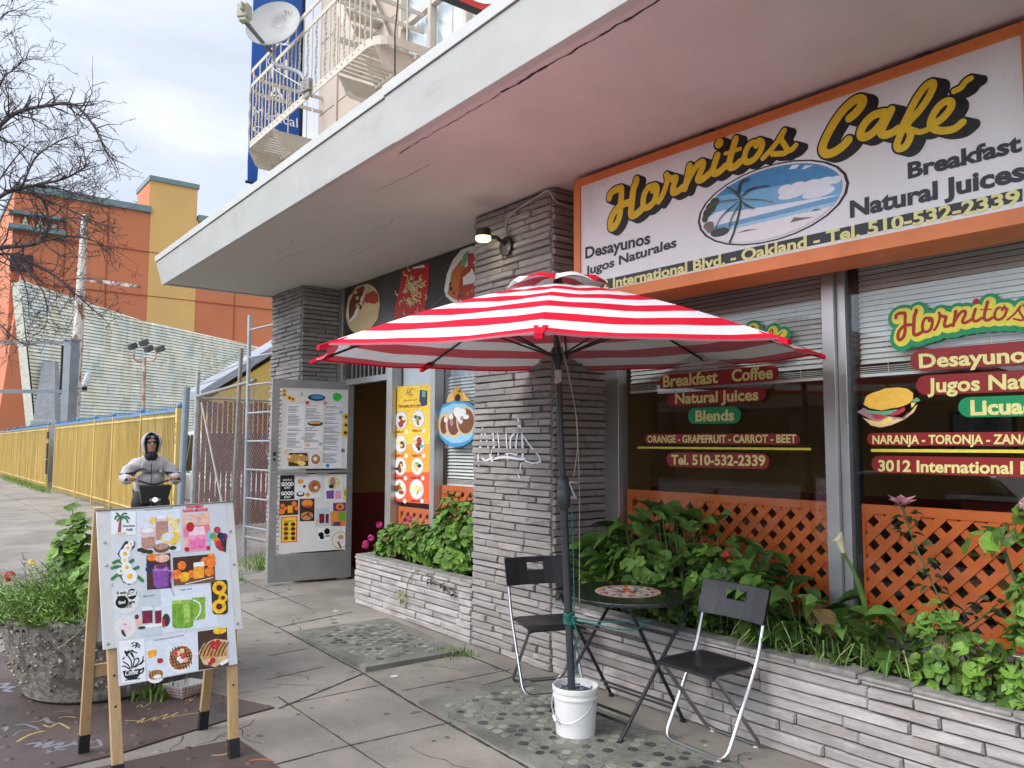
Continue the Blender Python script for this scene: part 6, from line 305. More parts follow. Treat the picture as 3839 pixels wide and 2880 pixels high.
def vault(name,poly,z,lab,nx_,ny_,seed,skip=.2):
    rr=random.Random(seed);b=MB();P=[V((*p,0)) for p in poly]
    zs=z
    top=[p+V((0,0,h)) for p,h in zip(P,zs)];b.add([p+V((0,0,-.1)) for p in P]+top,[(3,2,1,0),(4,5,6,7)]+[(i,(i+1)%4,4+(i+1)%4,4+i) for i in range(4)],0)
    for i in range(nx_):
        for j in range(ny_):
            u=(i+.5+(.5 if j%2 else 0)*.9)/(nx_+.5);v=(j+.5)/ny_;u=.07+u*.86;v=.10+v*.80
            if rr.random()<skip: continue
            c=(top[0]*(1-u)+top[1]*u)*(1-v)+(top[3]*(1-u)+top[2]*u)*v
            r_=rr.uniform(.022,.03);k=rr.random();m=1 if k<.34 else (2 if k<.72 else 3);dz=.003 if m!=1 else .0022
            b.lathe([(r_*1.12,0),(r_*1.10,dz*.6),(r_*.9,dz)],c+V((rr.uniform(-.006,.006),rr.uniform(-.006,.006),.0003)),12,m)
    for i in range(16):
        u,v=rr.random(),rr.random();c=(top[0]*(1-u)+top[1]*u)*(1-v)+(top[3]*(1-u)+top[2]*u)*v;a=rr.uniform(0,6.28)
        for j in range(5):
            a+=rr.uniform(-.8,.8);d=c+V((.05*math.cos(a),.05*math.sin(a),0))
            strip(b,(c.x,c.y),(d.x,d.y),.004,c.z+.0012,4,i*9+j);c=d
    return struct(b.build(name,[M_concd,pm('dark glass lens',(.065,.06,.065),.25,.3,30,coat=.3),pm('worn lens',(.25,.25,.21),.5,.3,40,col2=(.13,.13,.11)),pm('chipped pale lens',(.33,.33,.28),.5,.35,60,col2=(.2,.2,.17)),M_gap]),lab)
vault('pavement',[(-6.513,2.665),(-5.055,2.63),(-5.05,3.45),(-6.5,3.60)],(.004,.038,.028,.004),'heaved grey slab with dark and pale round glass lenses before the left planter',13,10,3)
vault('pavement',[(-4.25,2.575),(-2.3,2.52),(-2.3,3.36),(-4.30,3.40)],(.022,.010,.006,.012),'cracked grey slab with round glass lenses under the bucket and table',22,11,5,.12)
# steel cover plates
def plate(poly,lab,seed,items):
    rr=random.Random(seed);t=thing('cover_plate',lab,'metal plate',(poly[0][0],poly[0][1],0),group='rusty cover plates');b=MB();b.prism([(x,y,.001) for x,y in poly],(0,0,.009));b.build('plate',M_rust,t)
    xs=[p[0] for p in poly];ys=[p[1] for p in poly];bb=MB()
    def inside(x,y):
        c=False
        for i in range(len(poly)):
            (x1,y1),(x2,y2)=poly[i],poly[i-1]
            if (y1>y)!=(y2>y) and x<(x2-x1)*(y-y1)/(y2-y1)+x1: c=not c
        return c
    x=min(xs)
    while x<max(xs):
        y=min(ys)
        while y<max(ys):
            px,py=x+rr.uniform(-.03,.03),y+rr.uniform(-.03,.03)
            if inside(px,py): bb.lathe([(.022,0),(.016,.005),(.005,.007)],(px,py,.010),9)
            y+=.19
        x+=.19
    o=bb.build('bolt',M_rust,t,True);o['kind']='stuff'
    if items: Art('ground',.0105,.0003).items([('S','gray' if i[1]=='graf' else i[1],i[2],i[3]*.85,i[4],0) for i in items]).build('graffiti',M_paint,t)
    return t
p1=EX['lines']['plate1'];p2=[(-4.33,.62),(-4.36,1.24),(-4.374,1.511),(-3.989,1.529),(-3.56,1.545),(-3.50,.62)]
plate([(-7.6,.3),(-6.85,.95),(-5.9,1.34),(-4.713,1.847),(-4.66,1.523),(-4.50,.95),(-4.46,.3)],'rusty brown cover plate with white and tan graffiti under the concrete pot',2,[i for i in ART['plate'] if i[4][0][0]<-4.42])
plate([(-4.38,.3),(-4.36,1.24),(-4.33,1.50),(-3.989,1.529),(-3.60,1.545),(-3.45,.3)],'rusty brown cover plate with a copper scuff under the front sign legs',3,[i for i in ART['plate'] if i[4][0][0]>=-4.36])
def grass(pts,lab,seed,n=60,h=.09):
    rr=random.Random(seed);b=MB()
    for i in range(n):
        p=rr.choice(pts);x,y=p[0]+rr.gauss(0,p[2]),p[1]+rr.gauss(0,p[3] if len(p)>3 else p[2]);a=rr.uniform(0,6.28);hh=h*rr.uniform(.4,1.1);l=hh*rr.uniform(.1,.8);w_=.003+.02*h
        s=V((-math.sin(a),math.cos(a),0))*w_;c=V((x,y,0));d=V((math.cos(a)*l,math.sin(a)*l,hh))
        b.add([c+s,c-s,c+d*.55-s*.7+V((0,0,hh*.12)),c+d*.55+s*.7+V((0,0,hh*.12)),c+d],[(0,1,2,3),(3,2,4)])
    o=b.build('grass',M_fern);o['kind']='stuff';return tag(o,lab,'grass')
grass([(-5.02,3.42,.06),(-5.1,3.36,.05)],'grass tuft in the corner crack of the lens slab by the brick wall',1,80,.07)
grass([(-9.95,3.75,.14),(-10.4,3.9,.2)],'weeds at the foot of the chain link posts beside the door',2,200,.16)
grass([(-31-i*2,3.85,.8,.12) for i in range(7)],'strip of grass along the foot of the far yellow fence',3,1500,.16)
grass([(-20.6,3.9,.5,.06),(-16.5,3.9,.3,.06)],'thin weeds under the near end of the yellow fence',4,260,.10)
grass([(-5.35,1.28,.05),(-5.30,1.35,.05)],'small weed growing at the base of the concrete pot',5,90,.12)
# ------------------------------------------------------------------ stone faced walls
def stones(b,O,u,n,W,z0,z1,seed,ch=.0525,lmin=.16,lmax=.55,pr=(.006,.030)):
    rr=random.Random(seed);O,u,n=V(O),V(u).normalized(),V(n).normalized();z=z0;k=0
    while z<z1-.015:
        h=min(ch*rr.uniform(.92,1.08),z1-z);x=-rr.uniform(0,.1) if 0 else 0
        while x<W-.01:
            l=rr.uniform(lmin,lmax);l=W-x if x+l>W-.09 else l;g_=.0034;d=rr.uniform(*pr);c=min(.006,h*.2)
            jit=lambda a=.0034:rr.uniform(-a,a)
            bk=[O+u*(x+a)+n*(-.015)+V((0,0,z+e)) for a,e in((g_,g_),(l-g_,g_),(l-g_,h-g_),(g_,h-g_))]
            md=[O+u*(x+a+jit())+n*(d*(.15 if e<h*.5 else .55))+V((0,0,z+e+jit())) for a,e in((g_,g_),(l-g_,g_),(l-g_,h-g_),(g_,h-g_))]
            ft=[O+u*(x+a+jit())+n*(d+jit(.004))+V((0,0,z+e+jit())) for a,e in((g_+c,g_+c),(l-g_-c,g_+c),(l-g_-c,h-g_-c),(g_+c,h-g_-c))]
            mid=[(ft[0]*(1-t)+ft[1]*t+n*jit(.004)+V((0,0,jit()))) for t in(.5,)];mid2=[(ft[3]*.5+ft[2]*.5+n*jit(.004)+V((0,0,jit())))]
            vs=bk+md+ft+mid+mid2;b.add(vs,[(0,1,5,4),(1,2,6,5),(2,3,7,6),(3,0,4,7),(4,5,9,12,8),(5,6,10,9),(6,7,11,13,10),(7,4,8,11),(8,12,13,11),(12,9,10,13)],0);x+=l
        z+=h;k+=1
cafe=thing('cafe_building','grey stone fronted corner cafe with white flat canopy and cream upper storey','building',(-4.8,4.3,0))
def stonewall(name,parent,faces,core,seed):
    b=MB()
    for i,(O,u,n,W,z0,z1) in enumerate(faces): stones(b,O,u,n,W,z0,z1,seed+i)
    for c in core: b.bx(*c,1)
    return b.build(name,[M_stone2,M_mortar],parent)
# corner column and left pillar
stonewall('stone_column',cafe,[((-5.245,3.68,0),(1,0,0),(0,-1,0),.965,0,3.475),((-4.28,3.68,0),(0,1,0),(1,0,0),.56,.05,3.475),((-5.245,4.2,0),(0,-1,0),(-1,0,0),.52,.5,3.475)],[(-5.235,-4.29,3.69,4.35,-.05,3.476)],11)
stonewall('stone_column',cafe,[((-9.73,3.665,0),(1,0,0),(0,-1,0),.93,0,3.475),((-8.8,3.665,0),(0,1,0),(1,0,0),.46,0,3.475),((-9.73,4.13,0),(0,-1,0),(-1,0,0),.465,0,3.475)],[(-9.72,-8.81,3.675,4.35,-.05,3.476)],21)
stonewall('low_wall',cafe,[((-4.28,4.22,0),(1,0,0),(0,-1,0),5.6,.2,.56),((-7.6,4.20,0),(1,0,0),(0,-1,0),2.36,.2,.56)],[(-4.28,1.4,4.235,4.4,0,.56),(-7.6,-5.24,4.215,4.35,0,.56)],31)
# canopy
def extr(b,prof,x0,x1,m=0): b.prism([(x0,y,z) for y,z in prof],(x1-x0,0,0),m)
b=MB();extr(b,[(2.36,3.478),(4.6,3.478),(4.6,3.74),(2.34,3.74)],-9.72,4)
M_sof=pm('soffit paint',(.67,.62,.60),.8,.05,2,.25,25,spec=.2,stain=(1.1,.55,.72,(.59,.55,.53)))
nt=M_sof.node_tree;bs=nt.nodes['Principled BSDF'];lk=bs.inputs['Base Color'].links[0].from_socket   # base colour blends from grey on the left to pink on the right
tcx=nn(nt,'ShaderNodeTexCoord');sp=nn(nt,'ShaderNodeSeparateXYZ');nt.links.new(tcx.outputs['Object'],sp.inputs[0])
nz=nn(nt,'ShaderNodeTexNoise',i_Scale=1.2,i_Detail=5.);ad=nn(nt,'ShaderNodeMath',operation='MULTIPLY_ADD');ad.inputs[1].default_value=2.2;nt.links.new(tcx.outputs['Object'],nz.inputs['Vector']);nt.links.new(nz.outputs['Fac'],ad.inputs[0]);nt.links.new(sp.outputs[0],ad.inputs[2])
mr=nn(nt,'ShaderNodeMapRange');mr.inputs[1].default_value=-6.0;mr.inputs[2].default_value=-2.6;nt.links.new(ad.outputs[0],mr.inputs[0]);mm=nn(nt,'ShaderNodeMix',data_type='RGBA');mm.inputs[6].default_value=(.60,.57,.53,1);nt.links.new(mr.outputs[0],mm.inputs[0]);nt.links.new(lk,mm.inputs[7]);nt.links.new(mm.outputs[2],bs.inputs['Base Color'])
rr=random.Random(5);x=-4.4;y=2.47      # the open crack along the soffit and small ones by the end
while x<3:
    x2=x+rr.uniform(.03,.07);y2=2.46+rr.uniform(-.006,.006);hw=rr.uniform(.003,.012)*(1 if x>-3.3 else .5)
    b.add([(x,y-hw,3.4765),(x2,y2-hw,3.4765),(x2,y2+hw*.6,3.4765),(x,y+hw*.6,3.4765)],[(0,1,2,3)],1);x,y=x2,y2
for k in range(9):
    x,y=rr.uniform(-9,-5),rr.uniform(2.5,3.6);a=rr.uniform(-.4,.4)
    for j in range(rr.randint(5,14)):
        a+=rr.uniform(-.3,.3);x2,y2=x+.07*math.cos(a),y+.07*math.sin(a)*.5;b.add([(x,y-.0015,3.4768),(x2,y2-.0015,3.4768),(x2,y2+.0015,3.4768),(x,y+.0015,3.4768)],[(0,1,2,3)],1);x,y=x2,y2
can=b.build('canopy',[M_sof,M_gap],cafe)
def fasc(x0,x1,dy,zb):
    b=MB();extr(b,[(2.328+dy,zb),(2.372,zb),(2.372,3.77),(2.252+dy,3.72)],x0,x1);extr(b,[(2.240+dy,3.722),(2.40,3.772),(2.40,3.792),(2.236+dy,3.790)],x0-.004,x1);return b.build('fascia',M_fascia,can,bevel=.003)
fasc(-9.77,-4.19,0,3.462);fasc(-4.186,4,-.012,3.447)
b=MB();extr(b,[(2.372,3.464),(3.66,3.464),(3.66,3.77),(2.372,3.77)],-9.765,-9.722);b.build('fascia',M_fascia,can)
# upper storey
M_up=pm('cream stucco',(.52,.44,.37),.8,.06,2,.3,40,stain=(.9,.5,.6,(.52,.40,.35)))
b=MB();b.bx(-9.74,-7.62,4.22,4.5,3.7,9);b.bx(-5.0,4,4.22,4.5,3.7,9);b.bx(-7.62,-5.0,4.22,4.5,3.7,5.15);b.bx(-7.62,-5.0,4.22,4.5,8.3,9);b.bx(-9.74,-9.6,4.5,12,3.7,9);b.build('upper_wall',M_up,cafe)
b=MB()
for z in(4.6,5.0,5.5,6.0,6.5,7.0): b.bx(-9.70,-7.66,4.211,4.2195,z,z+.012)
for x in(-9.2,-8.3): b.bx(x,x+.07,4.195,4.2205,3.8,9)
b.build('wall_trim',M_up,cafe)
wf=MB()
for x in(-7.62,-6.98,-6.3,-5.6,-5.06): wf.bx(x,x+.06,4.24,4.32,5.15,8.3)
for z in(5.15,6.3,8.24): wf.bx(-7.62,-5.0,4.245,4.315,z,z+.06)
uw=wf.build('window',M_steelw,cafe);b=MB();b.bx(-7.6,-5.02,4.29,4.296,5.2,8.26);b.build('pane',M_glass,uw)
b=MB();x=-7.58
while x<-5.05:
    b.add([(x,4.36,5.2),(x+.045,4.40,5.2),(x+.09,4.36,5.2),(x,4.36,8.25),(x+.045,4.40,8.25),(x+.09,4.36,8.25)],[(0,1,4,3),(1,2,5,4)]);x+=.09
b.build('curtain',pm('pale curtain',(.80,.85,.90),.8,.05,3),uw)
# storefront frames and glass
def frame(name,bars,parent,m=None):
    b=MB()
    for q in bars: b.bx(*q)
    return b.build(name,m or M_alu,parent,bevel=.004)
f1=frame('window_frame',[(-4.278,-4.12,4.19,4.29,.55,2.62),(-2.462,-2.385,4.17,4.30,.55,2.62),(-2.384,-2.332,4.20,4.29,.55,2.62),(-.9,-.8,4.17,4.29,.55,2.62),(-4.12,-.8,4.20,4.29,.565,.60),(-4.12,-.8,4.20,4.29,2.60,2.68)],cafe)
b=MB();b.bx(-4.118,-2.464,4.234,4.240,.60,2.6);b.build('glass',M_glassd,f1);b=MB();b.bx(-2.33,-.9,4.234,4.240,.60,2.6);b.build('glass',M_glassd,f1)
b=MB();b.bx(-2.333,-2.30,4.243,4.29,.66,2.6);b.build('gasket',M_black,f1)
b=MB();b.bx(-4.28,1.4,4.24,4.5,2.68,3.477);b.build('sign_band',pm('dark header',(.11,.10,.095),.8,.2,6),cafe)
f2=frame('window_frame',[(-8.79,-8.66,4.12,4.25,0,3.47),(-7.62,-7.50,4.16,4.28,0,2.62),(-6.73,-6.645,4.17,4.28,.55,2.62),(-5.30,-5.246,4.17,4.28,.55,2.62),(-8.66,-7.62,4.18,4.27,2.30,2.37),(-8.66,-5.3,4.18,4.27,2.56,2.63),(-7.5,-5.3,4.18,4.27,.565,.60)],cafe)
b=MB();b.bx(-7.498,-6.732,4.231,4.237,.60,2.56);b.build('glass',M_glass,f2);b=MB();b.bx(-6.643,-5.302,4.231,4.237,.60,2.56);b.build('glass',M_glass,f2)
b=MB()
for i in range(9): b.bx(-8.56+i*.105,-8.535+i*.105,4.20,4.225,2.37,2.56)
b.build('transom_bars',M_alu,f2)
b=MB();b.bx(-8.66,-5.246,4.22,4.5,2.63,3.477);b.build('sign_band',bpy.data.materials['dark header'],cafe)
# interior seen through the glass
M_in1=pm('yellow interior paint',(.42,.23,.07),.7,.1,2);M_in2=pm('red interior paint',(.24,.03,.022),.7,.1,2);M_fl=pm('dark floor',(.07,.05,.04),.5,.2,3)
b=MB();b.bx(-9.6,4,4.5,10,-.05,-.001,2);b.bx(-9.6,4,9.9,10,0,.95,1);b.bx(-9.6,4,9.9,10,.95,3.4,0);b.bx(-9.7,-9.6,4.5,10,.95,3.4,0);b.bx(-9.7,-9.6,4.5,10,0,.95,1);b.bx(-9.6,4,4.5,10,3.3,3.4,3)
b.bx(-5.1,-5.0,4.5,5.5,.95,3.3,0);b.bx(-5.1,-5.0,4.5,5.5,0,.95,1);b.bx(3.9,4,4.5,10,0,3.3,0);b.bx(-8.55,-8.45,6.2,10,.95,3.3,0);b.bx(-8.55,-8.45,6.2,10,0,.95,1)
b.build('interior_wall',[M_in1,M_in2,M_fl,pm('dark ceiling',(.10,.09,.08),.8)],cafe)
b=MB();b.bx(-8.44,-8.40,6.45,7.2,1.55,1.95);o=b.build('television',M_black);tag(o,'dark blue wall screen glimpsed through the open doorway','screen');b=MB();b.bx(-8.399,-8.395,6.49,7.16,1.58,1.92);b.build('screen',pm('blue picture',(.03,.06,.12),.3,.4,4,col2=(.02,.03,.06)),o)
b=MB();b.bx(-3.6,.6,8.6,9.2,0,1.05);b.bx(-3.7,.7,8.5,9.25,1.05,1.10,1);o=b.build('counter',[M_in2,pm('pale counter top',(.45,.42,.36),.4)],None,bevel=.01);tag(o,'red fronted counter with pale top deep inside the cafe','counter')
for k,(x,y,w_,z_) in enumerate(((-4.2,9.88,.7,1.5),(-2.9,9.88,1.2,1.6),(-1.4,9.88,.6,1.55))):
    t=thing('wall_picture',('small pale framed picture','wide framed picture','narrow framed picture')[k]+' on the yellow back wall inside the cafe','picture',(x,y,z_));b=MB();b.bx(x,x+w_,9.86,9.895,z_,z_+.5);b.build('frame',M_black,t);b=MB();b.bx(x+.04,x+w_-.04,9.85,9.8585,z_+.04,z_+.46);b.build('print',pm('faded print',(.40,.38,.33),.5,.5,5,col2=(.10,.13,.16)) if k==0 else bpy.data.materials['faded print'],t)
for k,(x,y) in enumerate(((-3.5,5.6),(-1.7,5.5),(-2.7,7.0))):
    t=thing('cafe_table',('dining table just inside the window behind the parasol','dining table just inside the right window','dining table in the middle of the cafe')[k],'table',(x,y,0),group='dining tables inside the cafe');b=MB();b.bx(x-.45,x+.45,y-.35,y+.35,.73,.76);b.build('tabletop',M_in1,t);b=MB();b.lathe([(.25,0),(.25,.02),(.04,.04),(.04,.73)],(x,y,0),16);b.build('leg',M_black,t)
    for s in(-1,1):
        c_=thing('cafe_chair','dark '+('left' if s<0 else 'right')+' chair at the '+('table behind the parasol window','table inside the right window','middle table of the cafe')[k],'chair',(x+s*.62,y,0),group='dining chairs inside the cafe');b=MB();b.bx(x+s*.62-.21,x+s*.62+.21,y-.2,y+.2,.43,.47);b.build('seat',M_dark,c_);b=MB();b.bx(x+s*.82-.02,x+s*.82+.02,y-.2,y+.2,.47,.98);b.build('backrest',M_dark,c_)
        for dx in(-.18,.18):
            for dy in(-.17,.17): b=MB();b.tube([(x+s*.62+dx,y+dy,0),(x+s*.62+dx,y+dy,.43)],.015,6);b.build('leg',M_black,c_)
# door
door=MB();H_=V((-8.62,4.20,0));E_=V((-8.78,3.30,0));du=(H_-E_).normalized();dn=V((du.y,-du.x,0))
def dbox(b,u0,u1,z0,z1,d0,d1,m=0):
    p=[E_+du*u+dn*d+V((0,0,z)) for z in(z0,z1) for u,d in((u0,d0),(u1,d0),(u1,d1),(u0,d1))];b.add(p,[(3,2,1,0),(4,5,6,7),(0,1,5,4),(1,2,6,5),(2,3,7,6),(3,0,4,7)],m)
UA,UB=.02,.98
dbox(door,UA,UA+.085,.03,2.34,-.045,0);dbox(door,UB-.075,UB,.03,2.34,-.045,0);dbox(door,UA+.085,UB-.075,2.25,2.34,-.045,-.001);dbox(door,UA+.085,UB-.075,.03,.335,-.042,-.002);dbox(door,UA+.085,UB-.075,1.255,1.285,-.03,-.004)
dr=door.build('door',M_alud,cafe,bevel=.003);b=MB();dbox(b,UA+.085,UB-.075,.335,2.25,-.026,-.020);b.build('door_glass',M_glassd,dr)
b=MB();dbox(b,UA+.02,UB-.02,1.263,1.277,.045,.058);dbox(b,UA+.1,UA+.40,1.24,1.30,.02,.045);dbox(b,UA+.52,UA+.66,1.235,1.255,.02,.04);b.build('push_bar',M_alu,dr,bevel=.003)
b=MB();dbox(b,UA+.025,UA+.06,1.46,1.50,.001,.012);dbox(b,UA+.03,UA+.055,1.40,1.43,.001,.01);b.build('lock',M_bplas,dr)
# posters on the door
def sheet(name,lab,cat,plane,outline,col,parts,mat=M_art,off=.0008,pname='print',under=.0):
    A=Art(plane,off);t=None
    O,u,v,n=A.O,A.u,A.v,A.n;b=MB();b.c=[];d=.0014
    P=[O+u*x+v*y+n*under for x,y in outline];a=sum(outline[i][0]*outline[(i+1)%len(outline)][1]-outline[(i+1)%len(outline)][0]*outline[i][1] for i in range(len(outline)))
    if a<0: P=P[::-1]
    b.prism(P,n*d);b.c=[PALC[col]]*len(b.f);o=b.build(name,mat);tag(o,lab,cat)
    A.off=under+d+.0003;A.items(parts).build(pname,mat,o);return o
def cy(i):
    if i[0]=='T': return i[4][1]
    if i[0]=='E': return i[3][1]
    L_=i[4] if i[0]=='S' else i[3];return sum(p[1] for p in L_)/len(L_)
sheet('menu_poster','large white menu sheet with three text columns on upper half of open door','poster','door',EX['menu'],'platew',[i for i in ART['door'] if cy(i)>1.27],under=-.0185)
sheet('photo_poster','white sheet of food photos and GOOD DAY card on lower half of door','poster','door',EX['lower'],'platew',[i for i in ART['door'] if cy(i)<=1.27],under=-.0185)
# ------------------------------------------------------------------ cafe sign
O,u,v,n=[V(q) for q in PLANES['sign']]
sg=thing('cafe_sign','long white cafe sign in an orange frame with yellow script and palm beach oval','sign',(-2.6,3.8,2.9))
def sb(b,u0,u1,v0,v1,d0,d1,m=0):
    p=[O+u*a+n*d+V((0,0,z)) for z in(v0,v1) for a,d in((u0,d1),(u1,d1),(u1,d0),(u0,d0))];b.add(p,[(3,2,1,0),(4,5,6,7),(0,1,5,4),(1,2,6,5),(2,3,7,6),(3,0,4,7)],m)
SU,SV0,SV1=2.80,2.545,3.445
b=MB();sb(b,.03,SU-.03,SV0+.03,SV1-.03,-.05,0);b.build('panel',pm('sign white',(.80,.785,.78),.4,.05,2,stain=(3,.55,.75,(.69,.67,.665)),stretch=(1,1,.25)),sg)
b=MB();sb(b,-.01,.052,SV0,SV1,-.30,.012);sb(b,SU-.052,SU,SV0,SV1,-.30,.012);sb(b,.0521,SU-.0521,SV1-.055,SV1-.001,-.30,.011);sb(b,.0521,SU-.0521,SV0+.001,SV0+.075,-.30,.011);b.build('frame',M_orange,sg,bevel=.003)
b=MB();sb(b,.1,SU-.1,SV0+.08,SV1-.06,-.32,-.06);b.build('back',M_dark,sg)
for x in(1.06,2.3): b=MB();sb(b,x,x+.06,SV1,SV1+.035,-.06,-.02);b.build('bracket',M_bark,sg)
A=Art('sign',.0008)
for w_,pts in EX['script']:
    for j in range(5): A.stroke('black',1,w_+.020,[(p[0]+.0115*j,p[1]-.0065*j) for p in pts])
dd,dr_=EX['dot']
for j in range(5): A.ell('black',1,(dd[0]+.0115*j,dd[1]-.0065*j),dr_+.011,dr_+.011)
for w_,pts in EX['script']: A.stroke('yellow',3,w_,pts)
A.ell('yellow',3,dd,dr_,dr_)
isp=lambda i:i[1] in('sky1','sky2','cloud','sea1','sea2','sand','leafdark','rockc','palm','signwhite') or (i[0]=='E' and i[1]=='black')
A.items([i for i in ART['sign'] if not isp(i)]).build('lettering',M_paint,sg)
Art('sign',.0006).items([i for i in ART['sign'] if isp(i)]).build('beach_picture',M_paint,sg)
# food banner above the entry
b=MB();b.bx(-8.652,-5.25,4.141,4.146,2.64,3.474);bn=b.build('food_banner',pm('dark vinyl',(.045,.034,.030),.32,.15,2,.1,6));tag(bn,'long dark brown banner of three plated dishes above the entrance','banner')
def near(i,lo,hi):
    L_=[i[3]] if i[0]=='E' else (i[4] if i[0]=='S' else i[3]);x=sum(p[0] for p in L_)/len(L_);return lo<=x<hi
for lo,hi in((-9,-7.75),(-7.75,-6.62),(-6.62,-3)): Art('banner',.0016).items([i for i in ART['banner'] if near(i,lo,hi)]).build('dish_picture',M_paint,bn)
# storefront stickers
st=ART['store'];fx=lambda i:(i[4][0] if i[0]=='T' else i[3][0] if i[0]=='E' else i[3][0][0])
pz=[i for i in st if fx(i)<-6.74];sheet_items=[i for i in pz if not(i[0]=='P' and i[1] in('posty','posto','postr') and i[2]==1)]
ox=[i for i in pz if i[0]=='P' and i[1]=='posty'][0][3];ob_=[i for i in pz if i[1]=='postr' and i[2]==1][0][3]
sheet('specials_poster','tall yellow to orange specials poster with eight round dishes in entry window','poster','win',[(-7.49,ox[0][1]),(-6.74,ox[1][1]),(-6.74,ob_[2][1]),(-7.49,ob_[3][1])],'posty',[('P',i[1],1,[(-7.49 if p[0]<-7.15 else -6.74,p[1]) for p in i[3]]) for i in pz if i not in sheet_items]+sheet_items,off=0,under=.002)
cau=[i for i in st if fx(i)>=-6.74 and (i[1]=='caution' or i[1]=='black')];pan=[i for i in st if fx(i)>=-6.74 and i not in cau]
a=Art('win',-.016);a.items(cau);o=a.build('warning_sign',M_art);tag(o,'yellow triangle warning sign hanging behind the pancake painting','sign')
b=Art('win',.006);mxx=-5.26
b.items([tuple([i[0],i[1],i[2],[(min(p[0],mxx),p[1]) for p in i[3]]]) if i[0]=='P' else i for i in pan]);o=b.build('window_painting',M_sticker);tag(o,'painted blue plate of pancakes with cream on entry window glass','window painting')
# window lettering
def wart(name,lab,items_,Mx):
    A=Art('win',.008,.0005);tr=lambda p:(p[0]*Mx[0][0]+p[1]*Mx[1][0]+Mx[2][0],p[0]*Mx[0][1]+p[1]*Mx[1][1]+Mx[2][1]);s_=math.sqrt(abs(Mx[0][0]*Mx[1][1]-Mx[0][1]*Mx[1][0]))
    for c,ex,lv,off in(('wgreen',.085,1,(.010,-.010)),('wyellow',.040,3,(.008,-.005)),('wred',-.004,5,(0,0))):
        for w_,pts in EX['script']: A.stroke(c,lv,w_*s_*.86+ex,[(tr(p)[0]+off[0],tr(p)[1]+off[1]) for p in pts])
    A.ell('wred',5,tr(dd),dr_*s_,dr_*s_);A.items(items_);o=A.build(name,M_sticker);return tag(o,lab,'window lettering')
W=ART['win'];lf=lambda i:(i[4] if i[0]=='T' else i[3] if i[0]=='E' else i[3][0])[0]<-2.42
san=('black','bun','ham','lettuce','tomato','bunlow','cheese')
wart('window_lettering','English window lettering for breakfast and juices in red and green bars, behind the parasol',[i for i in W if lf(i)],EX['M2'])
wart('window_lettering','Spanish window lettering with red script and green bar on the window right of the mullion',[i for i in W if not lf(i) and i[1] not in san],EX['M1'])
a=Art('win',.008,.0006);a.items([i for i in W if i[1] in san]);o=a.build('window_painting',M_sticker);tag(o,'painted sandwich with ham and lettuce on the right window glass','window painting')
# blinds
def blinds(x0,x1,z0,z1,lab,pitch=.030,y=4.30,tilt=58,droop=0,name='venetian_blind'):
    b=MB();z=z1
    while z>z0+.05:
        for k in range(1): b.box(((x0+x1)/2,y+rnd.uniform(-.001,.001),z),(x1-x0,.0325,.0018),0,0,Matrix.Rotation(R(tilt+rnd.uniform(-3,3)),3,'X'))
        z-=pitch
    for k in range(4): b.box(((x0+x1)/2,y,z0+.045-k*.011),(x1-x0,.03,.003),0,0,Matrix.Rotation(R(15+droop*rnd.uniform(-.5,.5)),3,'Y') if 0 else Matrix.Rotation(R(6),3,'X'))
    b.bx(x0,x1,y-.014,y+.014,z0-.012,z0+.004);o=b.build(name,M_blind);tag(o,lab,'blind','white venetian blinds')
    c=MB()
    for t in(.12,.5,.88): c.tube([(x0+(x1-x0)*t,y-.02,z1),(x0+(x1-x0)*t,y-.02,z0)],.0016,4)
    c.build('cord',M_blind,o);return o
blinds(-4.09,-2.475,1.985,2.66,'raised white venetian blind in the window behind the parasol')
blinds(-2.30,-.92,1.985,2.66,'raised white venetian blind over the Spanish lettering right of the mullion')
blinds(-6.63,-5.31,1.2,2.26,'open white venetian blind behind the pancake painting in the entry window',.033,4.33,40)
# lattices
def lattice2(x0,x1,z0,z1,lab,y=4.268,sp=.128,w_=.044):
    b=MB();e=.05
    b.bx(x0,x1,y-.014,y+.018,z1-e,z1);b.bx(x0,x1,y-.014,y+.018,z0,z0+e);b.bx(x0,x0+e,y-.013,y+.017,z0+e,z1-e);b.bx(x1-e,x1,y-.013,y+.017,z0+e,z1-e)
    X0,X1,Z0,Z1=x0+e,x1-e,z0+e,z1-e
    def clipp(P):
        for ax,val,sgn in((0,X0,1),(0,X1,-1),(1,Z0,1),(1,Z1,-1)):
            out=[]
            for i in range(len(P)):
                p,q=P[i-1],P[i];a,c=(p[ax]-val)*sgn,(q[ax]-val)*sgn
                if a*c<0: t=a/(a-c);out.append((p[0]+t*(q[0]-p[0]),p[1]+t*(q[1]-p[1])))
                if c>=0: out.append(q)
            P=out
            if len(P)<3: return None
        return P
    H_=Z1-Z0;h=w_*.707
    for s,yy in((1,y-.010),(-1,y-.002)):
        c=X0-H_-1 if s>0 else X0
        c=math.floor((X0-H_-.2)/sp)*sp if s>0 else math.floor((X0-.2)/sp)*sp
        while c<X1+H_+.2:
            P=clipp([(c-h,Z0),(c+h,Z0),(c+h+s*H_,Z1),(c-h+s*H_,Z1)])
            if P: b.prism([(p[0],yy,p[1]) for p in (P if 1 else P)],(0,.0075,0))
            c+=sp
    o=b.build('lattice_panel',M_lat);return tag(o,lab,'lattice','orange lattice panels')
lattice2(-4.10,-2.47,.605,1.262,'orange lattice panel inside the window left of the mullion behind calla leaves')
lattice2(-2.335,-.91,.605,1.262,'orange lattice panel inside the window right of the mullion behind the white calla')
lattice2(-6.635,-5.31,.605,1.19,'orange lattice panel low in the entry window behind geraniums')
lattice2(-7.49,-6.74,.605,.93,'short orange lattice panel under the tall specials poster')
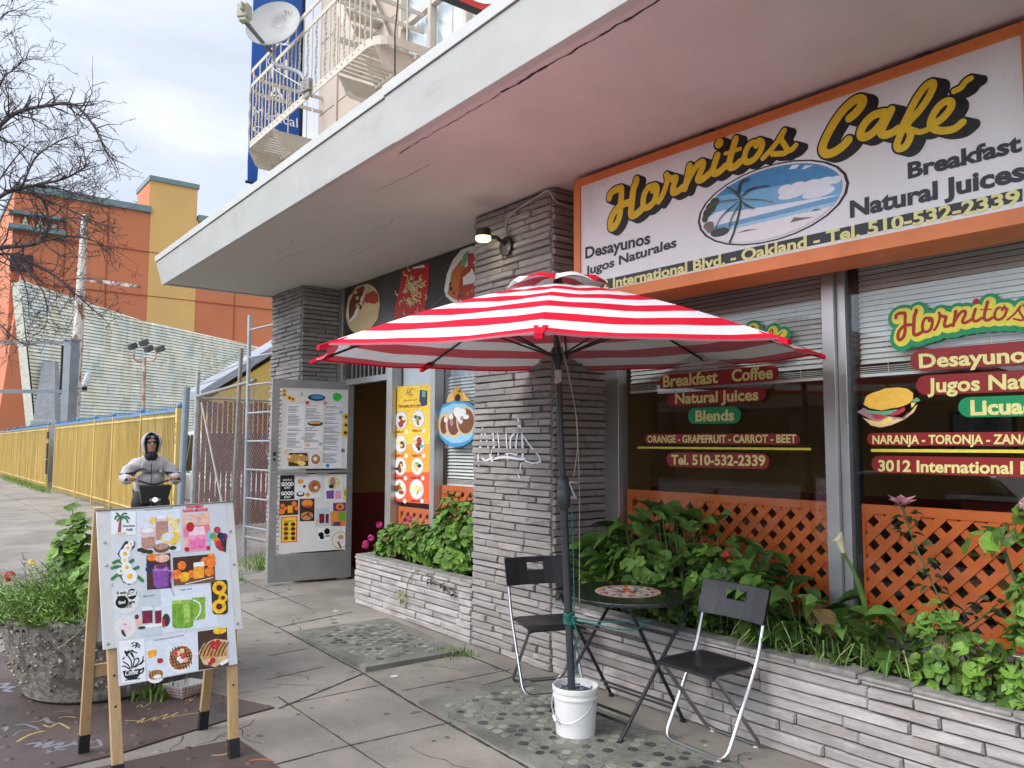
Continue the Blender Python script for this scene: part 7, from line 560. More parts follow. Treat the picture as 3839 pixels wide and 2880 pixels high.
# wall lamp on the column
lp=thing('wall_lamp','lit black round wall lamp on the stone column above the entrance corner','lamp',(-4.8,3.66,3.15))
b=MB();b.lathe([(.075,0),(.075,.02),(.06,.025)],(0,0,0),20,0,Matrix.Rotation(R(90),3,'X'));b.v=[(x-4.79,y+3.655,z+3.13) for x,y,z in b.v];b.tube([(-4.79,3.63,3.15),(-4.80,3.56,3.19),(-4.83,3.50,3.19)],.016);b.bx(-4.80,-4.74,3.63,3.66,3.06,3.19);b.build('bracket',M_bplas,lp,True)
b=MB();b.lathe([(.03,.06),(.058,.055),(.06,.0),(.056,-.002)],(-4.85,3.47,3.195),24);b.build('housing',M_bplas,lp,True)
em=bpy.data.materials.new('lamp glow');em.use_nodes=True;eb=em.node_tree.nodes['Principled BSDF'];eb.inputs['Base Color'].default_value=(.9,.9,.6,1);eb.inputs['Emission Color'].default_value=(1,.95,.48,1);eb.inputs['Emission Strength'].default_value=1.0
b=MB();b.lathe([(.060,.0),(.061,-.022),(.05,-.034),(.0001,-.040)],(-4.85,3.47,3.192),24);b.build('diffuser',em,lp,True)
pl_=bpy.data.lights.new('lamp bulb','POINT');pl_.energy=.7;pl_.color=(1,.95,.65);pl_.shadow_soft_size=.06;po=bpy.data.objects.new('bulb_light',pl_);COL.objects.link(po);po.parent=lp;po.location=V((-4.85,3.46,3.10))-lp.location
b=MB();b.tube(smoothline([(-4.79,3.645,3.20),(-4.79,3.645,3.30),(-4.75,3.645,3.36),(-4.62,3.645,3.40),(-4.40,3.645,3.43),(-4.27,3.64,3.44),(-4.255,3.72,3.36),(-4.255,4.0,3.35)]),.008,8);o=b.build('conduit',pm('painted conduit',(.40,.38,.36),.6),lp,True)
a=Art('wall',-.002,.001).items([(i[0],i[1],i[2],i[3]*.9,i[4],i[5]) for i in ART['wall']])
o=a.build('graffiti',M_paint);tag(o,'white spray paint graffiti scrawled on the stone column','graffiti')
# ------------------------------------------------------------------ brick planters
def planter(name,x0,x1,lab,seed,endL=True,y0=3.68,y1=4.2):
    t=thing(name,lab,'planter',((x0+x1)/2,y0+.2,0));f=[((x0,y0,0),(1,0,0),(0,-1,0),x1-x0,0,.475)]
    if endL: f.append(((x0,y1,0),(0,-1,0),(-1,0,0),y1-y0,0,.475))
    b=MB()
    for i,(O_,u_,n_,W_,z0,z1) in enumerate(f): stones(b,O_,u_,n_,W_,z0,z1,seed+i,lmin=.2,lmax=.85,ch=.054)
    b.bx(x0+.01,x1,y0+.01,y0+.11,-.05,.474,1);b.bx(x0+.01,x0+.11,y0+.11,y1,-.05,.473,1);b.build('stone_wall',[M_stone,M_mortar],t)
    b=MB();rr=random.Random(seed);x=x0-.008
    while x<x1-.02:
        l=min(rr.uniform(.25,.45),x1-x);z=.495+rr.uniform(-.006,.006);d=rr.uniform(0,.01);b.bx(x+.002,x+l-.002,y0-.012-d,y0+.115,.470,z);x+=l
    if endL: b.bx(x0-.01,x0+.11,y0+.117,y1,.472,.494)
    b.build('coping',M_cap,t,bevel=.008)
    b=MB();nx_=int((x1-x0)/.06);ny_=9;vs=[];rr=random.Random(seed+9)
    for j in range(ny_+1):
        for i in range(nx_+1): vs.append((x0+.1+(x1-x0-.1)*i/nx_,y0+.10+(y1-y0-.10)*j/ny_,.455+rr.uniform(-.012,.03)))
    b.add(vs,[(j*(nx_+1)+i,j*(nx_+1)+i+1,(j+1)*(nx_+1)+i+1,(j+1)*(nx_+1)+i) for j in range(ny_) for i in range(nx_)]);b.build('soil',M_soil,t,True);return t
planter('stone_planter',-7.30,-5.252,'short pale stone planter with pink geraniums beside the open door',41)
planter('stone_planter',-4.268,1.4,'long pale stone planter of calla leaves under the shop windows behind the table',51,False)
# ------------------------------------------------------------------ plants
def frame_at(d):
    d=V(d).normalized();s=d.cross(V((0,0,1)));s=s.normalized() if s.length>.05 else V((1,0,0));return d,s,s.cross(d)
def leaf_round(b,c,nrm,r,rr,m=0):
    nrm=V(nrm).normalized();a=nrm.orthogonal().normalized();a.rotate(Matrix.Rotation(rr.uniform(0,6.28),3,nrm));q=nrm.cross(a);k=11;c=V(c);vs=[c-nrm*r*.25]
    for i in range(k+1):
        t=-2.85+5.7*i/k;rad=r*(1+(.10 if i%2 else -.05));vs.append(c+(a*math.cos(t)+q*math.sin(t))*rad+nrm*r*rr.uniform(-.06,.16))
    b.add(vs,[(0,i,i+1) for i in range(1,k+1)],m)
def leaf_arrow(b,base,d,l,w_,rr,m=0,droop=.35):
    d,s,n_=frame_at(d);base=V(base);prof=[(-.16,.55),(0,.85),(.2,1.0),(.45,.86),(.7,.52),(.88,.22),(1,0)];vs=[];fs=[];tw=rr.uniform(-.5,.5);s=(s*math.cos(tw)+n_*math.sin(tw));n_=s.cross(d)
    for t,x in prof:
        c=base+d*(l*t)-V((0,0,1))*(l*droop*max(0,t)**2);
        lift=n_*(w_*x*.30);vs+=[c-s*(w_*x*.5)+lift,c if t>=0 else c+d*l*.16,c+s*(w_*x*.5)+lift]
    for i in range(len(prof)-1):
        o=i*3;fs+=[(o,o+1,o+4,o+3),(o+1,o+2,o+5,o+4)]
    b.add(vs,fs,m)
def blade(b,c,a,l,h,w_,m=0):
    c=V(c);d=V((math.cos(a),math.sin(a),0));s=V((-d.y,d.x,0));P=[c,c+d*l*.25+V((0,0,h*.75)),c+d*l*.6+V((0,0,h)),c+d*l*.9+V((0,0,h*.62)),c+d*l*1.05+V((0,0,h*.25))];W_=[.6,1,.9,.55,.06];vs=[]
    for p,x in zip(P,W_): vs+=[p-s*w_*x*.5,p+s*w_*x*.5]
    b.add(vs,[(2*i,2*i+1,2*i+3,2*i+2) for i in range(4)],m)
def flowerball(b,c,r,rr,n=26,m=0,pr=.4):
    c=V(c)
    for i in range(n):
        d=V((rr.gauss(0,1),rr.gauss(0,1),rr.gauss(.3,1))).normalized();leaf_petal(b,c+d*r*.75,d,r*pr,rr,m)
def leaf_petal(b,c,n_,r,rr,m=0):
    n_=V(n_).normalized();a=n_.orthogonal().normalized();a.rotate(Matrix.Rotation(rr.uniform(0,6.28),3,n_));q=n_.cross(a);c=V(c)
    for k in range(3):
        t=k*2.09;e=a*math.cos(t)+q*math.sin(t);f=a*math.cos(t+.55)+q*math.sin(t+.55);h=a*math.cos(t-.55)+q*math.sin(t-.55)
        b.add([c,c+h*r*.8+n_*r*.2,c+e*r*1.15+n_*r*.3,c+f*r*.8+n_*r*.2],[(0,1,2,3)],m)
M_leafk=leafmat('deep green leaf',(.06,.15,.035));M_dry=leafmat('dry leaf',(.30,.20,.09))
def geranium(name,lab,blobs,n,r,seed,flowers=(),fm=None,mat=None,base=.46,group=None,stems=True,fr=.035):
    rr=random.Random(seed);x,y,_=blobs[0][0];t=thing(name,lab,'plant',(x,y,base),group=group);b=MB();sm=MB()
    for (c,rad,wt) in blobs:
        c=V(c)
        for i in range(int(n*wt)):
            d=V((rr.gauss(0,1),rr.gauss(0,1),rr.gauss(0,1))).normalized();p=c+V((d.x*rad[0],d.y*rad[1],d.z*rad[2]))*rr.uniform(.35,1.0)**.6
            if p.z<base: continue
            nr=(d+V((0,-.35,.75))+V((rr.gauss(0,.35),rr.gauss(0,.35),rr.gauss(0,.3))));leaf_round(b,p,nr,r*rr.uniform(.55,1.2),rr)
            if stems and rr.random()<.45:
                q=V((c.x+rr.uniform(-.3,.3)*rad[0],c.y,max(base,c.z-rad[2]*.8)));sm.tube([q,(q+p)/2+V((0,0,.02)),p],.0022,4)
    per=12;b.m=[q for k in range(len(b.m)//11) for q in [(1 if rr.random()<.2 else (2 if rr.random()<.03 else 0))]*11]+[0]*(len(b.m)%11)
    b.build('foliage',[mat or M_leaf,M_leaf2,M_dry],t)
    if sm.v: sm.build('stem',M_stem,t)
    for f in flowers:
        q=MB();flowerball(q,f,fr,rr,28);q.build('flower',fm or M_pink,t)
    return t
geranium('geranium','bushy geranium with bright pink flower heads at the door end of the short planter',[((-6.85,3.86,.66),(.30,.12,.16),1),((-6.5,3.92,.66),(.3,.14,.2),1),((-6.95,3.80,.56),(.18,.08,.1),.4)],190,.045,1,[(-7.19,3.72,.60),(-7.12,3.74,.66),(-6.97,3.75,.80),(-6.45,3.78,.89),(-7.24,3.74,.57)],group='geraniums')
geranium('geranium','tall leggy geranium filling the short planter up against the stone column',[((-5.95,3.92,.86),(.26,.14,.30),1),((-5.6,3.95,.84),(.25,.14,.34),1.1),((-5.9,3.84,.58),(.35,.10,.12),.8),((-6.2,3.9,.65),(.2,.1,.15),.4)],190,.05,2,group='geraniums')
def callas(name,lab,x0,x1,n,seed,y0=3.80,y1=4.18,zl=(.5,1.18),size=(.14,.26)):
    rr=random.Random(seed);t=thing(name,lab,'plant',((x0+x1)/2,4,.46));b=MB();s=MB()
    for i in range(n):
        x,y=rr.uniform(x0,x1),rr.uniform(y0,y1);k=rr.random();z=zl[0]+(zl[1]-zl[0])*k*(1-.55*abs((x-(x0+x1)/2)/((x1-x0)/2+.01))**2);a=rr.uniform(-PI,0) if rr.random()<.75 else rr.uniform(0,PI)
        if y-.12<3.7: a=-PI/2
        d=V((math.cos(a),math.sin(a)*.8,rr.uniform(-.35,1.1)));p=V((x+d.x*.05,y+d.y*.05,z));l=rr.uniform(*size)
        if z<.56 and y<3.95: d.z=.5
        leaf_arrow(b,p,d,l,l*rr.uniform(.55,.8),rr);s.tube([(x,y+.03,.45),((x+p.x)/2,y+.02,(z+.45)/2+.03),p],[.006,.005,.003],5)
    b.m=[(1 if rr2<.22 else (2 if rr2>.975 else 0)) for k in range(n) for rr2 in (rr.random(),) for q in range(12)][:len(b.m)]
    b.build('foliage',[M_leaf2,M_leafk,M_dry],t,True,ang=80);s.build('stem',M_stem,t);return t
t=callas('calla_clump','big clump of glossy arrow shaped calla leaves behind the table',-4.18,-2.62,250,3,zl=(.47,1.20),size=(.10,.22))
geranium('geranium','low geranium with a red flower head growing between calla leaves and the lattice',[((-2.72,3.86,.70),(.17,.1,.18),1),((-3.3,3.82,.62),(.34,.08,.14),1.1),((-3.0,3.84,.85),(.28,.1,.16),.9),((-3.6,3.80,.78),(.35,.08,.18),1.2)],100,.045,4,[(-2.86,3.78,.945)],M_redf,group='geraniums')
geranium('wood_sorrel','tiny pink flowered ground plant peeking over the table top',[((-3.95,3.80,.54),(.2,.06,.07),1),((-3.68,3.78,.6),(.1,.06,.08),.6)],90,.022,5,[(-3.98,3.73,.645),(-3.71,3.73,.66),(-3.68,3.73,.685),(-3.66,3.74,.65)],M_pink,M_leaf,fr=.016)
callas('calla_clump','smaller calla plants at the foot of the window mullion',-2.66,-2.0,70,8,3.78,4.12,(.47,.84),(.10,.19))
callas('calla_clump','drooping calla leaves at the wall edge left of the spider plants',-4.2,-3.9,26,18,3.75,4.1,(.5,1.02),(.14,.22))
def spider(name,lab,spots,seed):
    rr=random.Random(seed);t=thing(name,lab,'plant',(spots[0][0],spots[0][1],.46),group='spider plants');b=MB()
    for (x,y,n,l) in spots:
        for i in range(n): blade(b,(x+rr.uniform(-.04,.04),y+rr.uniform(-.04,.04),.475),rr.uniform(-PI*1.05,.05*PI),l*rr.uniform(.6,1.35),l*rr.uniform(.25,.85),.009,0 if rr.random()<.35 else 1)
    b.build('foliage',[M_leaf3,M_leaf2],t)
spider('spider_plant','cream striped spider plant spilling over the wall right of the front chair',[(-2.64,3.83,22,.24),(-2.5,3.86,20,.24)],6)
spider('spider_plant','cream striped spider plant at the foot of the tall white calla',[(-2.28,3.85,20,.22),(-2.08,3.9,18,.2),(-1.95,3.86,12,.18)],7)
# the single white calla
t=thing('calla_lily','single cream calla lily on a thick green stem in front of the mullion','flower',(-2.12,3.92,.46));b=MB();b.tube(smoothline([(-2.10,3.95,.46),(-2.11,3.93,.70),(-2.15,3.91,.90),(-2.215,3.90,1.03)]),[.013]*11+[.009]*5,8);b.build('stem',M_leaf2,t,True)
b=MB();ax=V((-.25,-.25,1)).normalized();c0=V((-2.215,3.90,1.03));q=ax.orthogonal().normalized();e=ax.cross(q);vs=[];fs=[];K=14
for i,(r_,h) in enumerate([(.010,0),(.014,.022),(.020,.048),(.028,.066),(.033,.074)]):
    for a in range(K): th=a*2*PI/K;vs.append(c0+ax*(h+(.03*max(0,math.cos(th)) if i>2 else 0)*(i-2)*.5)+(q*math.cos(th)+e*math.sin(th))*r_)
fs=[(i*K+a,i*K+(a+1)%K,(i+1)*K+(a+1)%K,(i+1)*K+a) for i in range(4) for a in range(K)];b.add(vs,fs);b.build('flower',M_cream,t,True)
# rose
t=thing('rose_bush','thin dark rose stem with one pale pink bloom before the right lattice','plant',(-1.82,3.95,.46));rr=random.Random(9);b=MB();lf_=MB()
sp_=smoothline([(-1.62,3.98,.46),(-1.70,3.95,.72),(-1.78,3.93,.92),(-1.86,3.92,1.12),(-1.905,3.91,1.29)])
b.tube(sp_,.005,5);s2=smoothline([(-1.70,3.95,.70),(-1.58,3.94,.80),(-1.50,3.92,.88)]);b.tube(s2,.004,5)
for P,n_ in((sp_,46),(s2,18)):
    for i in range(n_):
        p=V(rr.choice(P[3:]));a=rr.uniform(0,6.28);d=V((math.cos(a),math.sin(a)*.6,rr.uniform(-.2,.6)));pp=p+d*rr.uniform(.02,.08);leaf_arrow(lf_,pp,d,.048,.034,rr)
b.build('stem',M_stem,t,True);lf_.build('foliage',M_leafd,t);q=MB()
for k in range(9): a=k*.7;leaf_arrow(q,(-1.905,3.91,1.295),(math.cos(a),math.sin(a),.55 if k%2 else .25),.075,.05,rr,0,-.15)
q.build('flower',M_rose,t)
geranium('geranium','tall geranium at the right edge with dusty pink flowers against the glass',[((-1.25,3.90,1.30),(.16,.08,.16),.42),((-1.22,3.88,1.10),(.18,.10,.16),.5),((-1.1,3.86,1.2),(.18,.1,.25),.5),((-1.50,3.88,1.16),(.12,.07,.09),.09),((-1.26,3.86,.92),(.18,.10,.20),.7),((-1.30,3.82,.70),(.20,.1,.16),.8),((-1.05,3.85,1.0),(.2,.1,.3),.8),((-1.12,3.88,1.38),(.12,.08,.12),.25)],120,.048,11,[(-1.335,3.83,1.335),(-1.31,3.82,1.27)],M_rose,group='geraniums',fr=.03)
b=MB();b.tube(smoothline([(-1.30,3.90,.46),(-1.28,3.90,.75),(-1.40,3.90,.95),(-1.45,3.89,1.12)]),.009,6);b.tube(smoothline([(-1.15,3.9,.46),(-1.2,3.9,.9),(-1.25,3.89,1.2)]),.009,6);b.tube([(-1.24,3.78,.46),(-1.20,3.84,.62),(-1.27,3.88,.8)],.013,6);o=b.build('plant_stalks',M_stem,None,True);tag(o,'bare brown woody geranium stalks at the right edge of the planter','plant')
geranium('geranium','low curly leaved geranium spilling onto the coping at lower right',[((-1.66,3.79,.60),(.22,.10,.18),1),((-1.45,3.77,.55),(.16,.08,.13),.7),((-1.75,3.84,.74),(.15,.08,.13),.5),((-1.3,3.76,.52),(.18,.07,.10),.6)],95,.036,12,group='geraniums')
rr=random.Random(14);b=MB()
for i in range(900): leaf_round(b,(rr.uniform(-3.6,-1.2),rr.uniform(3.80,4.15),.475+rr.uniform(0,.05)),(rr.gauss(0,.4),rr.gauss(-.3,.4),1),.014*rr.uniform(.7,1.5),rr)
o=b.build('clover',M_leaf);o['kind']='stuff';tag(o,'small clover leaves carpeting the long planter soil','ground cover')
b=MB()   # runner trailing over the short planter
b.tube(smoothline([(-6.05,3.72,.5),(-6.12,3.65,.46),(-6.22,3.645,.36),(-6.25,3.645,.27),(-6.30,3.645,.2)]),.0035,5);sp2=MB()
for i in range(26): leaf_arrow(sp2,(-6.30+rr.uniform(-.09,.07),3.645+rr.uniform(-.02,0),.22+rr.uniform(-.07,.06)),(rr.uniform(-1,1),-.6,rr.uniform(-.6,.5)),.04,.018,rr)
for (x,z) in((-5.85,.43),(-5.62,.40),(-5.48,.38)):
    for i in range(16): leaf_arrow(sp2,(x+rr.uniform(-.05,.05),3.64,z+rr.uniform(-.035,.035)),(rr.uniform(-1,1),-.5,rr.uniform(-.6,.6)),.03,.018,rr,1)
b.tube(smoothline([(-5.9,3.7,.495),(-5.8,3.64,.44),(-5.6,3.64,.41),(-5.45,3.64,.38)]),.003,5)
t=thing('trailing_vine','dry runner with small leaves trailing down the front of the short planter','plant',(-6.1,3.68,.48));b.build('stem',M_stem,t,True);sp2.build('foliage',[M_leaf3,M_leafd],t)
# ------------------------------------------------------------------ parasol
um=thing('patio_umbrella','open red and white striped parasol standing in the white bucket','umbrella',(-3.31,2.99,.2))
pb,pt=V((-3.312,2.992,.16)),V((-3.432,2.968,2.515));ax=(pt-pb).normalized()
CC=V((-3.40,2.971,2.098));nz=V((.0323,-.0323,1)).normalized();ea=V((1,0,0));ea=(ea-nz*ea.dot(nz)).normalized();eb=nz.cross(ea);RT=1.453;PH=-.771
apex=CC+nz*.44
def rim(k,f,zz): a=PH+k*PI/4;return CC+(ea*math.cos(a)+eb*math.sin(a))*(RT*f)+nz*zz
prof=lambda f:.44*(1-f)**1.02+.032*math.sin(PI*f)
cv=MB();NB=10;f0=.155;SUBC=6
bands=[f0+(1-f0)*i/(NB-.5) for i in range(NB)]+[1.]
fs_=[]
for i in range(NB): fs_+=[(bands[i],i),((bands[i]+bands[i+1])/2,i)]
fs_.append((1.,NB-1))
for k in range(8):
    grid=[]
    for f,bi in fs_:
        A_,B_=rim(k,f,prof(f)),rim(k+1,f,prof(f));row=[]
        for j in range(SUBC+1):
            t=j/SUBC;p=A_*(1-t)+B_*t;sag=4*t*(1-t);p=p-nz*(.014*sag*f+.004*math.sin(9*t+k*2.1+f*13)*sag);p+= (CC+nz*0-p).normalized()*(.035*sag*f*f if f>.9 else 0);row.append(p)
        grid.append(row)
    n_=SUBC+1;vs=[p for r_ in grid for p in r_];o=len(cv.v)
    cv.v+=[tuple(p) for p in vs]
    for i in range(len(grid)-1):
        m=0 if (NB-1-fs_[i][1])%2==0 else 1
        for j in range(SUBC): cv.f.append((o+i*n_+j,o+(i+1)*n_+j,o+(i+1)*n_+j+1,o+i*n_+j+1));cv.m.append(m)
    e=grid[-1];lo=[p-nz*.010 for p in e];cv.add(e+lo,[(j,j+1,n_+j+1,n_+j) for j in range(SUBC)],0)
cn=cv.build('canopy',[M_red,M_whc],um,True,ang=28)
for k in range(8):
    b=MB();p,q=rim(k,.93,prof(.93)-.006),rim(k,1.022,prof(1.)-.012);s_=(q-p).cross(nz).normalized()*.03;b.add([p-s_+nz*.004,p+s_+nz*.004,q+s_*.55,q-s_*.55,p-s_-nz*.02,p+s_-nz*.02,q+s_*.5-nz*.022,q-s_*.5-nz*.022],[(0,1,2,3),(7,6,5,4),(0,3,7,4),(1,5,6,2),(2,6,7,3)]);b.build('rib_pocket',M_red,cn,True)
vt=MB()
for k in range(8):
    rows=[]
    for f,z_ in((.0,.455),(.09,.448),(.175,.412),(.205,.386)):
        row=[]
        for j in range(7):
            t=j/6;p=rim(k,f,z_)*(1-t)+rim(k+1,f,z_)*t;row.append(p+nz*(.028*math.sin(PI*t)*(1 if f>.15 else 0)+.012))
        rows.append(row)
    o=len(vt.v);vt.v+=[tuple(p) for r_ in rows for p in r_]
    for i in range(3):
        for j in range(6): vt.f.append((o+i*7+j,o+(i+1)*7+j,o+(i+1)*7+j+1,o+i*7+j+1));vt.m.append(k%2)
vt.build('vent',[M_whc,M_red],um,True)
b=MB();b.tube([pb,pb+ax*1.08],.0215,14);b.tube([pb+ax*1.2,pt],.0190,14);M_pole=pm('anthracite pole',(.035,.042,.048),.38,.1,6,spec=.5);b.build('pole',M_pole,um,True)
for k in range(8):
    b=MB();P=[pt-ax*.03]+[rim(k,f,prof(f)-.016) for f in(.3,.6,.98)];b.tube(P,.0075,6);b.build('rib',M_black,um,True)
    b=MB();b.tube([pb+ax*1.93,rim(k,.47,prof(.47)-.022)],.006,6);b.build('strut',M_black,um,True)
b=MB();b.lathe([(.020,-.02),(.035,0),(.037,.05),(.030,.07),(.02,.075)],pb+ax*1.92,16);b.build('runner',M_black,um,True);b=MB();b.lathe([(.02,-.05),(.042,-.03),(.045,.0),(.02,.02)],pt-ax*.03,16);b.build('hub',M_black,um,True)
b=MB();hc=pb+ax*1.08;b.lathe([(.022,-.02),(.036,0),(.039,.03),(.0395,.085),(.037,.09),(.037,.1),(.034,.145),(.022,.165)],hc,20);ch=b.build('crank_housing',M_pole,um,True)
b=MB();h0=hc+V((.037,.02,.05));b.tube([h0,h0+V((.03,.02,.0))],.009);b.tube([h0+V((.02,.014,0)),h0+V((-.01,-.005,.085))],[.008,.006]);b.tube([h0+V((-.01,-.005,.088)),h0+V((.03,.028,.085))],.0085);b.build('crank',M_chrome,ch,True)
b=MB();b.lathe([(.0205,-.04),(.0205,.04)],pb+ax*1.82,16);b.build('label_band',pm('paper label',(.55,.53,.50),.6,.3,60),um,True)
b=MB();b.tube([apex+V((0,0,-.02)),apex+V((0,0,.03))],[.03,.018]);b.ball(apex+V((0,0,.035)),.02);b.build('finial',M_bplas,um,True)
b=MB()
for (x,y,f) in((.05,.05,1),(.085,.02,.4)): b.tube(smoothline([rim(6,.1,.42)+V((x,y,0)),pb+ax*1.6+V((x*1.3,y*1.3,0)),pb+ax*(1.25 if f<1 else .55)+V((x*.9,y*.9,0))]),.0022,5)
b.build('cord',pm('cord',(.40,.36,.32),.8),um)
rp=MB();rr=random.Random(3);c=pb+ax*.46
for k in range(9):
    pts=[c+V((.028*math.cos(a*PI/5),.028*math.sin(a*PI/5),-.03+k*.0075+.006*math.sin(a+k))) for a in range(10)];rp.tube(pts,.0042,5,closed=True)
rp.tube(smoothline([c+V((.028,0,0)),c+V((.16,.05,-.01)),c+V((.30,.16,-.03)),(-3.03,3.30,.60)]),.0045,5);rp.tube(smoothline([c+V((.02,.02,.01)),c+V((.17,.09,-.0)),(-3.05,3.34,.61)]),.0045,5)
rp.tube(smoothline([c+V((.03,.01,-.02)),c+V((.05,.02,-.09)),c+V((.035,.015,-.20)),c+V((.045,.02,-.3))]),.0038,5);rp.tube(smoothline([c+V((.03,.015,.02)),c+V((.025,.015,.3)),hc+V((.045,.02,.02))]),.003,5)
for k in range(5): rp.ball(c+V((.036+rr.uniform(-.006,.01),rr.uniform(-.02,.02),rr.uniform(-.02,.03))),.010,6)
o=rp.build('rope',pm('teal cord',(.02,.17,.15),.75,.3,40,.3,200),None,True);tag(o,'teal cord lashing the parasol pole to the round table','rope')
# bucket
bk=thing('bucket','white plastic bucket of concrete and glass beads holding the parasol','bucket',(-3.295,3.0,0));c0=V((-3.295,3.0,.004))
b=MB();b.lathe([(.100,0),(.107,.004),(.119,.205),(.126,.206),(.126,.216),(.120,.217),(.121,.238),(.127,.239),(.128,.262),(.124,.266),(.119,.264),(.117,.23)],c0,36);b.build('body',pm('white bucket plastic',(.72,.72,.71),.35,.04,4,stain=(9,.60,.72,(.60,.58,.54))),bk,True,ang=40)
b=MB();b.lathe([(.118,.225),(.09,.232),(.02,.238)],c0,24);b.build('concrete_fill',M_concd,bk,True)
b=MB();rr=random.Random(8)
for i in range(85):
    a=rr.uniform(0,6.28);r_=math.sqrt(rr.uniform(.05,1))*.108;b.ball(c0+V((r_*math.cos(a),r_*math.sin(a),.238)),rr.uniform(.005,.008),6,rr.choice([0,0,1,1,2]),.6)
o=b.build('glass_beads',[pm('blue glass',(.03,.06,.22),.15,.3,30),pm('green glass',(.04,.16,.08),.15,.3,30),pm('clear glass bead',(.4,.45,.5),.15,.3,30)],bk,True);o['kind']='stuff'
b=MB();P=[c0+V((.124*math.cos(a),.124*math.sin(a)*1.0,.205-.105*math.sin((a+2.0)/2.55*PI) if 0<=(a+2.0)/2.55<=1 else .205)) for a in [-2.0+2.55*i/14 for i in range(15)]];P=[c0+V((.121,.03,.20))]+[c0+V((.13*math.cos(t),.13*math.sin(t),.205-.11*math.sin(PI*(1-(t+2.7)/2.9)))) for t in [.1-2.7*i/12 for i in range(13)]];b.tube(smoothline(P,3),.0022,6);b.build('handle',M_chrome,bk,True)
b=MB();q=P[-5];b.tube([q+V((-.03,.01,.0)),q+V((.02,-.012,-.012))],.009,8);b.build('grip',M_white,bk,True)
# bistro table
tb=thing('bistro_table','round black folding table with a coloured mosaic medallion','table',(-3.35,3.47,0));tc0=V((-3.35,3.475,.700))
b=MB();b.lathe([(.36,-.014),(.376,-.012),(.379,.0),(.376,.010),(.35,.012),(.0001,.012)],tc0,48);top=b.build('tabletop',pm('black mosaic top',(.022,.024,.022),.22,.4,60,.3,90,coat=.3),tb,True)
md=MB();md.c=[];rr=random.Random(12);md.lathe([(.196,.0125),(.190,.0145),(.0001,.0145)],tc0,40);md.c+=[s2l((200,195,190))]*len(md.f)
cream_,red_,blue_,or_,te_=(235,220,195),(165,45,40),(50,55,110),(225,150,70),(90,140,150)
for (r0,r1,n_,cols,dz) in((.180,.194,34,[or_,(225,200,150)],.0005),(.160,.177,40,[cream_,red_],.0006),(.135,.156,30,[blue_,cream_,red_],.0007),(.112,.131,26,[cream_,(200,210,215)],.0008),(.085,.108,16,[te_,cream_,or_,(215,215,215)],.0009),(.060,.081,14,[(215,215,215),red_],.001),(.036,.057,10,[red_,blue_,cream_],.0011),(.0,.033,8,[or_,(235,120,50)],.0012)):
    for i in range(n_):
        a0,a1=(i+.07)*2*PI/n_,(i+.93)*2*PI/n_;P=[(r0,a0),(r1,a0),(r1,(a0+a1)/2),(r1,a1),(r0,a1)]
        if r0==0: P=[(0,a0),(r1,a0),(r1,(a0+a1)/2),(r1,a1)]
        md.add([tc0+V((r_*math.cos(a),r_*math.sin(a),.0145+dz)) for r_,a in P],[tuple(range(len(P)))]);md.c.append(s2l(tuple(max(0,min(255,x+rr.uniform(-18,18))) for x in cols[i%len(cols)])))
md.build('medallion',M_art,tb)
for x,i in((-3.64,0),(-3.06,1)):
    for y0,y1 in((3.09,3.70),(3.63,3.20)):
        dx=.012 if y0<3.3 else -.012
        b=MB();b.tube([(x+dx,y0,.012),(x+dx,y1,.688)],.0105,8);b.lathe([(.018,0),(.018,.012),(.012,.016)],(x+dx,y0,.0),10);b.build('leg',M_black,tb,True)
for (y,z) in((3.16,.085),(3.19,.12),(3.56,.085),(3.53,.12),(3.415,.358),(3.30,.50),(3.54,.50),(3.22,.683),(3.68,.683)): b=MB();b.tube([(-3.64,y,z),(-3.06,y,z)],.008,8);b.build('crossbar',M_black,tb,True)
# folding chairs (built once at the origin, facing -Y, then copied)
def bend(P,r=.06):
    out=[V(P[0])]
    for a,p,c in zip(P,P[1:],P[2:]):
        a,p,c=V(a),V(p),V(c);d1=(a-p).normalized();d2=(c-p).normalized();q=min(r,(a-p).length*.45,(c-p).length*.45)
        for j in range(6): t=j/5;out.append((p+d1*q)*(1-t)**2+2*p*t*(1-t)+(p+d2*q)*t*t)
    out.append(V(P[-1]));return out
ch_=thing('folding_chair','black folding chair with silver legs right of the table','chair',(0,0,0),group='black folding chairs')
b=MB();b.tube(bend([(-.205,.215,.80),(-.205,.115,.47),(-.205,-.155,.013),(.205,-.155,.013),(.205,.115,.47),(.205,.215,.80)],.07),.0108,10);b.build('front_frame',M_chrome,ch_,True)
b=MB();b.tube(bend([(-.180,-.20,.432),(-.180,.165,.013),(.180,.165,.013),(.180,-.20,.432)],.06),.0105,10);b.build('rear_frame',pm('dull steel tube',(.36,.37,.38),.3,.1,6,metal=1),ch_,True)
b=MB()
for x in(-.205,.205): b.lathe([(.013,0),(.013,.008)],(x*.8,-.155,.0),8);b.lathe([(.013,0),(.013,.008)],(x*.7,.165,.0),8)
b.build('foot_pad',M_white,ch_)
b=MB();NX,NY=10,8;vs=[]
for zo in(0,-.012):
    for j in range(NY+1):
        for i in range(NX+1):
            x=-.193+.386*i/NX;y=-.225+.325*j/NY;e=(1-abs(2*i/NX-1)**6);z=.452-.012*math.sin(PI*i/NX)*math.sin(PI*j/NY)-(.02*(1-j/1.0) if j<1 else 0)-(.01 if i in(0,NX) else 0);vs.append((x,y,z+zo))
W_=(NX+1);K=W_*(NY+1);fs=[]
for j in range(NY):
    for i in range(NX): a=j*W_+i;fs+=[(a,a+1,a+W_+1,a+W_),(K+a+W_,K+a+W_+1,K+a+1,K+a)]
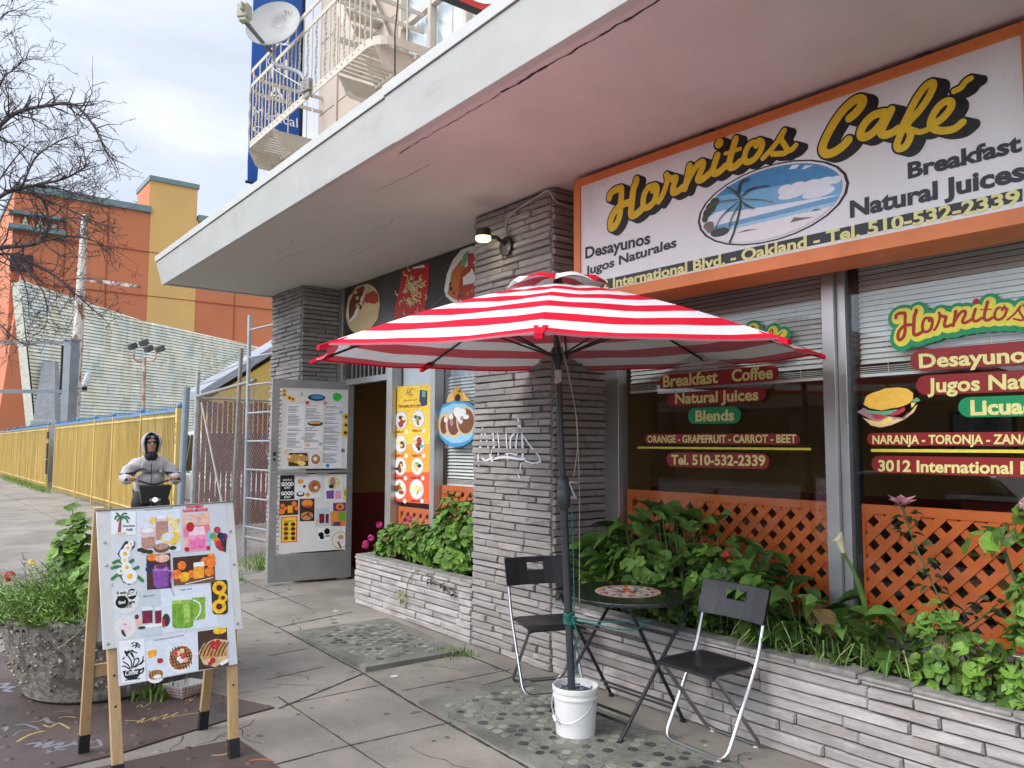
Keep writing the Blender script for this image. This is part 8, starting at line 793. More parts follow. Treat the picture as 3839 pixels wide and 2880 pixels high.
for i in range(NX): fs+=[(i+1,i,K+i,K+i+1),(NY*W_+i,NY*W_+i+1,K+NY*W_+i+1,K+NY*W_+i)]
for j in range(NY): fs+=[(j*W_,(j+1)*W_,K+(j+1)*W_,K+j*W_),((j+1)*W_+NX,j*W_+NX,K+j*W_+NX,K+(j+1)*W_+NX)]
b.add(vs,fs);b.bx(-.19,.19,-.224,-.21,.418,.436);b.build('seat',M_bplas,ch_,True,ang=50)
b=MB();xs=[-.222,-.12,-.06,.06,.12,.222];zs=[.645,.735,.785,.82];cz=lambda x:.030*(1-(x/.222)**2)
yb=lambda z:.150+(z-.645)*.36
def bp(x,z,o): return (x,yb(z)+cz(x)+o,z)
for i in range(5):
    for j in range(3):
        if i==2 and j==1: continue
        x0,x1,z0,z1=xs[i],xs[i+1],zs[j],zs[j+1];A_=[bp(x,z,o) for o in(-.011,.009) for x,z in((x0,z0),(x1,z0),(x1,z1),(x0,z1))]
        fs=[(0,1,2,3),(7,6,5,4)]
        if j==0: fs.append((0,4,5,1))
        if j==2: fs.append((3,2,6,7))
        if i==0: fs.append((0,3,7,4))
        if i==4: fs.append((1,5,6,2))
        if j==1 and i==1: fs.append((1,5,6,2))
        if j==1 and i==3: fs.append((0,3,7,4))
        if i==2 and j==0: fs.append((3,2,6,7))
        if i==2 and j==2: fs.append((0,4,5,1))
        b.add(A_,fs)
b.build('backrest',M_bplas,ch_,True,ang=30)
dup(ch_,(-4.02,3.40,0),R(70),'black folding chair with silver legs between the parasol pole and stone column')
ch_.location=(-2.735,3.475,0);ch_.rotation_euler=(0,0,R(-2))
# ------------------------------------------------------------------ A frame sign
Oa,ua,va,na=[V(q) for q in PLANES['aframe']]
af=thing('sandwich_board','wooden A-frame sign with a white board of smoothie and waffle photos','sign board',(-4.36,1.12,0))
def apt(u_,v_,d): return Oa+ua*u_+va*v_+na*d
def abox(b,u0,u1,v0,v1,d0,d1,m=0,sk=0):
    p=[apt(a+sk*(v_/1.3),v_,d) for v_ in(v0,v1) for a,d in((u0,d0),(u1,d0),(u1,d1),(u0,d1))];b.add(p,[(3,2,1,0),(4,5,6,7),(0,1,5,4),(1,2,6,5),(2,3,7,6),(3,0,4,7)],m)
for u0,sk in((.845,-.045),(1.375,.035)):
    b=MB();abox(b,u0,u0+.048,.10,1.29,-.045,-.012,0,sk);lg=b.build('leg',M_wood,af,bevel=.002);b=MB();abox(b,u0-.002,u0+.050,0,.105,-.048,-.009,0,sk);b.build('leg_tip',M_dark,lg)
    b=MB()
    for vv in(.36,.50,.645): b.lathe([(.006,0),(.004,.002)],apt(u0+.024+sk*vv/1.3,vv,-.0115),8,0,na.to_track_quat('Z','Y').to_matrix())
    b.build('screw',M_dark,lg)
for y,yt in((.81,.79),(1.40,1.42)):
    p,q=V((-4.62,y,0)),V((-4.385,yt,1.27));d=(q-p).normalized();s_=V((0,.023,0));n_=d.cross(V((0,1,0)))*.016
    def leg(t0,t1,sc_=1): return [p+d*t+s_*a*sc_+n_*c*sc_ for t in(t0,t1) for a,c in((-1,-1),(1,-1),(1,1),(-1,1))]
    b=MB();b.add(leg(.10,1.29),[(3,2,1,0),(4,5,6,7),(0,1,5,4),(1,2,6,5),(2,3,7,6),(3,0,4,7)]);lg=b.build('leg',M_wood,af,bevel=.002);b=MB();b.add(leg(0,.11,1.07),[(3,2,1,0),(4,5,6,7),(0,1,5,4),(1,2,6,5),(2,3,7,6),(3,0,4,7)]);b.build('leg_tip',M_dark,lg)
for k,vv in enumerate((.40,1.05)):
    b=MB();t=vv/1.29;x=-4.62+.235*t;b.bx(x-.012,x+.008,.83,1.40,vv,vv+.06 if k==0 else vv+.05);b.build('cross_rail',M_wood,af)
b=MB();p=[V((-4.60+.235*t-.02,y,1.29*t)) for t,y in((.45,.80),(.45,1.42),(.96,1.44),(.96,.78))];b.prism(p,(-.008,0,.002));b.build('back_board',M_white,af)
bo=EX['board'];b=MB();b.prism([apt(x,y,-.010) for x,y in (bo[3],bo[2],bo[1],bo[0])],na*.010);bd=b.build('board',pm('white board',(.72,.72,.70),.4,.05,5,stain=(14,.6,.7,(.5,.48,.45))),af,bevel=.002)
b=MB();b.prism([apt(x,y,.001+e) for (x,y),e in zip((bo[0],bo[1],(bo[1][0],bo[1][1]-.006),(bo[0][0]-.0,bo[0][1]-.006)),(0,0,0,0))],na*.003);b.build('edge_trim',pm('dark edge',(.20,.17,.13),.6),bd)
b=MB()
for x,y in EX['rivets']: b.lathe([(.008,0),(.006,.004),(.0001,.005)],apt(x,y,.0005),10,0,na.to_track_quat('Z','Y').to_matrix())
b.build('rivet',M_alu,bd,True)
S=EX['sheet'];NX,NY=22,30;vs=[];rr=random.Random(2)
def shd(a,c): return .0020+.0016*(1+math.sin(7*a+5*c))*.5+(.0 if c<.72 else (c-.72)*.02)
for j in range(NY+1):
    for i in range(NX+1):
        a,c=i/NX,j/NY;x=(S[0][0]*(1-a)+S[1][0]*a)*(1-c)+(S[3][0]*(1-a)+S[2][0]*a)*c;y=(S[0][1]*(1-a)+S[1][1]*a)*(1-c)+(S[3][1]*(1-a)+S[2][1]*a)*c;vs.append(apt(x,y,.0015))
b=MB();b.add(vs,[(j*(NX+1)+i,(j+1)*(NX+1)+i,(j+1)*(NX+1)+i+1,j*(NX+1)+i+1) for j in range(NY) for i in range(NX)]);ps=b.build('photo_sheet',pm('laminated poster',(.72,.76,.80),.22,.06,5,.12,12,coat=.4),af)
so_=ps.modifiers.new('thick','SOLIDIFY');so_.thickness=.0012;so_.offset=-1
Art('aframe',.0022,.00035).items([i for i in ART['aframe']]).build('print',attrmat('glossy print',.28,.45,2.4,55.),ps)
# ------------------------------------------------------------------ concrete planter pot
pc=V((-5.86,1.14,.01));pp_=thing('concrete_planter','big round pitted concrete pot with exposed pebbles, behind the A-frame sign','planter',pc)
M_pot=pm('exposed aggregate',(.36,.33,.28),.9,.35,34,1.0,60,stain=(9,.5,.58,(.15,.14,.125)))
b=MB();pr=[(.44,0),(.47,.02),(.50,.10),(.56,.27),(.615,.44),(.62,.50),(.60,.53),(.56,.53),(.54,.47)];b.lathe(pr,pc,64);b.build('pot',M_pot,pp_,True)
b=MB();rr=random.Random(31)
for i in range(900):
    a=rr.uniform(0,6.28);z=rr.uniform(.03,.5);r_=.44+.18*min(1,z/.44)+.028*math.sin(PI*min(1,z/.5));
    if math.sin(a*3+z*9)+rr.uniform(-1,1)<-.35: continue
    q=rr.uniform(.005,.014);b.ball(pc+V((r_*math.cos(a),r_*math.sin(a),z)),q,5,rr.choice([0,0,1,2]),rr.uniform(.5,.9))
o=b.build('pebble',[pm('pale pebble',(.50,.47,.42),.7,.3,30,island=.3),pm('tan pebble',(.32,.27,.21),.7,.3,30,island=.3),pm('dark hollow',(.06,.055,.05),.9,.2,20)],pp_,True);o['kind']='stuff'
b=MB();b.lathe([(.55,.47),(.3,.49),(.0001,.5)],pc,30);b.build('soil',M_soil,pp_,True)
t=thing('pot_plant','feathery green plant with a red and a yellow flower overflowing the concrete pot','plant',(-5.86,1.14,.5));rr=random.Random(77);b=MB();s=MB()
for i in range(760):
    a=rr.uniform(0,6.28);r_=math.sqrt(rr.random())*.60;c=pc+V((r_*math.cos(a),r_*math.sin(a),.50));l=rr.uniform(.14,.40);lean=V((math.cos(a)*r_*1.1+rr.gauss(0,.25),math.sin(a)*r_*1.1+rr.gauss(0,.25),.75-.7*r_));lean.normalize();tip=c+lean*l-V((0,0,.12*l*r_/.5))
    s.tube([c,(c+tip)/2+V((0,0,.01)),tip],[.003,.002,.001],4)
    for k in range(15):
        p=c+(tip-c)*rr.uniform(.2,1);d=V((rr.gauss(0,1),rr.gauss(0,1),rr.gauss(.5,.6))).normalized();q=d.orthogonal().normalized()*.0035;L_=rr.uniform(.03,.07);b.add([p-q,p+q,p+d*L_*.6+q*.8,p+d*L_],[(0,1,2),(0,2,3)])
b.build('foliage',M_fern,t);s.build('stem',M_stem,t)
b=MB()
for (dx,dy,dz,n_,rad) in((-.3,-.2,.2,90,.17),(.3,-.1,.2,90,.17),(0,.2,.24,90,.17),(.0,-.24,.40,70,.12),(.06,-.14,.26,60,.13),(.14,-.06,.26,60,.14),(-.06,-.16,.28,40,.12),(.2,-.02,.34,60,.12),(.02,-.2,.50,24,.09)):
    for i in range(n_): d=V((rr.gauss(0,1),rr.gauss(0,1),rr.gauss(0,1))).normalized()*rr.uniform(.3,1)*rad;leaf_round(b,pc+V((dx,dy,.5+dz))+d,d*6+V((.5,-.5,1)),.036*rr.uniform(.6,1.3),rr)
for dx,dy,z in((.0,-.24,1.16),(.02,-.21,1.10),(-.03,-.28,1.06)): leaf_round(b,pc+V((dx,dy,z)),(.4,-.2,1),.05,rr)
b.build('leaf_clump',M_leaf,t);b=MB();b.tube(smoothline([pc+V((0,-.2,.7)),pc+V((.01,-.22,.95)),pc+V((.0,-.24,1.15))]),.004,5)
for k in range(7):   # dry runners hanging over the rim
    a=rr.uniform(-1.9,.4);P=[pc+V((math.cos(a)*q,math.sin(a)*q,z)) for q,z in((.4,.52),(.55,.60),(.64,.50),(.66,.38))];P[3]+=V((rr.uniform(-.12,.12),rr.uniform(-.12,.12),0));b.tube(smoothline(P),.005,5)
b.build('dry_stem',pm('dry stem',(.36,.31,.20),.8,.2,9),t,True)
q=MB();flowerball(q,pc+V((-.20,-.55,.72)),.035,rr,40);q.build('flower',M_redf,t);q=MB();flowerball(q,pc+V((-.16,-.44,.80)),.026,rr,20);q.build('flower',pm('yellow petal',(.8,.62,.06),.6,.1,9),t)
# paper food tray
tr=thing('food_tray','white paper food tray with red check sides and scraps on the brown plate','food tray',(-5.27,1.49,.012));Rz=Matrix.Rotation(R(-62),3,'Z')
b=MB();c=V((-5.27,1.49,.0125))
bt=[(-.075,-.05),(.075,-.05),(.075,.05),(-.075,.05)];tp=[(-.115,-.085),(.115,-.085),(.115,.085),(-.115,.085)]
B_=[c+Rz@V((x,y,0)) for x,y in bt];T_=[c+Rz@V((x,y,.062+(.02 if i in(1,2) else 0))) for i,(x,y) in enumerate(tp)]
b.add(B_+T_,[(0,1,2,3)]+[(i,(i+1)%4,4+(i+1)%4,4+i) for i in range(4)]);o=b.build('tray',pm('white paper',(.75,.73,.70),.7,.06,9),tr);m_=o.modifiers.new('s','SOLIDIFY');m_.thickness=.0012
b=MB()
for i in range(4):
    p0,p1,q0,q1=B_[i],B_[(i+1)%4],T_[i],T_[(i+1)%4];nn_=((p1-p0).cross(q0-p0)).normalized()*.0016
    nn_=nn_ if nn_.dot((p0+p1)/2-c)>0 else -nn_
    for k in range(1,7):
        t_=k/7;a,bb=p0*(1-t_)+p1*t_,q0*(1-t_)+q1*t_;d=(p1-p0).normalized()*.0018;b.add([a-d+nn_,a+d+nn_,bb+d+nn_,bb-d+nn_],[(0,1,2,3)])
    for k in range(1,4): t_=k/4;a,bb=p0*(1-t_)+q0*t_,p1*(1-t_)+q1*t_;d=(q0-p0).normalized()*.0018;b.add([a-d+nn_*1.1,bb-d+nn_*1.1,bb+d+nn_*1.1,a+d+nn_*1.1],[(0,1,2,3)])
b.build('check_print',pm('red ink',(.42,.03,.05),.6),tr)
b=MB();rr=random.Random(4)
for i in range(26): b.ball(c+Rz@V((rr.uniform(-.07,.07),rr.uniform(-.045,.045),.006)),rr.uniform(.004,.010),5,0,.6)
b.build('food_scrap',pm('orange scraps',(.55,.22,.07),.7,.3,40),tr,True)
# ------------------------------------------------------------------ rider on an e-bike
fd=V((.99,-.14,0)).normalized();sdv=V((fd.y,-fd.x,0))*-1   # forward, and the rider's left
bc=V((-11.72,2.74,0))
def W3(f,l,z): return bc+fd*f+sdv*l+V((0,0,z))
bike=thing('bicycle','black electric bike with front basket and headlight ridden along the yellow fence','bicycle',bc)
def wheel(f):
    b=MB();P=[W3(f+.30*math.cos(a*PI/16),0,.32+.30*math.sin(a*PI/16)) for a in range(32)];b.tube(P,.026,8,closed=True);wh=b.build('wheel',M_dark,bike,True)
    b=MB();P=[W3(f+.268*math.cos(a*PI/16),0,.32+.268*math.sin(a*PI/16)) for a in range(32)];b.tube(P,.010,6,closed=True)
    for a in range(18): b.tube([W3(f,0,.32),W3(f+.265*math.cos(a*PI/9),0,.32+.265*math.sin(a*PI/9))],.0018,4)
    b.tube([W3(f,-.05,.32),W3(f,.05,.32)],.03,10);b.build('rim',M_alu,wh,True)
wheel(.60);wheel(-.52)
b=MB()
for s in(-.06,.06): b.tube([W3(.60,s,.32),W3(.50,s,.70)],.014)
b.tube([W3(.51,0,.68),W3(.42,0,1.0)],.022);b.tube([W3(.49,0,.72),W3(.05,0,.36),W3(-.10,0,.33)],.03);b.tube([W3(-.10,0,.33),W3(-.24,0,.80)],.02)
for s in(-.05,.05): b.tube([W3(-.52,s,.32),W3(-.10,s,.33)],.011);b.tube([W3(-.52,s,.32),W3(-.20,s,.68)],.010)
b.build('frame',M_black,bike,True)
b=MB();b.tube(smoothline([W3(.36,.31,1.115),W3(.40,.18,1.10),W3(.43,.05,1.06),W3(.43,-.05,1.06),W3(.40,-.18,1.10),W3(.36,-.31,1.115)]),.013,8);hb=b.build('handlebar',M_black,bike,True)
for s in(-1,1):
    b=MB();b.tube([W3(.385,.21*s,1.108),W3(.345,.335*s,1.118)],.018,10);b.build('grip',M_dark,hb,True);b=MB();b.tube([W3(.42,.19*s,1.10),W3(.43,.32*s,1.09)],.007);b.build('brake_lever',M_chrome,hb,True)
b=MB();b.box(W3(-.25,0,.845),(.24,.15,.06),0,math.atan2(fd.y,fd.x));b.build('saddle',M_dark,bike,bevel=.025)
b=MB()   # basket: open tapered box
for (f0,f1,l,z0,z1) in(( .50,.74,.190,.82,1.04),):
    ob_=[W3(f,l_,z) for z,k in((z0,.80),(z1,1)) for f,l_ in((f0+.03*(1-k),-l*k),(f1-.08*(1-k)/.2,-l*k),(f1-.08*(1-k)/.2,l*k),(f0+.03*(1-k),l*k))];b.add(ob_,[(0,1,2,3),(0,4,5,1),(1,5,6,2),(2,6,7,3),(3,7,4,0)])
bs_=b.build('basket',M_bplas,bike);m_=bs_.modifiers.new('s','SOLIDIFY');m_.thickness=.008;m_.offset=0
b=MB();b.tube([ob_[4],ob_[5],ob_[6],ob_[7]],.01,6,closed=True);b.build('basket_rim',M_black,bs_,True)
rzm=Matrix(((sdv.x,0,fd.x),(sdv.y,0,fd.y),(0,1,0)))
b=MB();b.lathe([(.03,-.03),(.036,0),(.034,.008)],W3(.715,0,.865),16,0,rzm);b.box(W3(.71,0,.865),(.03,.13,.035),0,math.atan2(fd.y,fd.x));b.build('light_housing',M_chrome,bike,True)
hm=bpy.data.materials.new('headlight glow');hm.use_nodes=True;q=hm.node_tree.nodes['Principled BSDF'];q.inputs['Emission Color'].default_value=(1,1,1,1);q.inputs['Emission Strength'].default_value=2.2
b=MB();b.lathe([(.028,.010),(.0001,.014)],W3(.715,0,.865),16,0,rzm);b.build('headlight',hm,bike,True)
b=MB();b.lathe([(.026,-.02),(.03,0),(.0001,.01)],W3(.66,0,.74),16,0,rzm);b.build('horn',M_chrome,bike,True)
b=MB();b.tube([W3(-.10,-.09,.33),W3(-.10,.09,.33)],.015);b.tube([W3(-.10,.09,.33),W3(.04,.10,.24)],.01);b.tube([W3(-.10,-.09,.33),W3(-.22,-.10,.42)],.01);b.box(W3(.04,.14,.235),(.09,.1,.02),0,math.atan2(fd.y,fd.x));b.box(W3(-.22,-.14,.42),(.09,.1,.02),0,math.atan2(fd.y,fd.x));b.build('pedal',M_dark,bike,True)
# person
pr_=thing('person','person in grey hooded jacket and dark sunglasses riding with both hands on the bars','person',bc)
def skin(name,chains,mat,parent,sub=2,extra=()):
    vs=[];es=[];rs=[]
    idx={}
    for ch in chains:
        prev=None
        for p in ch:
            key=tuple(round(x,3) for x in p[:3])
            if key not in idx: idx[key]=len(vs);vs.append(W3(*p[:3]));rs.append(p[3] if isinstance(p[3],tuple) else (p[3],p[3]))
            if prev is not None: es.append((prev,idx[key]))
            prev=idx[key]
    me=bpy.data.meshes.new(name);me.from_pydata([tuple(v_-wpos(parent)) for v_ in vs],es,[]);o=bpy.data.objects.new(name,me);COL.objects.link(o);o.parent=parent
    me.materials.append(mat);sm=o.modifiers.new('skin','SKIN');sm.use_smooth_shade=True
    lay=me.skin_vertices[0] if me.skin_vertices else None
    if lay is None: raise RuntimeError('no skin layer')
    for i,r_ in enumerate(rs): lay.data[i].radius=r_
    lay.data[0].use_root=True
    if sub: o.modifiers.new('sub','SUBSURF').levels=sub;o.modifiers['sub'].render_levels=sub
    return o
M_skin=pm('skin',(.52,.29,.20),.55,.1,9,spec=.35);M_jac=pm('grey jacket',(.48,.46,.455),.85,.16,5,1.0,9);M_navy=pm('navy trim',(.018,.018,.032),.8,.1,9);M_trou=pm('dark trousers',(.035,.036,.04),.85,.15,6,.3,20)
# body: one continuous surface pelvis, spine, neck, head, arms, legs
body=[[(-.22,0,.92,(.09,.08)),(-.20,0,1.10,(.07,.06)),(-.15,0,1.28,(.06,.055)),(-.09,0,1.38,(.055,.05)),(-.05,0,1.47,(.055,.055)),(-.03,0,1.53,(.07,.075)),(-.02,0,1.60,(.080,.092)),(-.03,0,1.67,(.060,.07))]]
for s in(-1,1):
    body.append([(-.15,0,1.28,0),(-.12,.16*s,1.28,.04),(.02,.29*s,1.15,.036),(.27,.27*s,1.13,.032),(.345,.27*s,1.135,.028)]);body.append([(-.22,0,.92,0),(-.16,.10*s,.86,.085),(.16,.145*s,.79,.07),(.02 if s>0 else -.10,.14*s,.45,.05),(.00 if s>0 else -.24,.14*s,.33 if s>0 else .50,.04),(.12 if s>0 else -.13,.14*s,.275 if s>0 else .45,.035)])
body=[[(a if isinstance(a[3],tuple) or a[3] else (*a[:3],.1)) for a in c] for c in body]
bd_=skin('body',body,M_skin,pr_)
def hand(s):
    b=MB()
    c=W3(.352,.265*s,1.142)
    pal=[c+fd*f+sdv*(l*s)+V((0,0,z)) for f,l,z in((-.035,-.038,.012),(.03,-.040,.020),(.032,.040,.018),(-.035,.036,.010),(-.035,-.035,-.014),(.03,-.036,-.010),(.03,.036,-.012),(-.035,.033,-.016))];b.add(pal,[(0,1,2,3),(7,6,5,4),(0,4,5,1),(1,5,6,2),(2,6,7,3),(3,7,4,0)])
    for k,ln in enumerate((.92,1.,.95,.8)):
        l=-.030+.020*k;b.tube(smoothline([c+fd*.028+sdv*(l*s)+V((0,0,.010)),c+fd*.052*ln+sdv*(l*s)+V((0,0,-.004)),c+fd*.048*ln+sdv*(l*s)+V((0,0,-.034*ln)),c+fd*.016+sdv*(l*s)+V((0,0,-.046*ln))]),.0095,7)
    b.tube(smoothline([c+fd*-.02+sdv*(-.034*s)+V((0,0,0)),c+fd*.0+sdv*(-.058*s)+V((0,0,-.012)),c+fd*.028+sdv*(-.062*s)+V((0,0,-.034))]),.0105,7);o=b.build('hand',M_skin,pr_,True);q_=o.modifiers.new('s','SUBSURF');q_.levels=1;q_.render_levels=1
hand(-1);hand(1)
jk=[[(-.20,0,.84,(.215,.18)),(-.18,0,1.02,(.215,.175)),(-.13,0,1.20,(.20,.155)),(-.10,0,1.32,(.165,.125)),(-.075,0,1.41,(.105,.10)),(-.06,0,1.455,(.092,.088))]]
for s in(-1,1): jk.append([(-.10,0,1.32,0),(-.095,.11*s,1.325,.110),(-.08,.205*s,1.285,.100),(-.045,.28*s,1.20,.092),(.01,.32*s,1.13,.086),(.10,.322*s,1.105,.078),(.20,.30*s,1.11,.070),(.285,.275*s,1.125,.060)])
jk=[[(a if isinstance(a[3],tuple) or a[3] else (*a[:3],.1)) for a in c] for c in jk];J=skin('jacket',jk,M_jac,pr_);tx=bpy.data.textures.new('cloth folds','CLOUDS');tx.noise_scale=.085;tx.noise_depth=1;q_=J.modifiers.new('folds','DISPLACE');q_.texture=tx;q_.strength=.06;q_.mid_level=.5
tro=[]
for s in(-1,1): tro.append([(-.20,0,.86,(.15,.13)),(-.14,.10*s,.85,.115),(.17,.16*s,.795,.098),(.03 if s>0 else -.08,.145*s,.47,.066),(.0 if s>0 else -.23,.14*s,.36 if s>0 else .53,.058)])
skin('trousers',tro,M_trou,pr_)
for s in(-1,1):
    b=MB();f_,z_=(.04,.265) if s>0 else (-.20,.45);b.lathe([(.03,-.035),(.048,-.03),(.05,.0),(.04,.03),(.035,.06)],W3(f_-.03,.14*s,z_+.02),12);b.box(W3(f_+.06,.14*s,z_+.005),(.19,.085,.055),0,math.atan2(fd.y,fd.x));b.build('shoe',M_dark,pr_,True,bevel=.015)
# hood shell open to the front, face mask and glasses
def shell(name,mat,rad,c,open_,sx=1.,sz=1.2,z0=-.9,parent=pr_):
    b=MB();n=22;m=12;vs=[];fs=[];grid=[]
    for j in range(m+1):
        ph=PI*(j/m)*.86;row=[]
        for i in range(n+1):
            th=open_+(2*PI-2*open_)*i/n;r_=rad*math.sin(max(.02,ph));z=rad*sz*math.cos(ph)
            if ph>PI*.5: r_=rad*(1-.22*(ph-PI*.5))
            row.append(W3(c[0]+r_*math.cos(th)*1.12,c[1]+r_*math.sin(th)*sx,c[2]+z))
        grid.append(row)
    W_=n+1;b.add([p for r_ in grid for p in r_],[(j*W_+i,j*W_+i+1,(j+1)*W_+i+1,(j+1)*W_+i) for j in range(m) for i in range(n)])
    o=b.build(name,mat,parent,True,ang=60);q_=o.modifiers.new('s','SOLIDIFY');q_.thickness=.014;q_.offset=0;return o
shell('hood',M_jac,.128,(-.045,0,1.605),.92,1.0,1.16)
shell('cap',M_navy,.110,(-.03,0,1.60),.95,.98,1.16)
b=MB();P=[W3(.085*math.cos(a)-.03,.098*math.sin(a),1.665-.0*a) for a in [x*.2-1. for x in range(11)]]
Q=[p+V((0,0,.04))-fd*.016 for p in P];b.add(P+Q,[(i,i+1,12+i,11+i) for i in range(10)]);o=b.build('headband',M_navy,pr_,True);q_=o.modifiers.new('s','SOLIDIFY');q_.thickness=.008;q_.offset=1
b=MB();b.lathe([(.017,0),(.017,.003)],W3(.062,0,1.688),16,0,rzm);b.build('cap_badge',M_white,pr_)
b=MB();b.lathe([(.010,.003),(.009,.0045)],W3(.062,0,1.688),12,0,rzm);b.build('badge_mark',M_navy,pr_)
b=MB()
for s in(-1,1): b.add([W3(.072,.004*s,1.628),W3(.050,.072*s,1.632),W3(.046,.070*s,1.603),W3(.066,.035*s,1.596),W3(.075,.008*s,1.607)],[(0,1,2,3,4)])
b.tube([W3(.074,-.006,1.622),W3(.074,.006,1.622)],.004);b.tube([W3(.052,.072,1.63),W3(-.02,.09,1.63)],.003);b.tube([W3(.052,-.072,1.63),W3(-.02,-.09,1.63)],.003);o=b.build('sunglasses',pm('dark lens',(.01,.008,.01),.15,.1,9),pr_);q_=o.modifiers.new('s','SOLIDIFY');q_.thickness=.004
b=MB();b.add([W3(.066,-.006,1.622),W3(.066,.006,1.622),W3(.082,.013,1.588),W3(.090,0,1.588),W3(.082,-.013,1.588),W3(.066,0,1.580)],[(0,1,2,3),(0,3,4),(3,2,5),(4,3,5)]);b.build('nose',M_skin,pr_,True)
b=MB();b.add([W3(.066,-.024,1.560),W3(.072,0,1.563),W3(.066,.024,1.560),W3(.070,0,1.553)],[(0,1,2,3)]);b.build('mouth',pm('lips',(.27,.10,.09),.5),pr_)
shell('neck_warmer',M_navy,.082,(-.035,0,1.425),.0,1.,.75)
b=MB()
for s in(-1,1):
    P=[W3(.09,.02*s,1.215),W3(.085,.10*s,1.22),W3(.04,.19*s,1.205)];Q=[p-V((0,0,.028)) for p in P];b.add(P+Q,[(0,1,4,3),(1,2,5,4)])
b.tube([W3(.06,.0,1.40),W3(.09,0,1.25),W3(.10,0,1.05)],.005);
o=b.build('chest_stripe',M_navy,J);q_=o.modifiers.new('w','SHRINKWRAP');q_.target=J;q_.offset=.006;q_.wrap_mode='ABOVE_SURFACE'
for s in(-1,1):
    b=MB();P=[W3(-.02+.10*math.cos(a),.315*s+.10*math.sin(a),1.19) for a in [x*PI/8 for x in range(16)]];b.tube(P,.016,6,closed=True);o=b.build('sleeve_stripe',M_navy,J,True);q_=o.modifiers.new('w','SHRINKWRAP');q_.target=J;q_.offset=.004;q_.wrap_mode='ABOVE_SURFACE'
# ------------------------------------------------------------------ yellow fence
yf=thing('yellow_fence','long yellow sheet metal fence with blue spiked top running down the pavement','fence',(-30,4.05,0))
posts=[-31.9,-30.2,-26.0,-23.4,-21.1,-18.25,-15.35]+[-34.5-i*2.7 for i in range(14)]
ps_=sorted(posts)
for x0,x1 in zip(ps_,ps_[1:]):
    if abs(x0+31.9)<.01: continue
    b=MB()
    if x1<-18 or True:
        nb=int((x1-x0)/.115);solid=x1<-18.2
        for i in range(1,nb):
            x=x0+(x1-x0)*i/nb;b.bx(x-.012,x+.012,4.038,4.062,.08,2.22)
        b.bx(x0,x1,4.035,4.065,2.10,2.14);b.bx(x0,x1,4.035,4.065,.18,.22);b.build('bar_panel',M_yel,yf)
        b=MB();z1=2.14;rr=random.Random(int(x0*7))
        if solid: b.bx(x0+.05,x1-.04,4.072,4.078,.10+rr.uniform(0,.12),2.13)
        else: b.bx(x0+.05,x1-.04,4.072,4.078,.12,.95 if x1>-15.5 else 2.0);
        b.build('sheet_panel',M_yel,yf)
for x in posts:
    b=MB();w_=.06 if x>-15.5 else .035;b.bx(x-w_,x+w_,4.05-w_,4.05+w_,0,2.26);b.build('post',M_yel,yf)
b=MB()
for x0,x1 in zip(ps_,ps_[1:]):
    if abs(x0+31.9)<.01: continue
    b.bx(x0,x1,4.03,4.07,2.20,2.255);n_=int((x1-x0)/.115)
    if x1>-40:
        for i in range(n_): x=x0+(x1-x0)*(i+.5)/n_;b.tube([(x,4.05,2.25),(x,4.05,2.36)],[.012,.002],4)
for x in posts: b.ball((x,4.05,2.31),.055,8)
b.build('spiked_rail',M_blue,yf)
A=Art('ground',0);A.O,A.u,A.v,A.n=V((0,3.988,0)),V((1,0,0)),V((0,0,1)),V((0,-1,0))
for z in(1.95,1.80,1.66,.62): A.stroke('black',1,.012,[(-15.38,z-.05),(-15.35,z+.04),(-15.31,z-.05),(-15.39,z-.03)])
A.build('graffiti',M_paint,yf)
b=MB()
for z,h_ in((1.9,.25),(1.35,.55),(.8,.5)): b.bx(-31.8,-31.55,3.98,4.02,z-h_/2,z+h_/2)
o=b.build('gate_hardware',pm('rusty lock plates',(.06,.045,.04),.8,.4,8),yf)
# ------------------------------------------------------------------ chain link
def mesh_plane(b,O_,u_,W_,z0,z1,s=.078,r=.0023):
    O_,u_=V(O_),V(u_).normalized();H_=z1-z0;n_=V((-u_.y,u_.x,0));k=-H_
    while k<W_:
        for sg_ in(1,-1):
            a=k if sg_>0 else k+H_;t0,t1=0,H_
            pts=[]
            if sg_>0: lo=max(0,-k);hi=min(H_,W_-k);A_,B_=(k+lo,lo),(k+hi,hi)
            else: lo=max(0,(k+H_)-W_);hi=min(H_,k+H_);A_,B_=(k+H_-lo,lo),(k+H_-hi,hi)
            if hi-lo>.02:
                p,q=O_+u_*A_[0]+V((0,0,z0+A_[1])),O_+u_*B_[0]+V((0,0,z0+B_[1]));b.tube([p+n_*.004*sg_,q+n_*.004*sg_],r,4,cap=False)
        k+=s
cf=thing('chain_link_fence','weathered chain link fence with barbed wire arms beside the yellow fence','fence',(-12.8,4.02,0))
def pipe(p,q,r,par,nm,m=None,n=10):
    b=MB();b.tube([p,q],r,n);return b.build(nm,m or M_gal,par,True)
pipe((-14.9,4.0,0),(-14.75,4.0,2.62),.06,cf,'post',pm('blue grey pipe',(.24,.30,.36),.55,.1,5));pipe((-14.25,4.02,0),(-14.15,4.02,2.85),.035,cf,'post');pipe((-12.15,4.02,0),(-11.95,4.02,3.05),.032,cf,'post',M_wire)
pipe((-14.2,4.02,2.42),(-11.3,4.02,2.52),.028,cf,'top_rail',M_wire);pipe((-13.9,4.02,2.3),(-12.5,4.02,.5),.018,cf,'brace',M_wire)
b=MB();mesh_plane(b,(-14.2,4.02,0),(1,0,0),2.9,.08,2.42);b.build('wire_mesh',M_wire,cf)
b=MB()
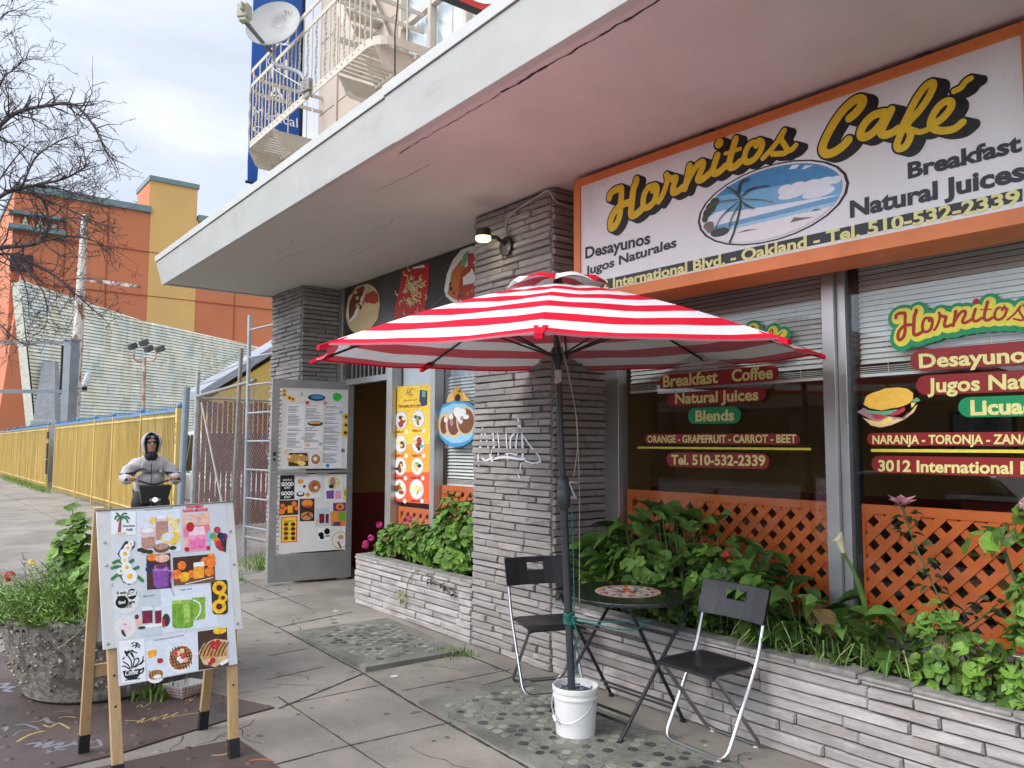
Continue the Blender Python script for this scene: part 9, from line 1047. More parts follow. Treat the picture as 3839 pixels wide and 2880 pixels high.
for z0,z1 in((2.82,3.02),(2.62,2.72),(2.70,2.86)):
    P=[(-14.15+i*.3,4.02+.0,z0+(z1-z0)*i/9-.02*math.sin(PI*i/9)) for i in range(10)];b.tube(P,.004,4)
    for i in range(20): x=-14.1+i*.14;z=z0+(z1-z0)*(i*.14)/2.75;b.tube([(x-.012,4.0,z-.018),(x+.012,4.04,z+.018)],.003,4);b.tube([(x+.012,4.0,z-.018),(x-.012,4.04,z+.018)],.003,4)
b.build('barbed_wire',M_wire,cf)
cg=thing('chain_link_gate','tall narrow grey pipe gate panel with rungs beside the stone pillar','gate',(-10.9,3.95,0))
pipe((-11.30,3.93,0),(-11.36,3.93,3.475),.030,cg,'post');pipe((-10.57,4.0,0),(-10.52,4.0,3.475),.030,cg,'post')
for k in range(8): pipe((-11.31,3.93,.42+k*.405),(-10.56,4.0,.42+k*.405),.014,cg,'rung')
b=MB();mesh_plane(b,(-11.28,3.94,0),(.72,.06,0),.70,.25,2.45);b.tube([(-11.28,3.94,.27),(-10.58,4.0,.27)],.03,6);b.build('wire_mesh',M_wire,cg)
rs=thing('slat_fence','chain link fence laced with dark red privacy slats behind the gate','fence',(-15.3,6.5,0));b=MB();y=4.35;rr=random.Random(6)
while y<12:
    b.bx(-15.31,-15.30,y,y+.075,.05,2.42+rr.uniform(-.04,.02));y+=.098
o=b.build('slat_panel',pm('dark red slats',(.23,.04,.036),.6,.25,5),rs);b=MB();mesh_plane(b,(-15.27,4.3,0),(0,1,0),6,.05,2.45,.11,.0017);b.tube([(-15.28,4.3,2.46),(-15.28,12,2.46)],.024);b.build('wire_mesh',M_wire,rs)
# ------------------------------------------------------------------ yard behind the fence
gh=thing('yellow_shed','yellow gabled building with dark grey roof edge behind the red slats','building',(-21,9.5,0));b=MB()
b.prism([(-20,6.0,0),(-20,12,0),(-20,12,6.9),(-20,6.0,2.75)],(-1.2,0,0));b.build('wall',pm('yellow stucco',(.62,.42,.11),.8,.08,3),gh)
b=MB();b.prism([(-19.9,5.74,2.72),(-19.9,12,7.05),(-19.9,12,7.30),(-19.9,5.74,2.92)],(-1.5,0,0));b.build('roof',pm('slate roof edge',(.30,.32,.36),.7,.15,4),gh)
b=MB();b.bx(-19.99,-19.90,5.7,6.25,2.35,2.62);b.bx(-19.99,-19.93,5.0,12,1.62,1.86,1);b.build('wall_sign',[pm('grey board',(.35,.36,.33),.7),pm('blue band',(.12,.25,.55),.6)],gh)
def car(name,lab,loc,rz,col,L_=4.5,H_=1.45,W_=1.78,group=None):
    t=thing(name,lab,'car',(0,0,0),group=group);h=W_/2
    lo=[(-L_/2,.35),(-L_/2+.05,.62),(-L_/2+.12,.92),(-L_/2+1.0,.98),(L_/2-1.35,.95),(L_/2-.25,.78),(L_/2,.60),(L_/2-.02,.32)]
    up_=[(-L_/2+.45,.96),(-L_/2+1.15,H_-.04),(-.1,H_),(.45,H_-.04),(L_/2-1.30,.95)]
    def loft(prof,ws):
        b=MB();k=len(prof);vs=[]
        for s in(-1,1): vs+=[(x,s*w_,z) for (x,z),w_ in zip(prof,ws)]
        b.add(vs,[tuple(range(k-1,-1,-1)),tuple(range(k,2*k))]+[(i,(i+1)%k,k+(i+1)%k,k+i) for i in range(k)]);return b
    body_=loft(lo,[h-.06,h,h,h,h,h-.03,h-.12,h-.12]).build('body',col,t,True,bevel=.05);loft(up_,[h-.14,h-.26,h-.27,h-.26,h-.14]).build('cabin',col,t,True,bevel=.05)
    gl=pm('car glass',(.012,.014,.016),.08,.1,3)
    b=MB()
    for s in(-1,1):
        y0,y1=s*(h-.13),s*(h-.235);b.add([(x,y0+(y1-y0)*(z-.98)/(H_-.1-.98)+s*.012,z) for x,z in((-L_/2+.72,1.0),(-L_/2+1.2,H_-.11),(-.15,H_-.09),(-.15,1.0))],[(0,1,2,3)]);b.add([(x,y0+(y1-y0)*(z-.98)/(H_-.1-.98)+s*.012,z) for x,z in((-.05,1.0),(-.05,H_-.09),(.38,H_-.11),(L_/2-1.52,1.0))],[(0,1,2,3)])
    b.build('side_window',gl,t);b=MB();b.add([(L_/2-1.32,-h+.2,.985),(L_/2-1.32,h-.2,.985),(.50,h-.33,H_-.07),(.50,-h+.33,H_-.07)],[(0,1,2,3)]);o=b.build('windscreen',gl,t);o.location.z+=.02;b=MB();b.add([(-L_/2+.47,-h+.2,1.0),(-L_/2+.47,h-.2,1.0),(-L_/2+1.10,h-.33,H_-.08),(-L_/2+1.10,-h+.33,H_-.08)],[(0,1,2,3)]);o=b.build('rear_window',gl,t);o.location.z+=.02
    for x in(-L_/2+.85,L_/2-.85):
        for s in(-1,1):
            b=MB();b.lathe([(.31,-.10),(.32,0),(.30,.02),(.2,.025),(.0001,.015)],(x,s*(h-.05),.32),24,0,Matrix.Rotation(R(-90*s),3,'X'));wh=b.build('wheel',M_dark,t,True);b=MB();b.lathe([(.2,.026),(.19,.034),(.05,.03),(.0001,.04)],(x,s*(h-.05),.32),16,0,Matrix.Rotation(R(-90*s),3,'X'));b.build('rim',M_alu,wh,True)
    for s in(-1,1):
        b=MB();b.box((L_/2-.12,s*(h-.32),.68),(.14,.34,.12));b.build('headlight',M_white,t,bevel=.03);b=MB();b.box((-L_/2+.06,s*(h-.3),.78),(.08,.3,.14));b.build('tail_light',M_redf,t,bevel=.02);b=MB();b.box((L_/2-1.45,s*(h+.04),.98),(.12,.16,.1));b.build('mirror',col,t,bevel=.03)
    t.location=loc;t.rotation_euler=(0,0,rz);return t
car('parked_van','white van parked behind the yellow gate and grey post',(-18.6,5.9,0),R(4),pm('white car paint',(.68,.68,.68),.25,.03,3,coat=.5),4.8,1.9,1.9)
car('parked_car','black sedan parked at the kerb and mirrored in the right shop window',(-4.3,-2.1,-.15),0,pm('black car paint',(.02,.021,.024),.18,.1,3,coat=.6))
# pale lapped mural wall
B0,hh=V((-39.58,4.48,0)),V((-.562,.826,0));nn2=V((hh.y,-hh.x,0))
mw=thing('mural_wall','pale green lapped board wall with faded mural patches in front of the orange block','wall',(-33,8,0))
topz=[(-1.14,8.60),(2.22,8.26),(5.65,7.91),(9.72,7.82),(14.9,7.75),(17.5,7.57)]
def tz(u_):
    for (a,za),(b_,zb) in zip(topz,topz[1:]):
        if u_<=b_: return za+(zb-za)*(u_-a)/(b_-a)
    return topz[-1][1]
def lx(z): return -1.14*max(0,(z-2.4)/6.2)**1.15 if z>2.4 else 0
def rx_(z): return 17.5 if z>=7.36 else max(10.3,17.5-(7.36-z)*2.45)
b=MB();z=.2;bh=.154
while z<8.6:
    zt=z+bh;l=lx(z)
    if z<7.5:
        r_=rx_(z);ends=(l,r_)
    else:
        u_=17.5
        while u_>l and tz(u_)<z: u_-=.05
        ends=(l,u_)
    if ends[1]-ends[0]>.1:
        n_=24
        for i in range(n_):
            u0,u1=ends[0]+(ends[1]-ends[0])*i/n_,ends[0]+(ends[1]-ends[0])*(i+1)/n_
            f=lambda u_,z_,d:B0+hh*u_+nn2*d+V((0,0,min(z_,max(z+.004,tz(u_)))))
            b.add([f(u0,z,.055),f(u1,z,.055),f(u1,zt-.024,.004),f(u0,zt-.024,.004),f(u0,z,0),f(u1,z,0)],[(0,1,2,3),(1,0,4,5)])
    z=zt
b.add([B0+hh*u_+nn2*d+V((0,0,z)) for d in(-.02,-.5) for u_,z in((0,0),(10.3,0),(10.3,4.4),(17.4,7.3),(17.4,7.5),(5.6,7.85),(-1.05,8.5),(0,2.4))],[tuple(range(7,-1,-1)),tuple(range(8,16))],1);o_=len(b.v)-16;q8=[(o_+i,o_+(i+1)%8,o_+8+(i+1)%8,o_+8+i) for i in range(8)];b.f+=q8;b.m+=[2]*8
M_mur=pm('faded mural boards',(.93,.93,.78),.75,.1,2,.1,30);nt=M_mur.node_tree;L=nt.links.new;bs=nt.nodes['Principled BSDF'];src=bs.inputs['Base Color'].links[0].from_socket
tcm=nn(nt,'ShaderNodeTexCoord')
for scl,lo,hi,col,seed in(((.8,.8,.5),.54,.58,(.62,.76,.80),3),((.9,.9,.4),.55,.60,(.74,.66,.46),9),((1.3,1.3,.55),.53,.58,(.54,.57,.42),17),((2.4,2.4,1.6),.58,.61,(.84,.86,.78),21)):
    mpn=nn(nt,'ShaderNodeMapping');mpn.inputs['Scale'].default_value=scl;mpn.inputs['Location'].default_value=(seed,seed*.7,seed*.3);vo=nn(nt,'ShaderNodeTexNoise',i_Scale=1.6,i_Detail=2.);L(tcm.outputs['Object'],mpn.inputs[0]);sn=nn(nt,'ShaderNodeVectorMath',operation='SNAP');sn.inputs[1].default_value=(.22,.22,.13);L(mpn.outputs[0],sn.inputs[0]);L(sn.outputs[0],vo.inputs['Vector'])
    mr=nn(nt,'ShaderNodeMapRange');mr.inputs[1].default_value=lo;mr.inputs[2].default_value=hi;mr.inputs[4].default_value=.5;L(vo.outputs['Fac'],mr.inputs[0]);mm=nn(nt,'ShaderNodeMix',data_type='RGBA');L(mr.outputs[0],mm.inputs[0]);L(src,mm.inputs[6]);mm.inputs[7].default_value=(*col,1);src=mm.outputs[2]
L(src,bs.inputs['Base Color']);b.build('boards',[M_mur,pm('wall back',(.07,.07,.06),.9),pm('wall edge trim',(.60,.60,.50),.8)],mw)
# orange block and mustard tower
ob2=thing('orange_building','big terracotta orange block with teal roof trim beyond the mural wall','building',(-75,20,0))
M_or=pm('terracotta stucco',(.58,.19,.085),.85,.06,.25,.1,12,stain=(.5,.5,.7,(.53,.19,.095)));M_mu=pm('mustard stucco',(.70,.43,.15),.85,.05,.3);M_teal=pm('teal trim',(.17,.245,.255),.6,.08,2);M_line=pm('stucco joint',(.34,.10,.04),.9)
b=MB();b.bx(-60,-90,5.0,60,0,18.3);b.build('wall',M_or,ob2)
b=MB();b.bx(-59.96,-60.2,13.35,16.65,0,18.3);b.bx(-59.97,-64,13.25,16.55,18.3,20.7);b.build('tower',M_mu,ob2)
b=MB();b.bx(-60.0,-64,13.23,13.245,18.3,20.7);b.build('tower_side',M_or,ob2)
b=MB();b.bx(-59.8,-90,4.9,13.35,18.3,18.75);b.bx(-59.8,-90,16.66,60,18.3,18.75);b.bx(-59.85,-64.1,13.15,16.65,20.7,21.05);b.build('cornice',M_teal,ob2)
b=MB()
for z in(5.2,9,12.2,15.4): b.bx(-59.94,-60.0,5.0,60,z,z+.06)
for y in(8,10.6,19.5,23,27): b.bx(-59.945,-60.0,y,y+.06,0,18.3)
b.build('joint',M_line,ob2)
b=MB();b.bx(-59.6,-60.1,4.9,6.2,12.9,14.0);b.build('window',pm('dark red glass',(.06,.012,.012),.2,.2,1),ob2)
b=MB();b.bx(-59.3,-60.2,4.7,8.0,15.6,15.9);b.bx(-59.3,-60.2,4.7,8.0,16.6,16.8,1)
for k in range(7): y=5+k*.42;b.prism([(-59.6,y,15.9),(-59.6,y+.42,15.9),(-59.6,y+.21,16.6)],(-.1,0,0),2 if k%2 else 3)
b.build('balcony',[M_teal,M_teal,pm('cream paint',(.7,.62,.42),.7),M_or],ob2)
b=MB();b.prism([(-58.5,4.35,0),(-58.5,6.5,0),(-58.5,6.3,12.6),(-58.5,5.5,12.6)],(-1.4,0,0));b.build('pier',M_or,ob2)
ol=thing('concrete_pier','grey tapered concrete foot at the near end of the mural wall','pier',(-39.7,4.6,0));b=MB();b.lathe([(.75,0),(.70,2.6),(.60,2.62),(.35,5.2)],(-39.5,4.95,0),4,0,Matrix.Rotation(R(20),3,'Z'));b.build('pier',pm('grey concrete base',(.34,.36,.38),.8),ol)
# steel column with bars, tall flaking pole, flood lights
rv=V((-.612,-.79,0));fvv=V((-.79,.612,0));cs=thing('steel_column','wide grey steel column with two horizontal bars behind the yellow fence','column',(-36,5.25,0));M_gs=pm('grey steel',(.22,.24,.265),.55,.12,2)
b=MB();b.box((-36.1,5.25,2.9),(.34,.46,5.8),0,R(38));b.box((-36.1,5.25,5.83),(.42,.54,.1),0,R(38));b.build('column',M_gs,cs)
for z in(5.72,3.72):
    b=MB();p=V((-36.2,5.05,z));q=p+rv*4.6;b.tube([p,q],.10,4);b.build('bar',M_gs,cs)
b=MB();b.tube([V((-36.3,4.95,3.6)),V((-36.3,4.95,5.6))],.05,6);b.build('cable_box',M_dark,cs)
lf2=thing('area_light','pale grey cobra head light fixed to the grey steel column','lamp',(-35.6,5.7,4));b=MB();b.tube([(-35.9,5.5,3.86),(-35.6,5.75,3.9)],.04,6);b.build('arm',M_gs,lf2);b=MB();b.box((-35.6,5.78,4.2),(.2,.26,.62),0,0,Matrix.Rotation(R(-14),3,'X'));b.build('head',pm('pale grey casing',(.55,.57,.57),.5),lf2,bevel=.08);b=MB();b.box((-35.6,5.7,3.82),(.14,.18,.14));b.build('sensor',M_dark,lf2)
tp_=thing('flaking_pole','tall white pole with rusty flaking paint and a side arm behind the steel column','pole',(-37.5,5.6,0));M_fl2=pm('flaking white paint',(.66,.60,.53),.7,.08,1,.2,20,stain=(1.6,.5,.56,(.30,.13,.07)),stretch=(3,3,1))
b=MB();b.tube([(-37.4,5.62,0),(-37.1,5.60,5.6),(-36.9,5.62,11.3)],[.24,.21,.13],12);b.build('pole',M_fl2,tp_,True);b=MB();p=V((-37.0,5.6,8.55));b.tube([p,p-rv*2.5+V((0,0,-.32))],.10,4);b.build('arm',pm('rusty white arm',(.60,.54,.48),.7,.2,3,stain=(2.5,.46,.54,(.16,.07,.05))),tp_)
fp=thing('flood_light_pole','thin rusty pole carrying four small flood lights above the yellow fence','lamp post',(-28,6.25,0));b=MB();b.tube([(-28,6.30,0),(-28,6.22,4.45)],[.07,.05],8)
b.tube(smoothline([V((-28,6.22,4.35))+rv*.36+V((0,0,.35)),V((-28,6.22,4.35))+rv*.33+V((0,0,.05)),V((-28,6.22,4.35)),V((-28,6.22,4.35))-rv*.33+V((0,0,.05)),V((-28,6.22,4.35))-rv*.36+V((0,0,.35))]),.03,6);b.build('pole',pm('rusty cream pole',(.50,.36,.27),.8,.2,3,stain=(4,.5,.6,(.28,.13,.08))),fp,True)
for dx,dz in((.42,.50),(.05,.62),(-.12,.42),(-.5,.42)):
    b=MB();b.box(V((-28,6.22,4.35))+rv*dx+V((0,0,dz)),(.2,.26,.2),0,.3,Matrix.Rotation(R(25),3,'X'));b.build('flood_light',pm('flood casing',(.09,.09,.09),.5),fp,bevel=.02)
# ------------------------------------------------------------------ bare street tree at the kerb
def bare_tree(name,lab,trunk,limbs,seed,ntw=1,dens=1.,rt_=.0135,parent=None):
    rr=random.Random(seed);t=thing(name,lab,'tree',trunk[0]);b=MB();b.tube(smoothline(trunk),[.13-.07*i/(len(trunk)*5) for i in range(len(smoothline(trunk)))],10);b.build('trunk',M_bark,t,True)
    b=MB()
    def twig(p,d,l,r,dep):
        n=max(3,int(l/.07));P=[V(p)];dd=V(d).normalized()
        for i in range(n):
            dd=(dd+V((rr.gauss(0,.17),rr.gauss(0,.17),rr.gauss(0,.15)))).normalized();P.append(P[-1]+dd*(l/n))
        b.tube(P,[max(.0022,r*(1-.75*i/n)) for i in range(n+1)],5 if r>.006 else 4,cap=False)
        for i in range(1,n+1):
            if dep<4 and rr.random()<(.62 if dep<2 else .42)*dens:
                a=V((rr.gauss(0,1),rr.gauss(0,1),rr.gauss(.1,1))).normalized();nd=(dd*.75+a*.85).normalized();twig(P[i],nd,l*rr.uniform(.35,.62),r*.55,dep+1)
            if rr.random()<.35:    # spur
                a=V((rr.gauss(0,1),rr.gauss(0,1),rr.gauss(.2,1))).normalized();b.tube([P[i],P[i]+a*rr.uniform(.012,.035)],[.0035,.002],3,cap=False)
    for L_,r in limbs:
        P=smoothline(L_,6);k=len(P);b.tube(P,[r*.72*(1-.72*i/k) for i in range(k)],7)
        for i in range(2,k):
            d=(P[min(i+1,k-1)]-P[i-1]).normalized()
            for q in range(ntw):
                if rr.random()<.8*dens:
                    a=V((rr.gauss(0,1),rr.gauss(0,1),rr.gauss(.05,1))).normalized();twig(P[i],d*.8+a*.9,rr.uniform(.22,.62)*(1.1-.4*i/k),r*.24*(1-.5*i/k)+.0018,1)
    b.build('crown',M_bark,t);return t
T0=[(-11.9,-.35,0),(-11.88,-.33,1.3),(-11.8,-.25,2.6),(-11.7,-.1,3.4)]
bare_tree('bare_tree','bare leafless street tree with dark tangled twigs at the left edge','x' and T0,[
 ([(-11.7,-.1,3.4),(-11.45,.3,4.4),(-11.25,.55,5.1),(-11.1,.74,5.43),(-10.95,.9,5.59),(-10.74,1.17,5.67),(-10.55,1.42,5.69),(-10.40,1.62,5.45),(-10.30,1.78,5.08)],.05),
 ([(-11.7,-.1,3.4),(-11.45,.35,4.1),(-11.15,.78,4.57),(-10.99,.98,4.67),(-10.85,1.15,4.72),(-10.66,1.40,4.80),(-10.5,1.6,4.95)],.045),
 ([(-11.7,-.1,3.4),(-11.5,.35,3.75),(-11.19,.81,3.95),(-10.92,1.16,4.01),(-10.81,1.26,4.21),(-10.82,1.21,4.54)],.055),
 ([(-11.7,-.1,3.4),(-11.5,.4,3.8),(-11.19,.82,3.88),(-11.02,1.05,3.82),(-10.81,1.35,3.62),(-10.68,1.53,3.43),(-10.48,1.83,3.12)],.032),
 ([(-11.3,.5,4.9),(-11.06,.71,5.9),(-10.95,.83,6.1),(-10.84,.96,6.25)],.020),
 ([(-11.2,.5,5.8),(-11.02,.67,6.7),(-10.86,.87,6.82)],.016),
 ([(-10.92,1.16,4.01),(-10.7,1.45,4.1),(-10.52,1.7,4.05),(-10.40,1.88,3.95)],.022),
 ([(-10.95,1.1,4.6),(-10.7,1.4,4.45),(-10.5,1.66,4.3),(-10.36,1.85,4.2)],.020),
 ([(-11.5,.4,3.6),(-11.25,.7,3.2),(-11.05,.95,2.9),(-10.9,1.1,2.75)],.016),
 ([(-10.99,.98,4.67),(-10.9,1.1,5.05),(-10.75,1.3,5.25),(-10.6,1.5,5.35)],.02),
 ([(-10.81,1.26,4.21),(-10.66,1.46,4.32),(-10.5,1.68,4.28)],.016),([(-10.85,1.15,4.72),(-10.6,1.5,4.62),(-10.38,1.80,4.45)],.018),([(-11.4,.5,4.2),(-11.1,.85,4.95),(-10.9,1.05,5.25)],.018),([(-11.05,1.0,3.8),(-10.85,1.25,3.4),(-10.8,1.3,3.05)],.014),([(-11.19,.81,3.95),(-10.95,1.05,3.55),(-10.9,1.12,3.1)],.014)],21,2,.84)
bare_tree('bare_tree','bare street tree across the pavement seen mirrored in the entry window',[(-13.2,-.4,0),(-13.2,-.4,2.0),(-13.15,-.3,3.0)],[
 ([(-13.15,-.3,3.0),(-13.0,.2,3.6),(-12.8,.5,4.0)],.05),([(-13.15,-.3,3.0),(-13.6,-.7,3.9),(-13.9,-1.0,4.6)],.05),([(-13.15,-.3,3.0),(-13.3,.0,4.0),(-13.3,.3,5.0)],.05)],5,1,.7)
# ------------------------------------------------------------------ fire escape balcony
fe=thing('fire_escape','cream iron fire escape balcony with twisted balusters above the canopy','balcony',(-7.9,3.7,5.27))
ZP,YF,YB=5.27,3.2,4.22;XL,XR=-9.61,-6.12;RC=.22
def rail_path(x0,x1,z,r=RC):
    P=[V((x0,YB,z))]
    for j in range(7): a=PI+j*PI/12;P.append(V((x0+r+r*math.cos(a),YF+r+r*math.sin(a),z)))
    for j in range(7): a=-PI/2+j*PI/12;P.append(V((x1-r+r*math.cos(a),YF+r+r*math.sin(a),z)))
    P.append(V((x1,YB,z)));return P
def flat(b,P,hh_,th):
    vs=[];k=len(P)
    for i,p in enumerate(P):
        t=(P[min(i+1,k-1)]-P[max(i-1,0)]).normalized();s=V((-t.y,t.x,0))*th/2;vs+=[p+s+V((0,0,hh_/2)),p-s+V((0,0,hh_/2)),p-s-V((0,0,hh_/2)),p+s-V((0,0,hh_/2))]
    b.add(vs,[(i*4+a,i*4+(a+1)%4,i*4+4+(a+1)%4,i*4+4+a) for i in range(k-1) for a in range(4)]+[(0,1,2,3),(4*k-1,4*k-2,4*k-3,4*k-4)])
b=MB();flat(b,rail_path(XL,XR,ZP),.085,.012)
for i in range(26): p=V((XL+.25+(XR-XL-.5)*i/25,YF-.008,ZP+.01));b.ball(p,.010,6)
b.build('platform_frame',M_steelw,fe)
for x0,x1 in((XL+.03,-8.72),(-6.97,XR-.03)):
    b=MB();x=x0+.03
    while x<x1-.04:
        q=min(x-XL,XR-x-.05);ex=RC-math.sqrt(max(0,RC*RC-max(0,RC-q)**2)) if q<RC else 0
        b.bx(x,x+.030,YF+.02+ex,YB,ZP-.032,ZP-.016);x+=.078
    for y in(YF+.42,YF+.80): b.bx(x0,x1,y,y+.05,ZP-.075,ZP-.0345)
    b.build('grating',M_steelw,fe)
for x in(XL+.10,-8.71,-6.98,XR-.10):
    b=MB();b.prism([(x,YF+.015,ZP-.045),(x,YF+.10,ZP-.20),(x,YF+.16,ZP-.235),(x,YB,ZP-.235),(x,YB,ZP-.045)],(.010,0,0));b.prism([(x,YF+.10,ZP-.20),(x,YF+.16,ZP-.235),(x,YB,ZP-.235),(x,YB,ZP-.245),(x,YF+.155,ZP-.245),(x,YF+.093,ZP-.205)],(.08,0,0));b.build('bracket',M_steelw,fe)
for z in(6.02,6.21):
    b=MB();flat(b,rail_path(XL,XR,z),.045,.014);b.build('rail',M_steelw,fe)
b=MB();n_=30
for i in range(n_):
    x=XL+.14+(XR-XL-.28)*i/(n_-1);y=YF+.0
    if i%2: b.tube([(x,y,ZP+.03),(x,y,6.2)],.0085,6)
    else:   # twisted square bar
        P=[];k=22
        vs=[];r=.0125
        for j in range(k+1):
            z=ZP+.03+(6.02-ZP-.03)*j/k;a=j*.95;vs+=[(x+r*math.cos(a+q*PI/2)+.004*math.cos(a),y+r*math.sin(a+q*PI/2)+.004*math.sin(a),z) for q in range(4)]
        b.add(vs,[(j*4+q,j*4+(q+1)%4,j*4+4+(q+1)%4,j*4+4+q) for j in range(k) for q in range(4)])
for y in(3.5,3.75,4.0): b.tube([(XL,y,ZP+.03),(XL,y,6.2)],.0085,6);b.tube([(XR,y,ZP+.03),(XR,y,6.2)],.0085,6)
b.build('balusters',M_steelw,fe)
b=MB()
for z in(6.02,6.21): b.box((-7.02,3.72,z),(.014,1.0,.045))
b.box((-7.02,3.72,5.62),(.014,1.0,.06));b.build('side_rail',M_steelw,fe)
for y in(3.62,4.10):
    b=MB();p,q=V((-8.55,y,7.6)),V((-7.05,y,5.2));d=(q-p).normalized();s=d.cross(V((0,1,0)))*.07;b.prism([p+s,q+s,q-s,p-s],(0,.012,0));b.build('stair_stringer',M_steelw,fe)
for k in range(9): b=MB();t=(k+.5)/9;b.bx(-8.55+1.5*t-.09,-8.55+1.5*t+.09,3.63,4.10,7.6-2.4*t-.01,7.6-2.4*t+.01);b.build('stair_tread',M_steelw,fe)
b=MB();b.tube([(-7.12,3.55,3.8),(-7.12,3.55,5.2)],.028,8)
for z in(4.55,4.85): b.box((-7.9,3.75,z),(1.55,.02,.035))
for x in(-8.6,-8.2): b.tube([(x,3.75,3.8),(x,3.75,4.9)],.012,6)
b.build('drop_ladder',M_steelw,fe)
# satellite dish
dsh=thing('satellite_dish','grey satellite dish with feed arm clamped to the fire escape rail','satellite dish',(-7.95,3.1,5.6))
dc=V((-8.02,2.93,6.12));dnn=V((.66,-.70,.22)).normalized();dn1=dnn.cross(V((0,0,1))).normalized();dn2=dn1.cross(dnn);mt=Matrix(((dn1.x,dn2.x,dnn.x),(dn1.y,dn2.y,dnn.y),(dn1.z,dn2.z,dnn.z)))
M_dish=pm('dish grey',(.33,.33,.32),.5,.05,4,stain=(6,.6,.75,(.27,.26,.25)))
b=MB();pr=[(.0001,-.045),(.10,-.040),(.20,-.022),(.27,.0),(.29,.008),(.296,.002),(.29,-.008),(.2,-.034),(.1,-.052),(.0001,-.057)];o_=len(b.v);b.lathe(pr,dc,40,0,mt@Matrix.Diagonal((1.06,.97,1)));b.build('reflector',M_dish,dsh,True)
A=Art('ground',.0);A.O,A.u,A.v,A.n=dc-dnn*.012,dn1,dn2,dnn;A.off=.004
if A.u.cross(A.v).dot(dnn)<0: A.u=-A.u
gy=s2l((120,120,118));PALC['dishgrey']=gy
A.text('dishgrey',1,'dish',(-.04,.06),(.16,.12),(-.06,.145),.0,0);A.text('dishgrey',1,'NETWORK',(-.05,.015),(.13,.07),(-.057,.042),.0,0);A.stroke('dishgrey',1,.006,[(-.06,.02),(.04,.0),(.16,.07),(.20,.17)]);A.stroke('dishgrey',1,.005,[(.03,-.03),(.12,-.005),(.118,-.045),(.035,-.07),(.03,-.03)]);A.build('lettering',M_paint,dsh)
lnb=V((-7.95,2.60,6.10));base=V((-8.09,2.96,5.82))
b=MB();b.tube([base+dnn*.02,(base+lnb)/2-V((0,0,.05)),lnb-V((0,0,.09))],[.020,.020,.024],4);b.build('feed_arm',pm('grey arm',(.13,.135,.14),.5),dsh)
b=MB();b.box(lnb,(.12,.11,.15),0,R(40));b.box(lnb+V((.0,0,-.09)),(.09,.085,.05),0,R(40));q=lnb+V((.05,-.035,.02));b.box(q,(.03,.08,.09),0,R(40));b.build('feed_head',pm('beige plastic',(.34,.34,.25),.5,.06,5),dsh,bevel=.012)
mb_=V((-7.62,3.16,5.34));b=MB();b.tube(smoothline([dc-dnn*.06-V((0,0,.03)),base-dnn*.04,base-V((-.02,-.03,.12)),mb_+V((-.20,-.0,.22)),mb_]),.021,10);b.build('mast',pm('mast grey',(.36,.37,.38),.45,.1,5),dsh,True)
b=MB();b.box(mb_,(.16,.05,.12),0,.2);b.box(mb_+V((0,.02,-.1)),(.12,.05,.05),0,.1)
for k in(-.03,.06): b.tube([mb_+V((-.02,-.03,k)),mb_+V((.18,-.06,k-.01))],.005,5)
b.build('clamp',pm('weathered clamp',(.33,.30,.28),.6,.3,20),dsh,bevel=.006)
b=MB();b.tube(smoothline([base,base-V((.05,.0,.12)),mb_+V((-.06,0,.0)),mb_+V((.02,.02,-.14)),mb_+V((.16,-.02,-.20)),mb_+V((.20,.0,-.45)),mb_+V((.22,.02,-1.1))]),.005,5);o=b.build('cable',M_white,dsh,True)
# blue banner
Ob,ub,vb,nb_=[V(q) for q in PLANES['blue']]
bl=thing('blue_banner','tall blue medical office banner with white letters behind the fire escape','banner',(-10,3.7,6.3));b=MB();y0,y1=3.385,4.06
P=[(-10,y0,5.58),(-10,y1,5.80),(-10,y1,9),(-10,y0,9)];b.prism(P,(-.02,0,0));b.prism([(-10,y0,5.58),(-10,y0+.26,5.665),(-10,y0+.18,5.40),(-10,y0+.13,5.25),(-10,y0+.12,5.02),(-10,y0-.005,5.01),(-10,y0-.01,5.3)],(-.02,0,0));b.build('cloth',pm('blue vinyl',PALC['blueb'],.4,.1,1.5,.1,6),bl)
b=MB();b.tube([(-10.01,y0-.03,5.0),(-10.01,y0+.13,5.0)],.02,8);b.tube([(-10.03,4.09,3.8),(-10.03,4.09,9)],.03,8);b.build('banner_pole',M_dark,bl,True)
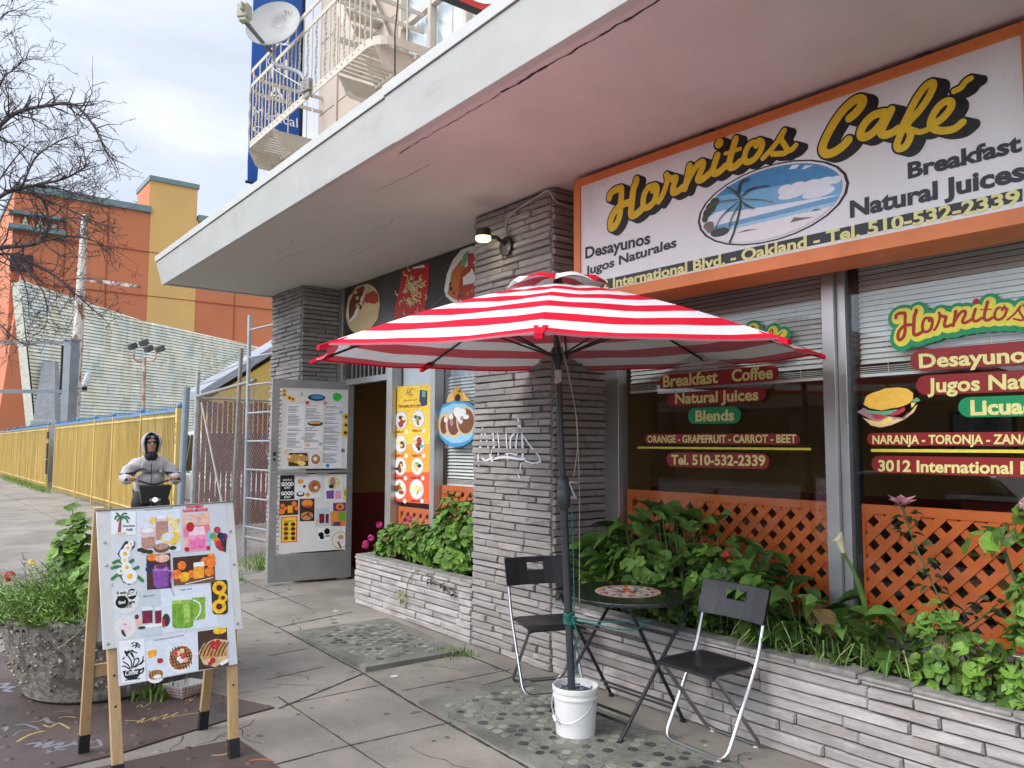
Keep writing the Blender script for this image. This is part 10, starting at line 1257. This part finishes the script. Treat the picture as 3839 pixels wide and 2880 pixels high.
Art('blue',.002).items(ART['blue']).build('lettering',M_paint,bl)
# red blade sign at the top edge
rd_=thing('red_sign','red hanging sign cut off at the top edge beside the fire escape','sign',(-4.3,3.0,4.8));b=MB();b.bx(-4.32,-4.28,2.55,3.75,4.605,6.2);b.build('panel',pm('red sign face',(.50,.03,.03),.4,.06,2),rd_);b=MB();b.bx(-4.325,-4.275,2.53,3.77,4.585,4.604);b.build('edge',M_dark,rd_)
A=Art('ground');A.O,A.u,A.v,A.n=V((-4.279,0,0)),V((0,1,0)),V((0,0,1)),V((1,0,0));A.ell('white',1,(2.98,4.76),.20,.11);A.ell('lettuce',2,(2.98,4.76),.15,.08);A.build('emblem',M_paint,rd_)
b=MB();b.tube([(-5.9,3.1,6.2),(-5.2,2.9,5.2),(-4.9,2.7,4.6),(-4.7,2.6,3.8)],.006,5);o=b.build('wire',M_dark);tag(o,'thin black cable running down past the fire escape to the canopy','cable')
# ------------------------------------------------------------------ far side of the street, which the shop glass mirrors
fa=thing('opposite_building','long dull brick shop row across the street mirrored in the glass','building',(-10,-26,0));b=MB();b.bx(-45,30,-34,-26,-.2,4.6);b.build('wall',pm('dull brick',(.16,.11,.085),.9,.15,1),fa)
for k in range(16):
    b=MB();x=-44+k*4.6;b.bx(x,x+3.4,-26.0,-25.93,.6,3.0);b.build('window',pm('shop window dark',(.03,.033,.036),.15,.1,1) if k==0 else bpy.data.materials['shop window dark'],fa)
b=MB();b.bx(-45,30,-26.15,-25.8,3.5,4.1);b.build('awning_band',pm('band',(.30,.27,.22),.8),fa)
b=MB();b.bx(-7.495,-6.735,4.30,4.305,2.16,2.555);b.build('sky_reflection_panel',pm('pale painted reflection',(.72,.76,.80),.6,.05,3),f2)  # added pale panel standing in for bright sky reflected in the upper pane
b=MB();b.bx(-6.64,-5.305,4.36,4.365,2.05,2.555);b.build('sky_reflection_panel',pm('blue grey painted reflection',(.48,.56,.66),.6,.05,3),f2)  # likewise added, its blue grey colour imitates sky mirrored in the wider pane
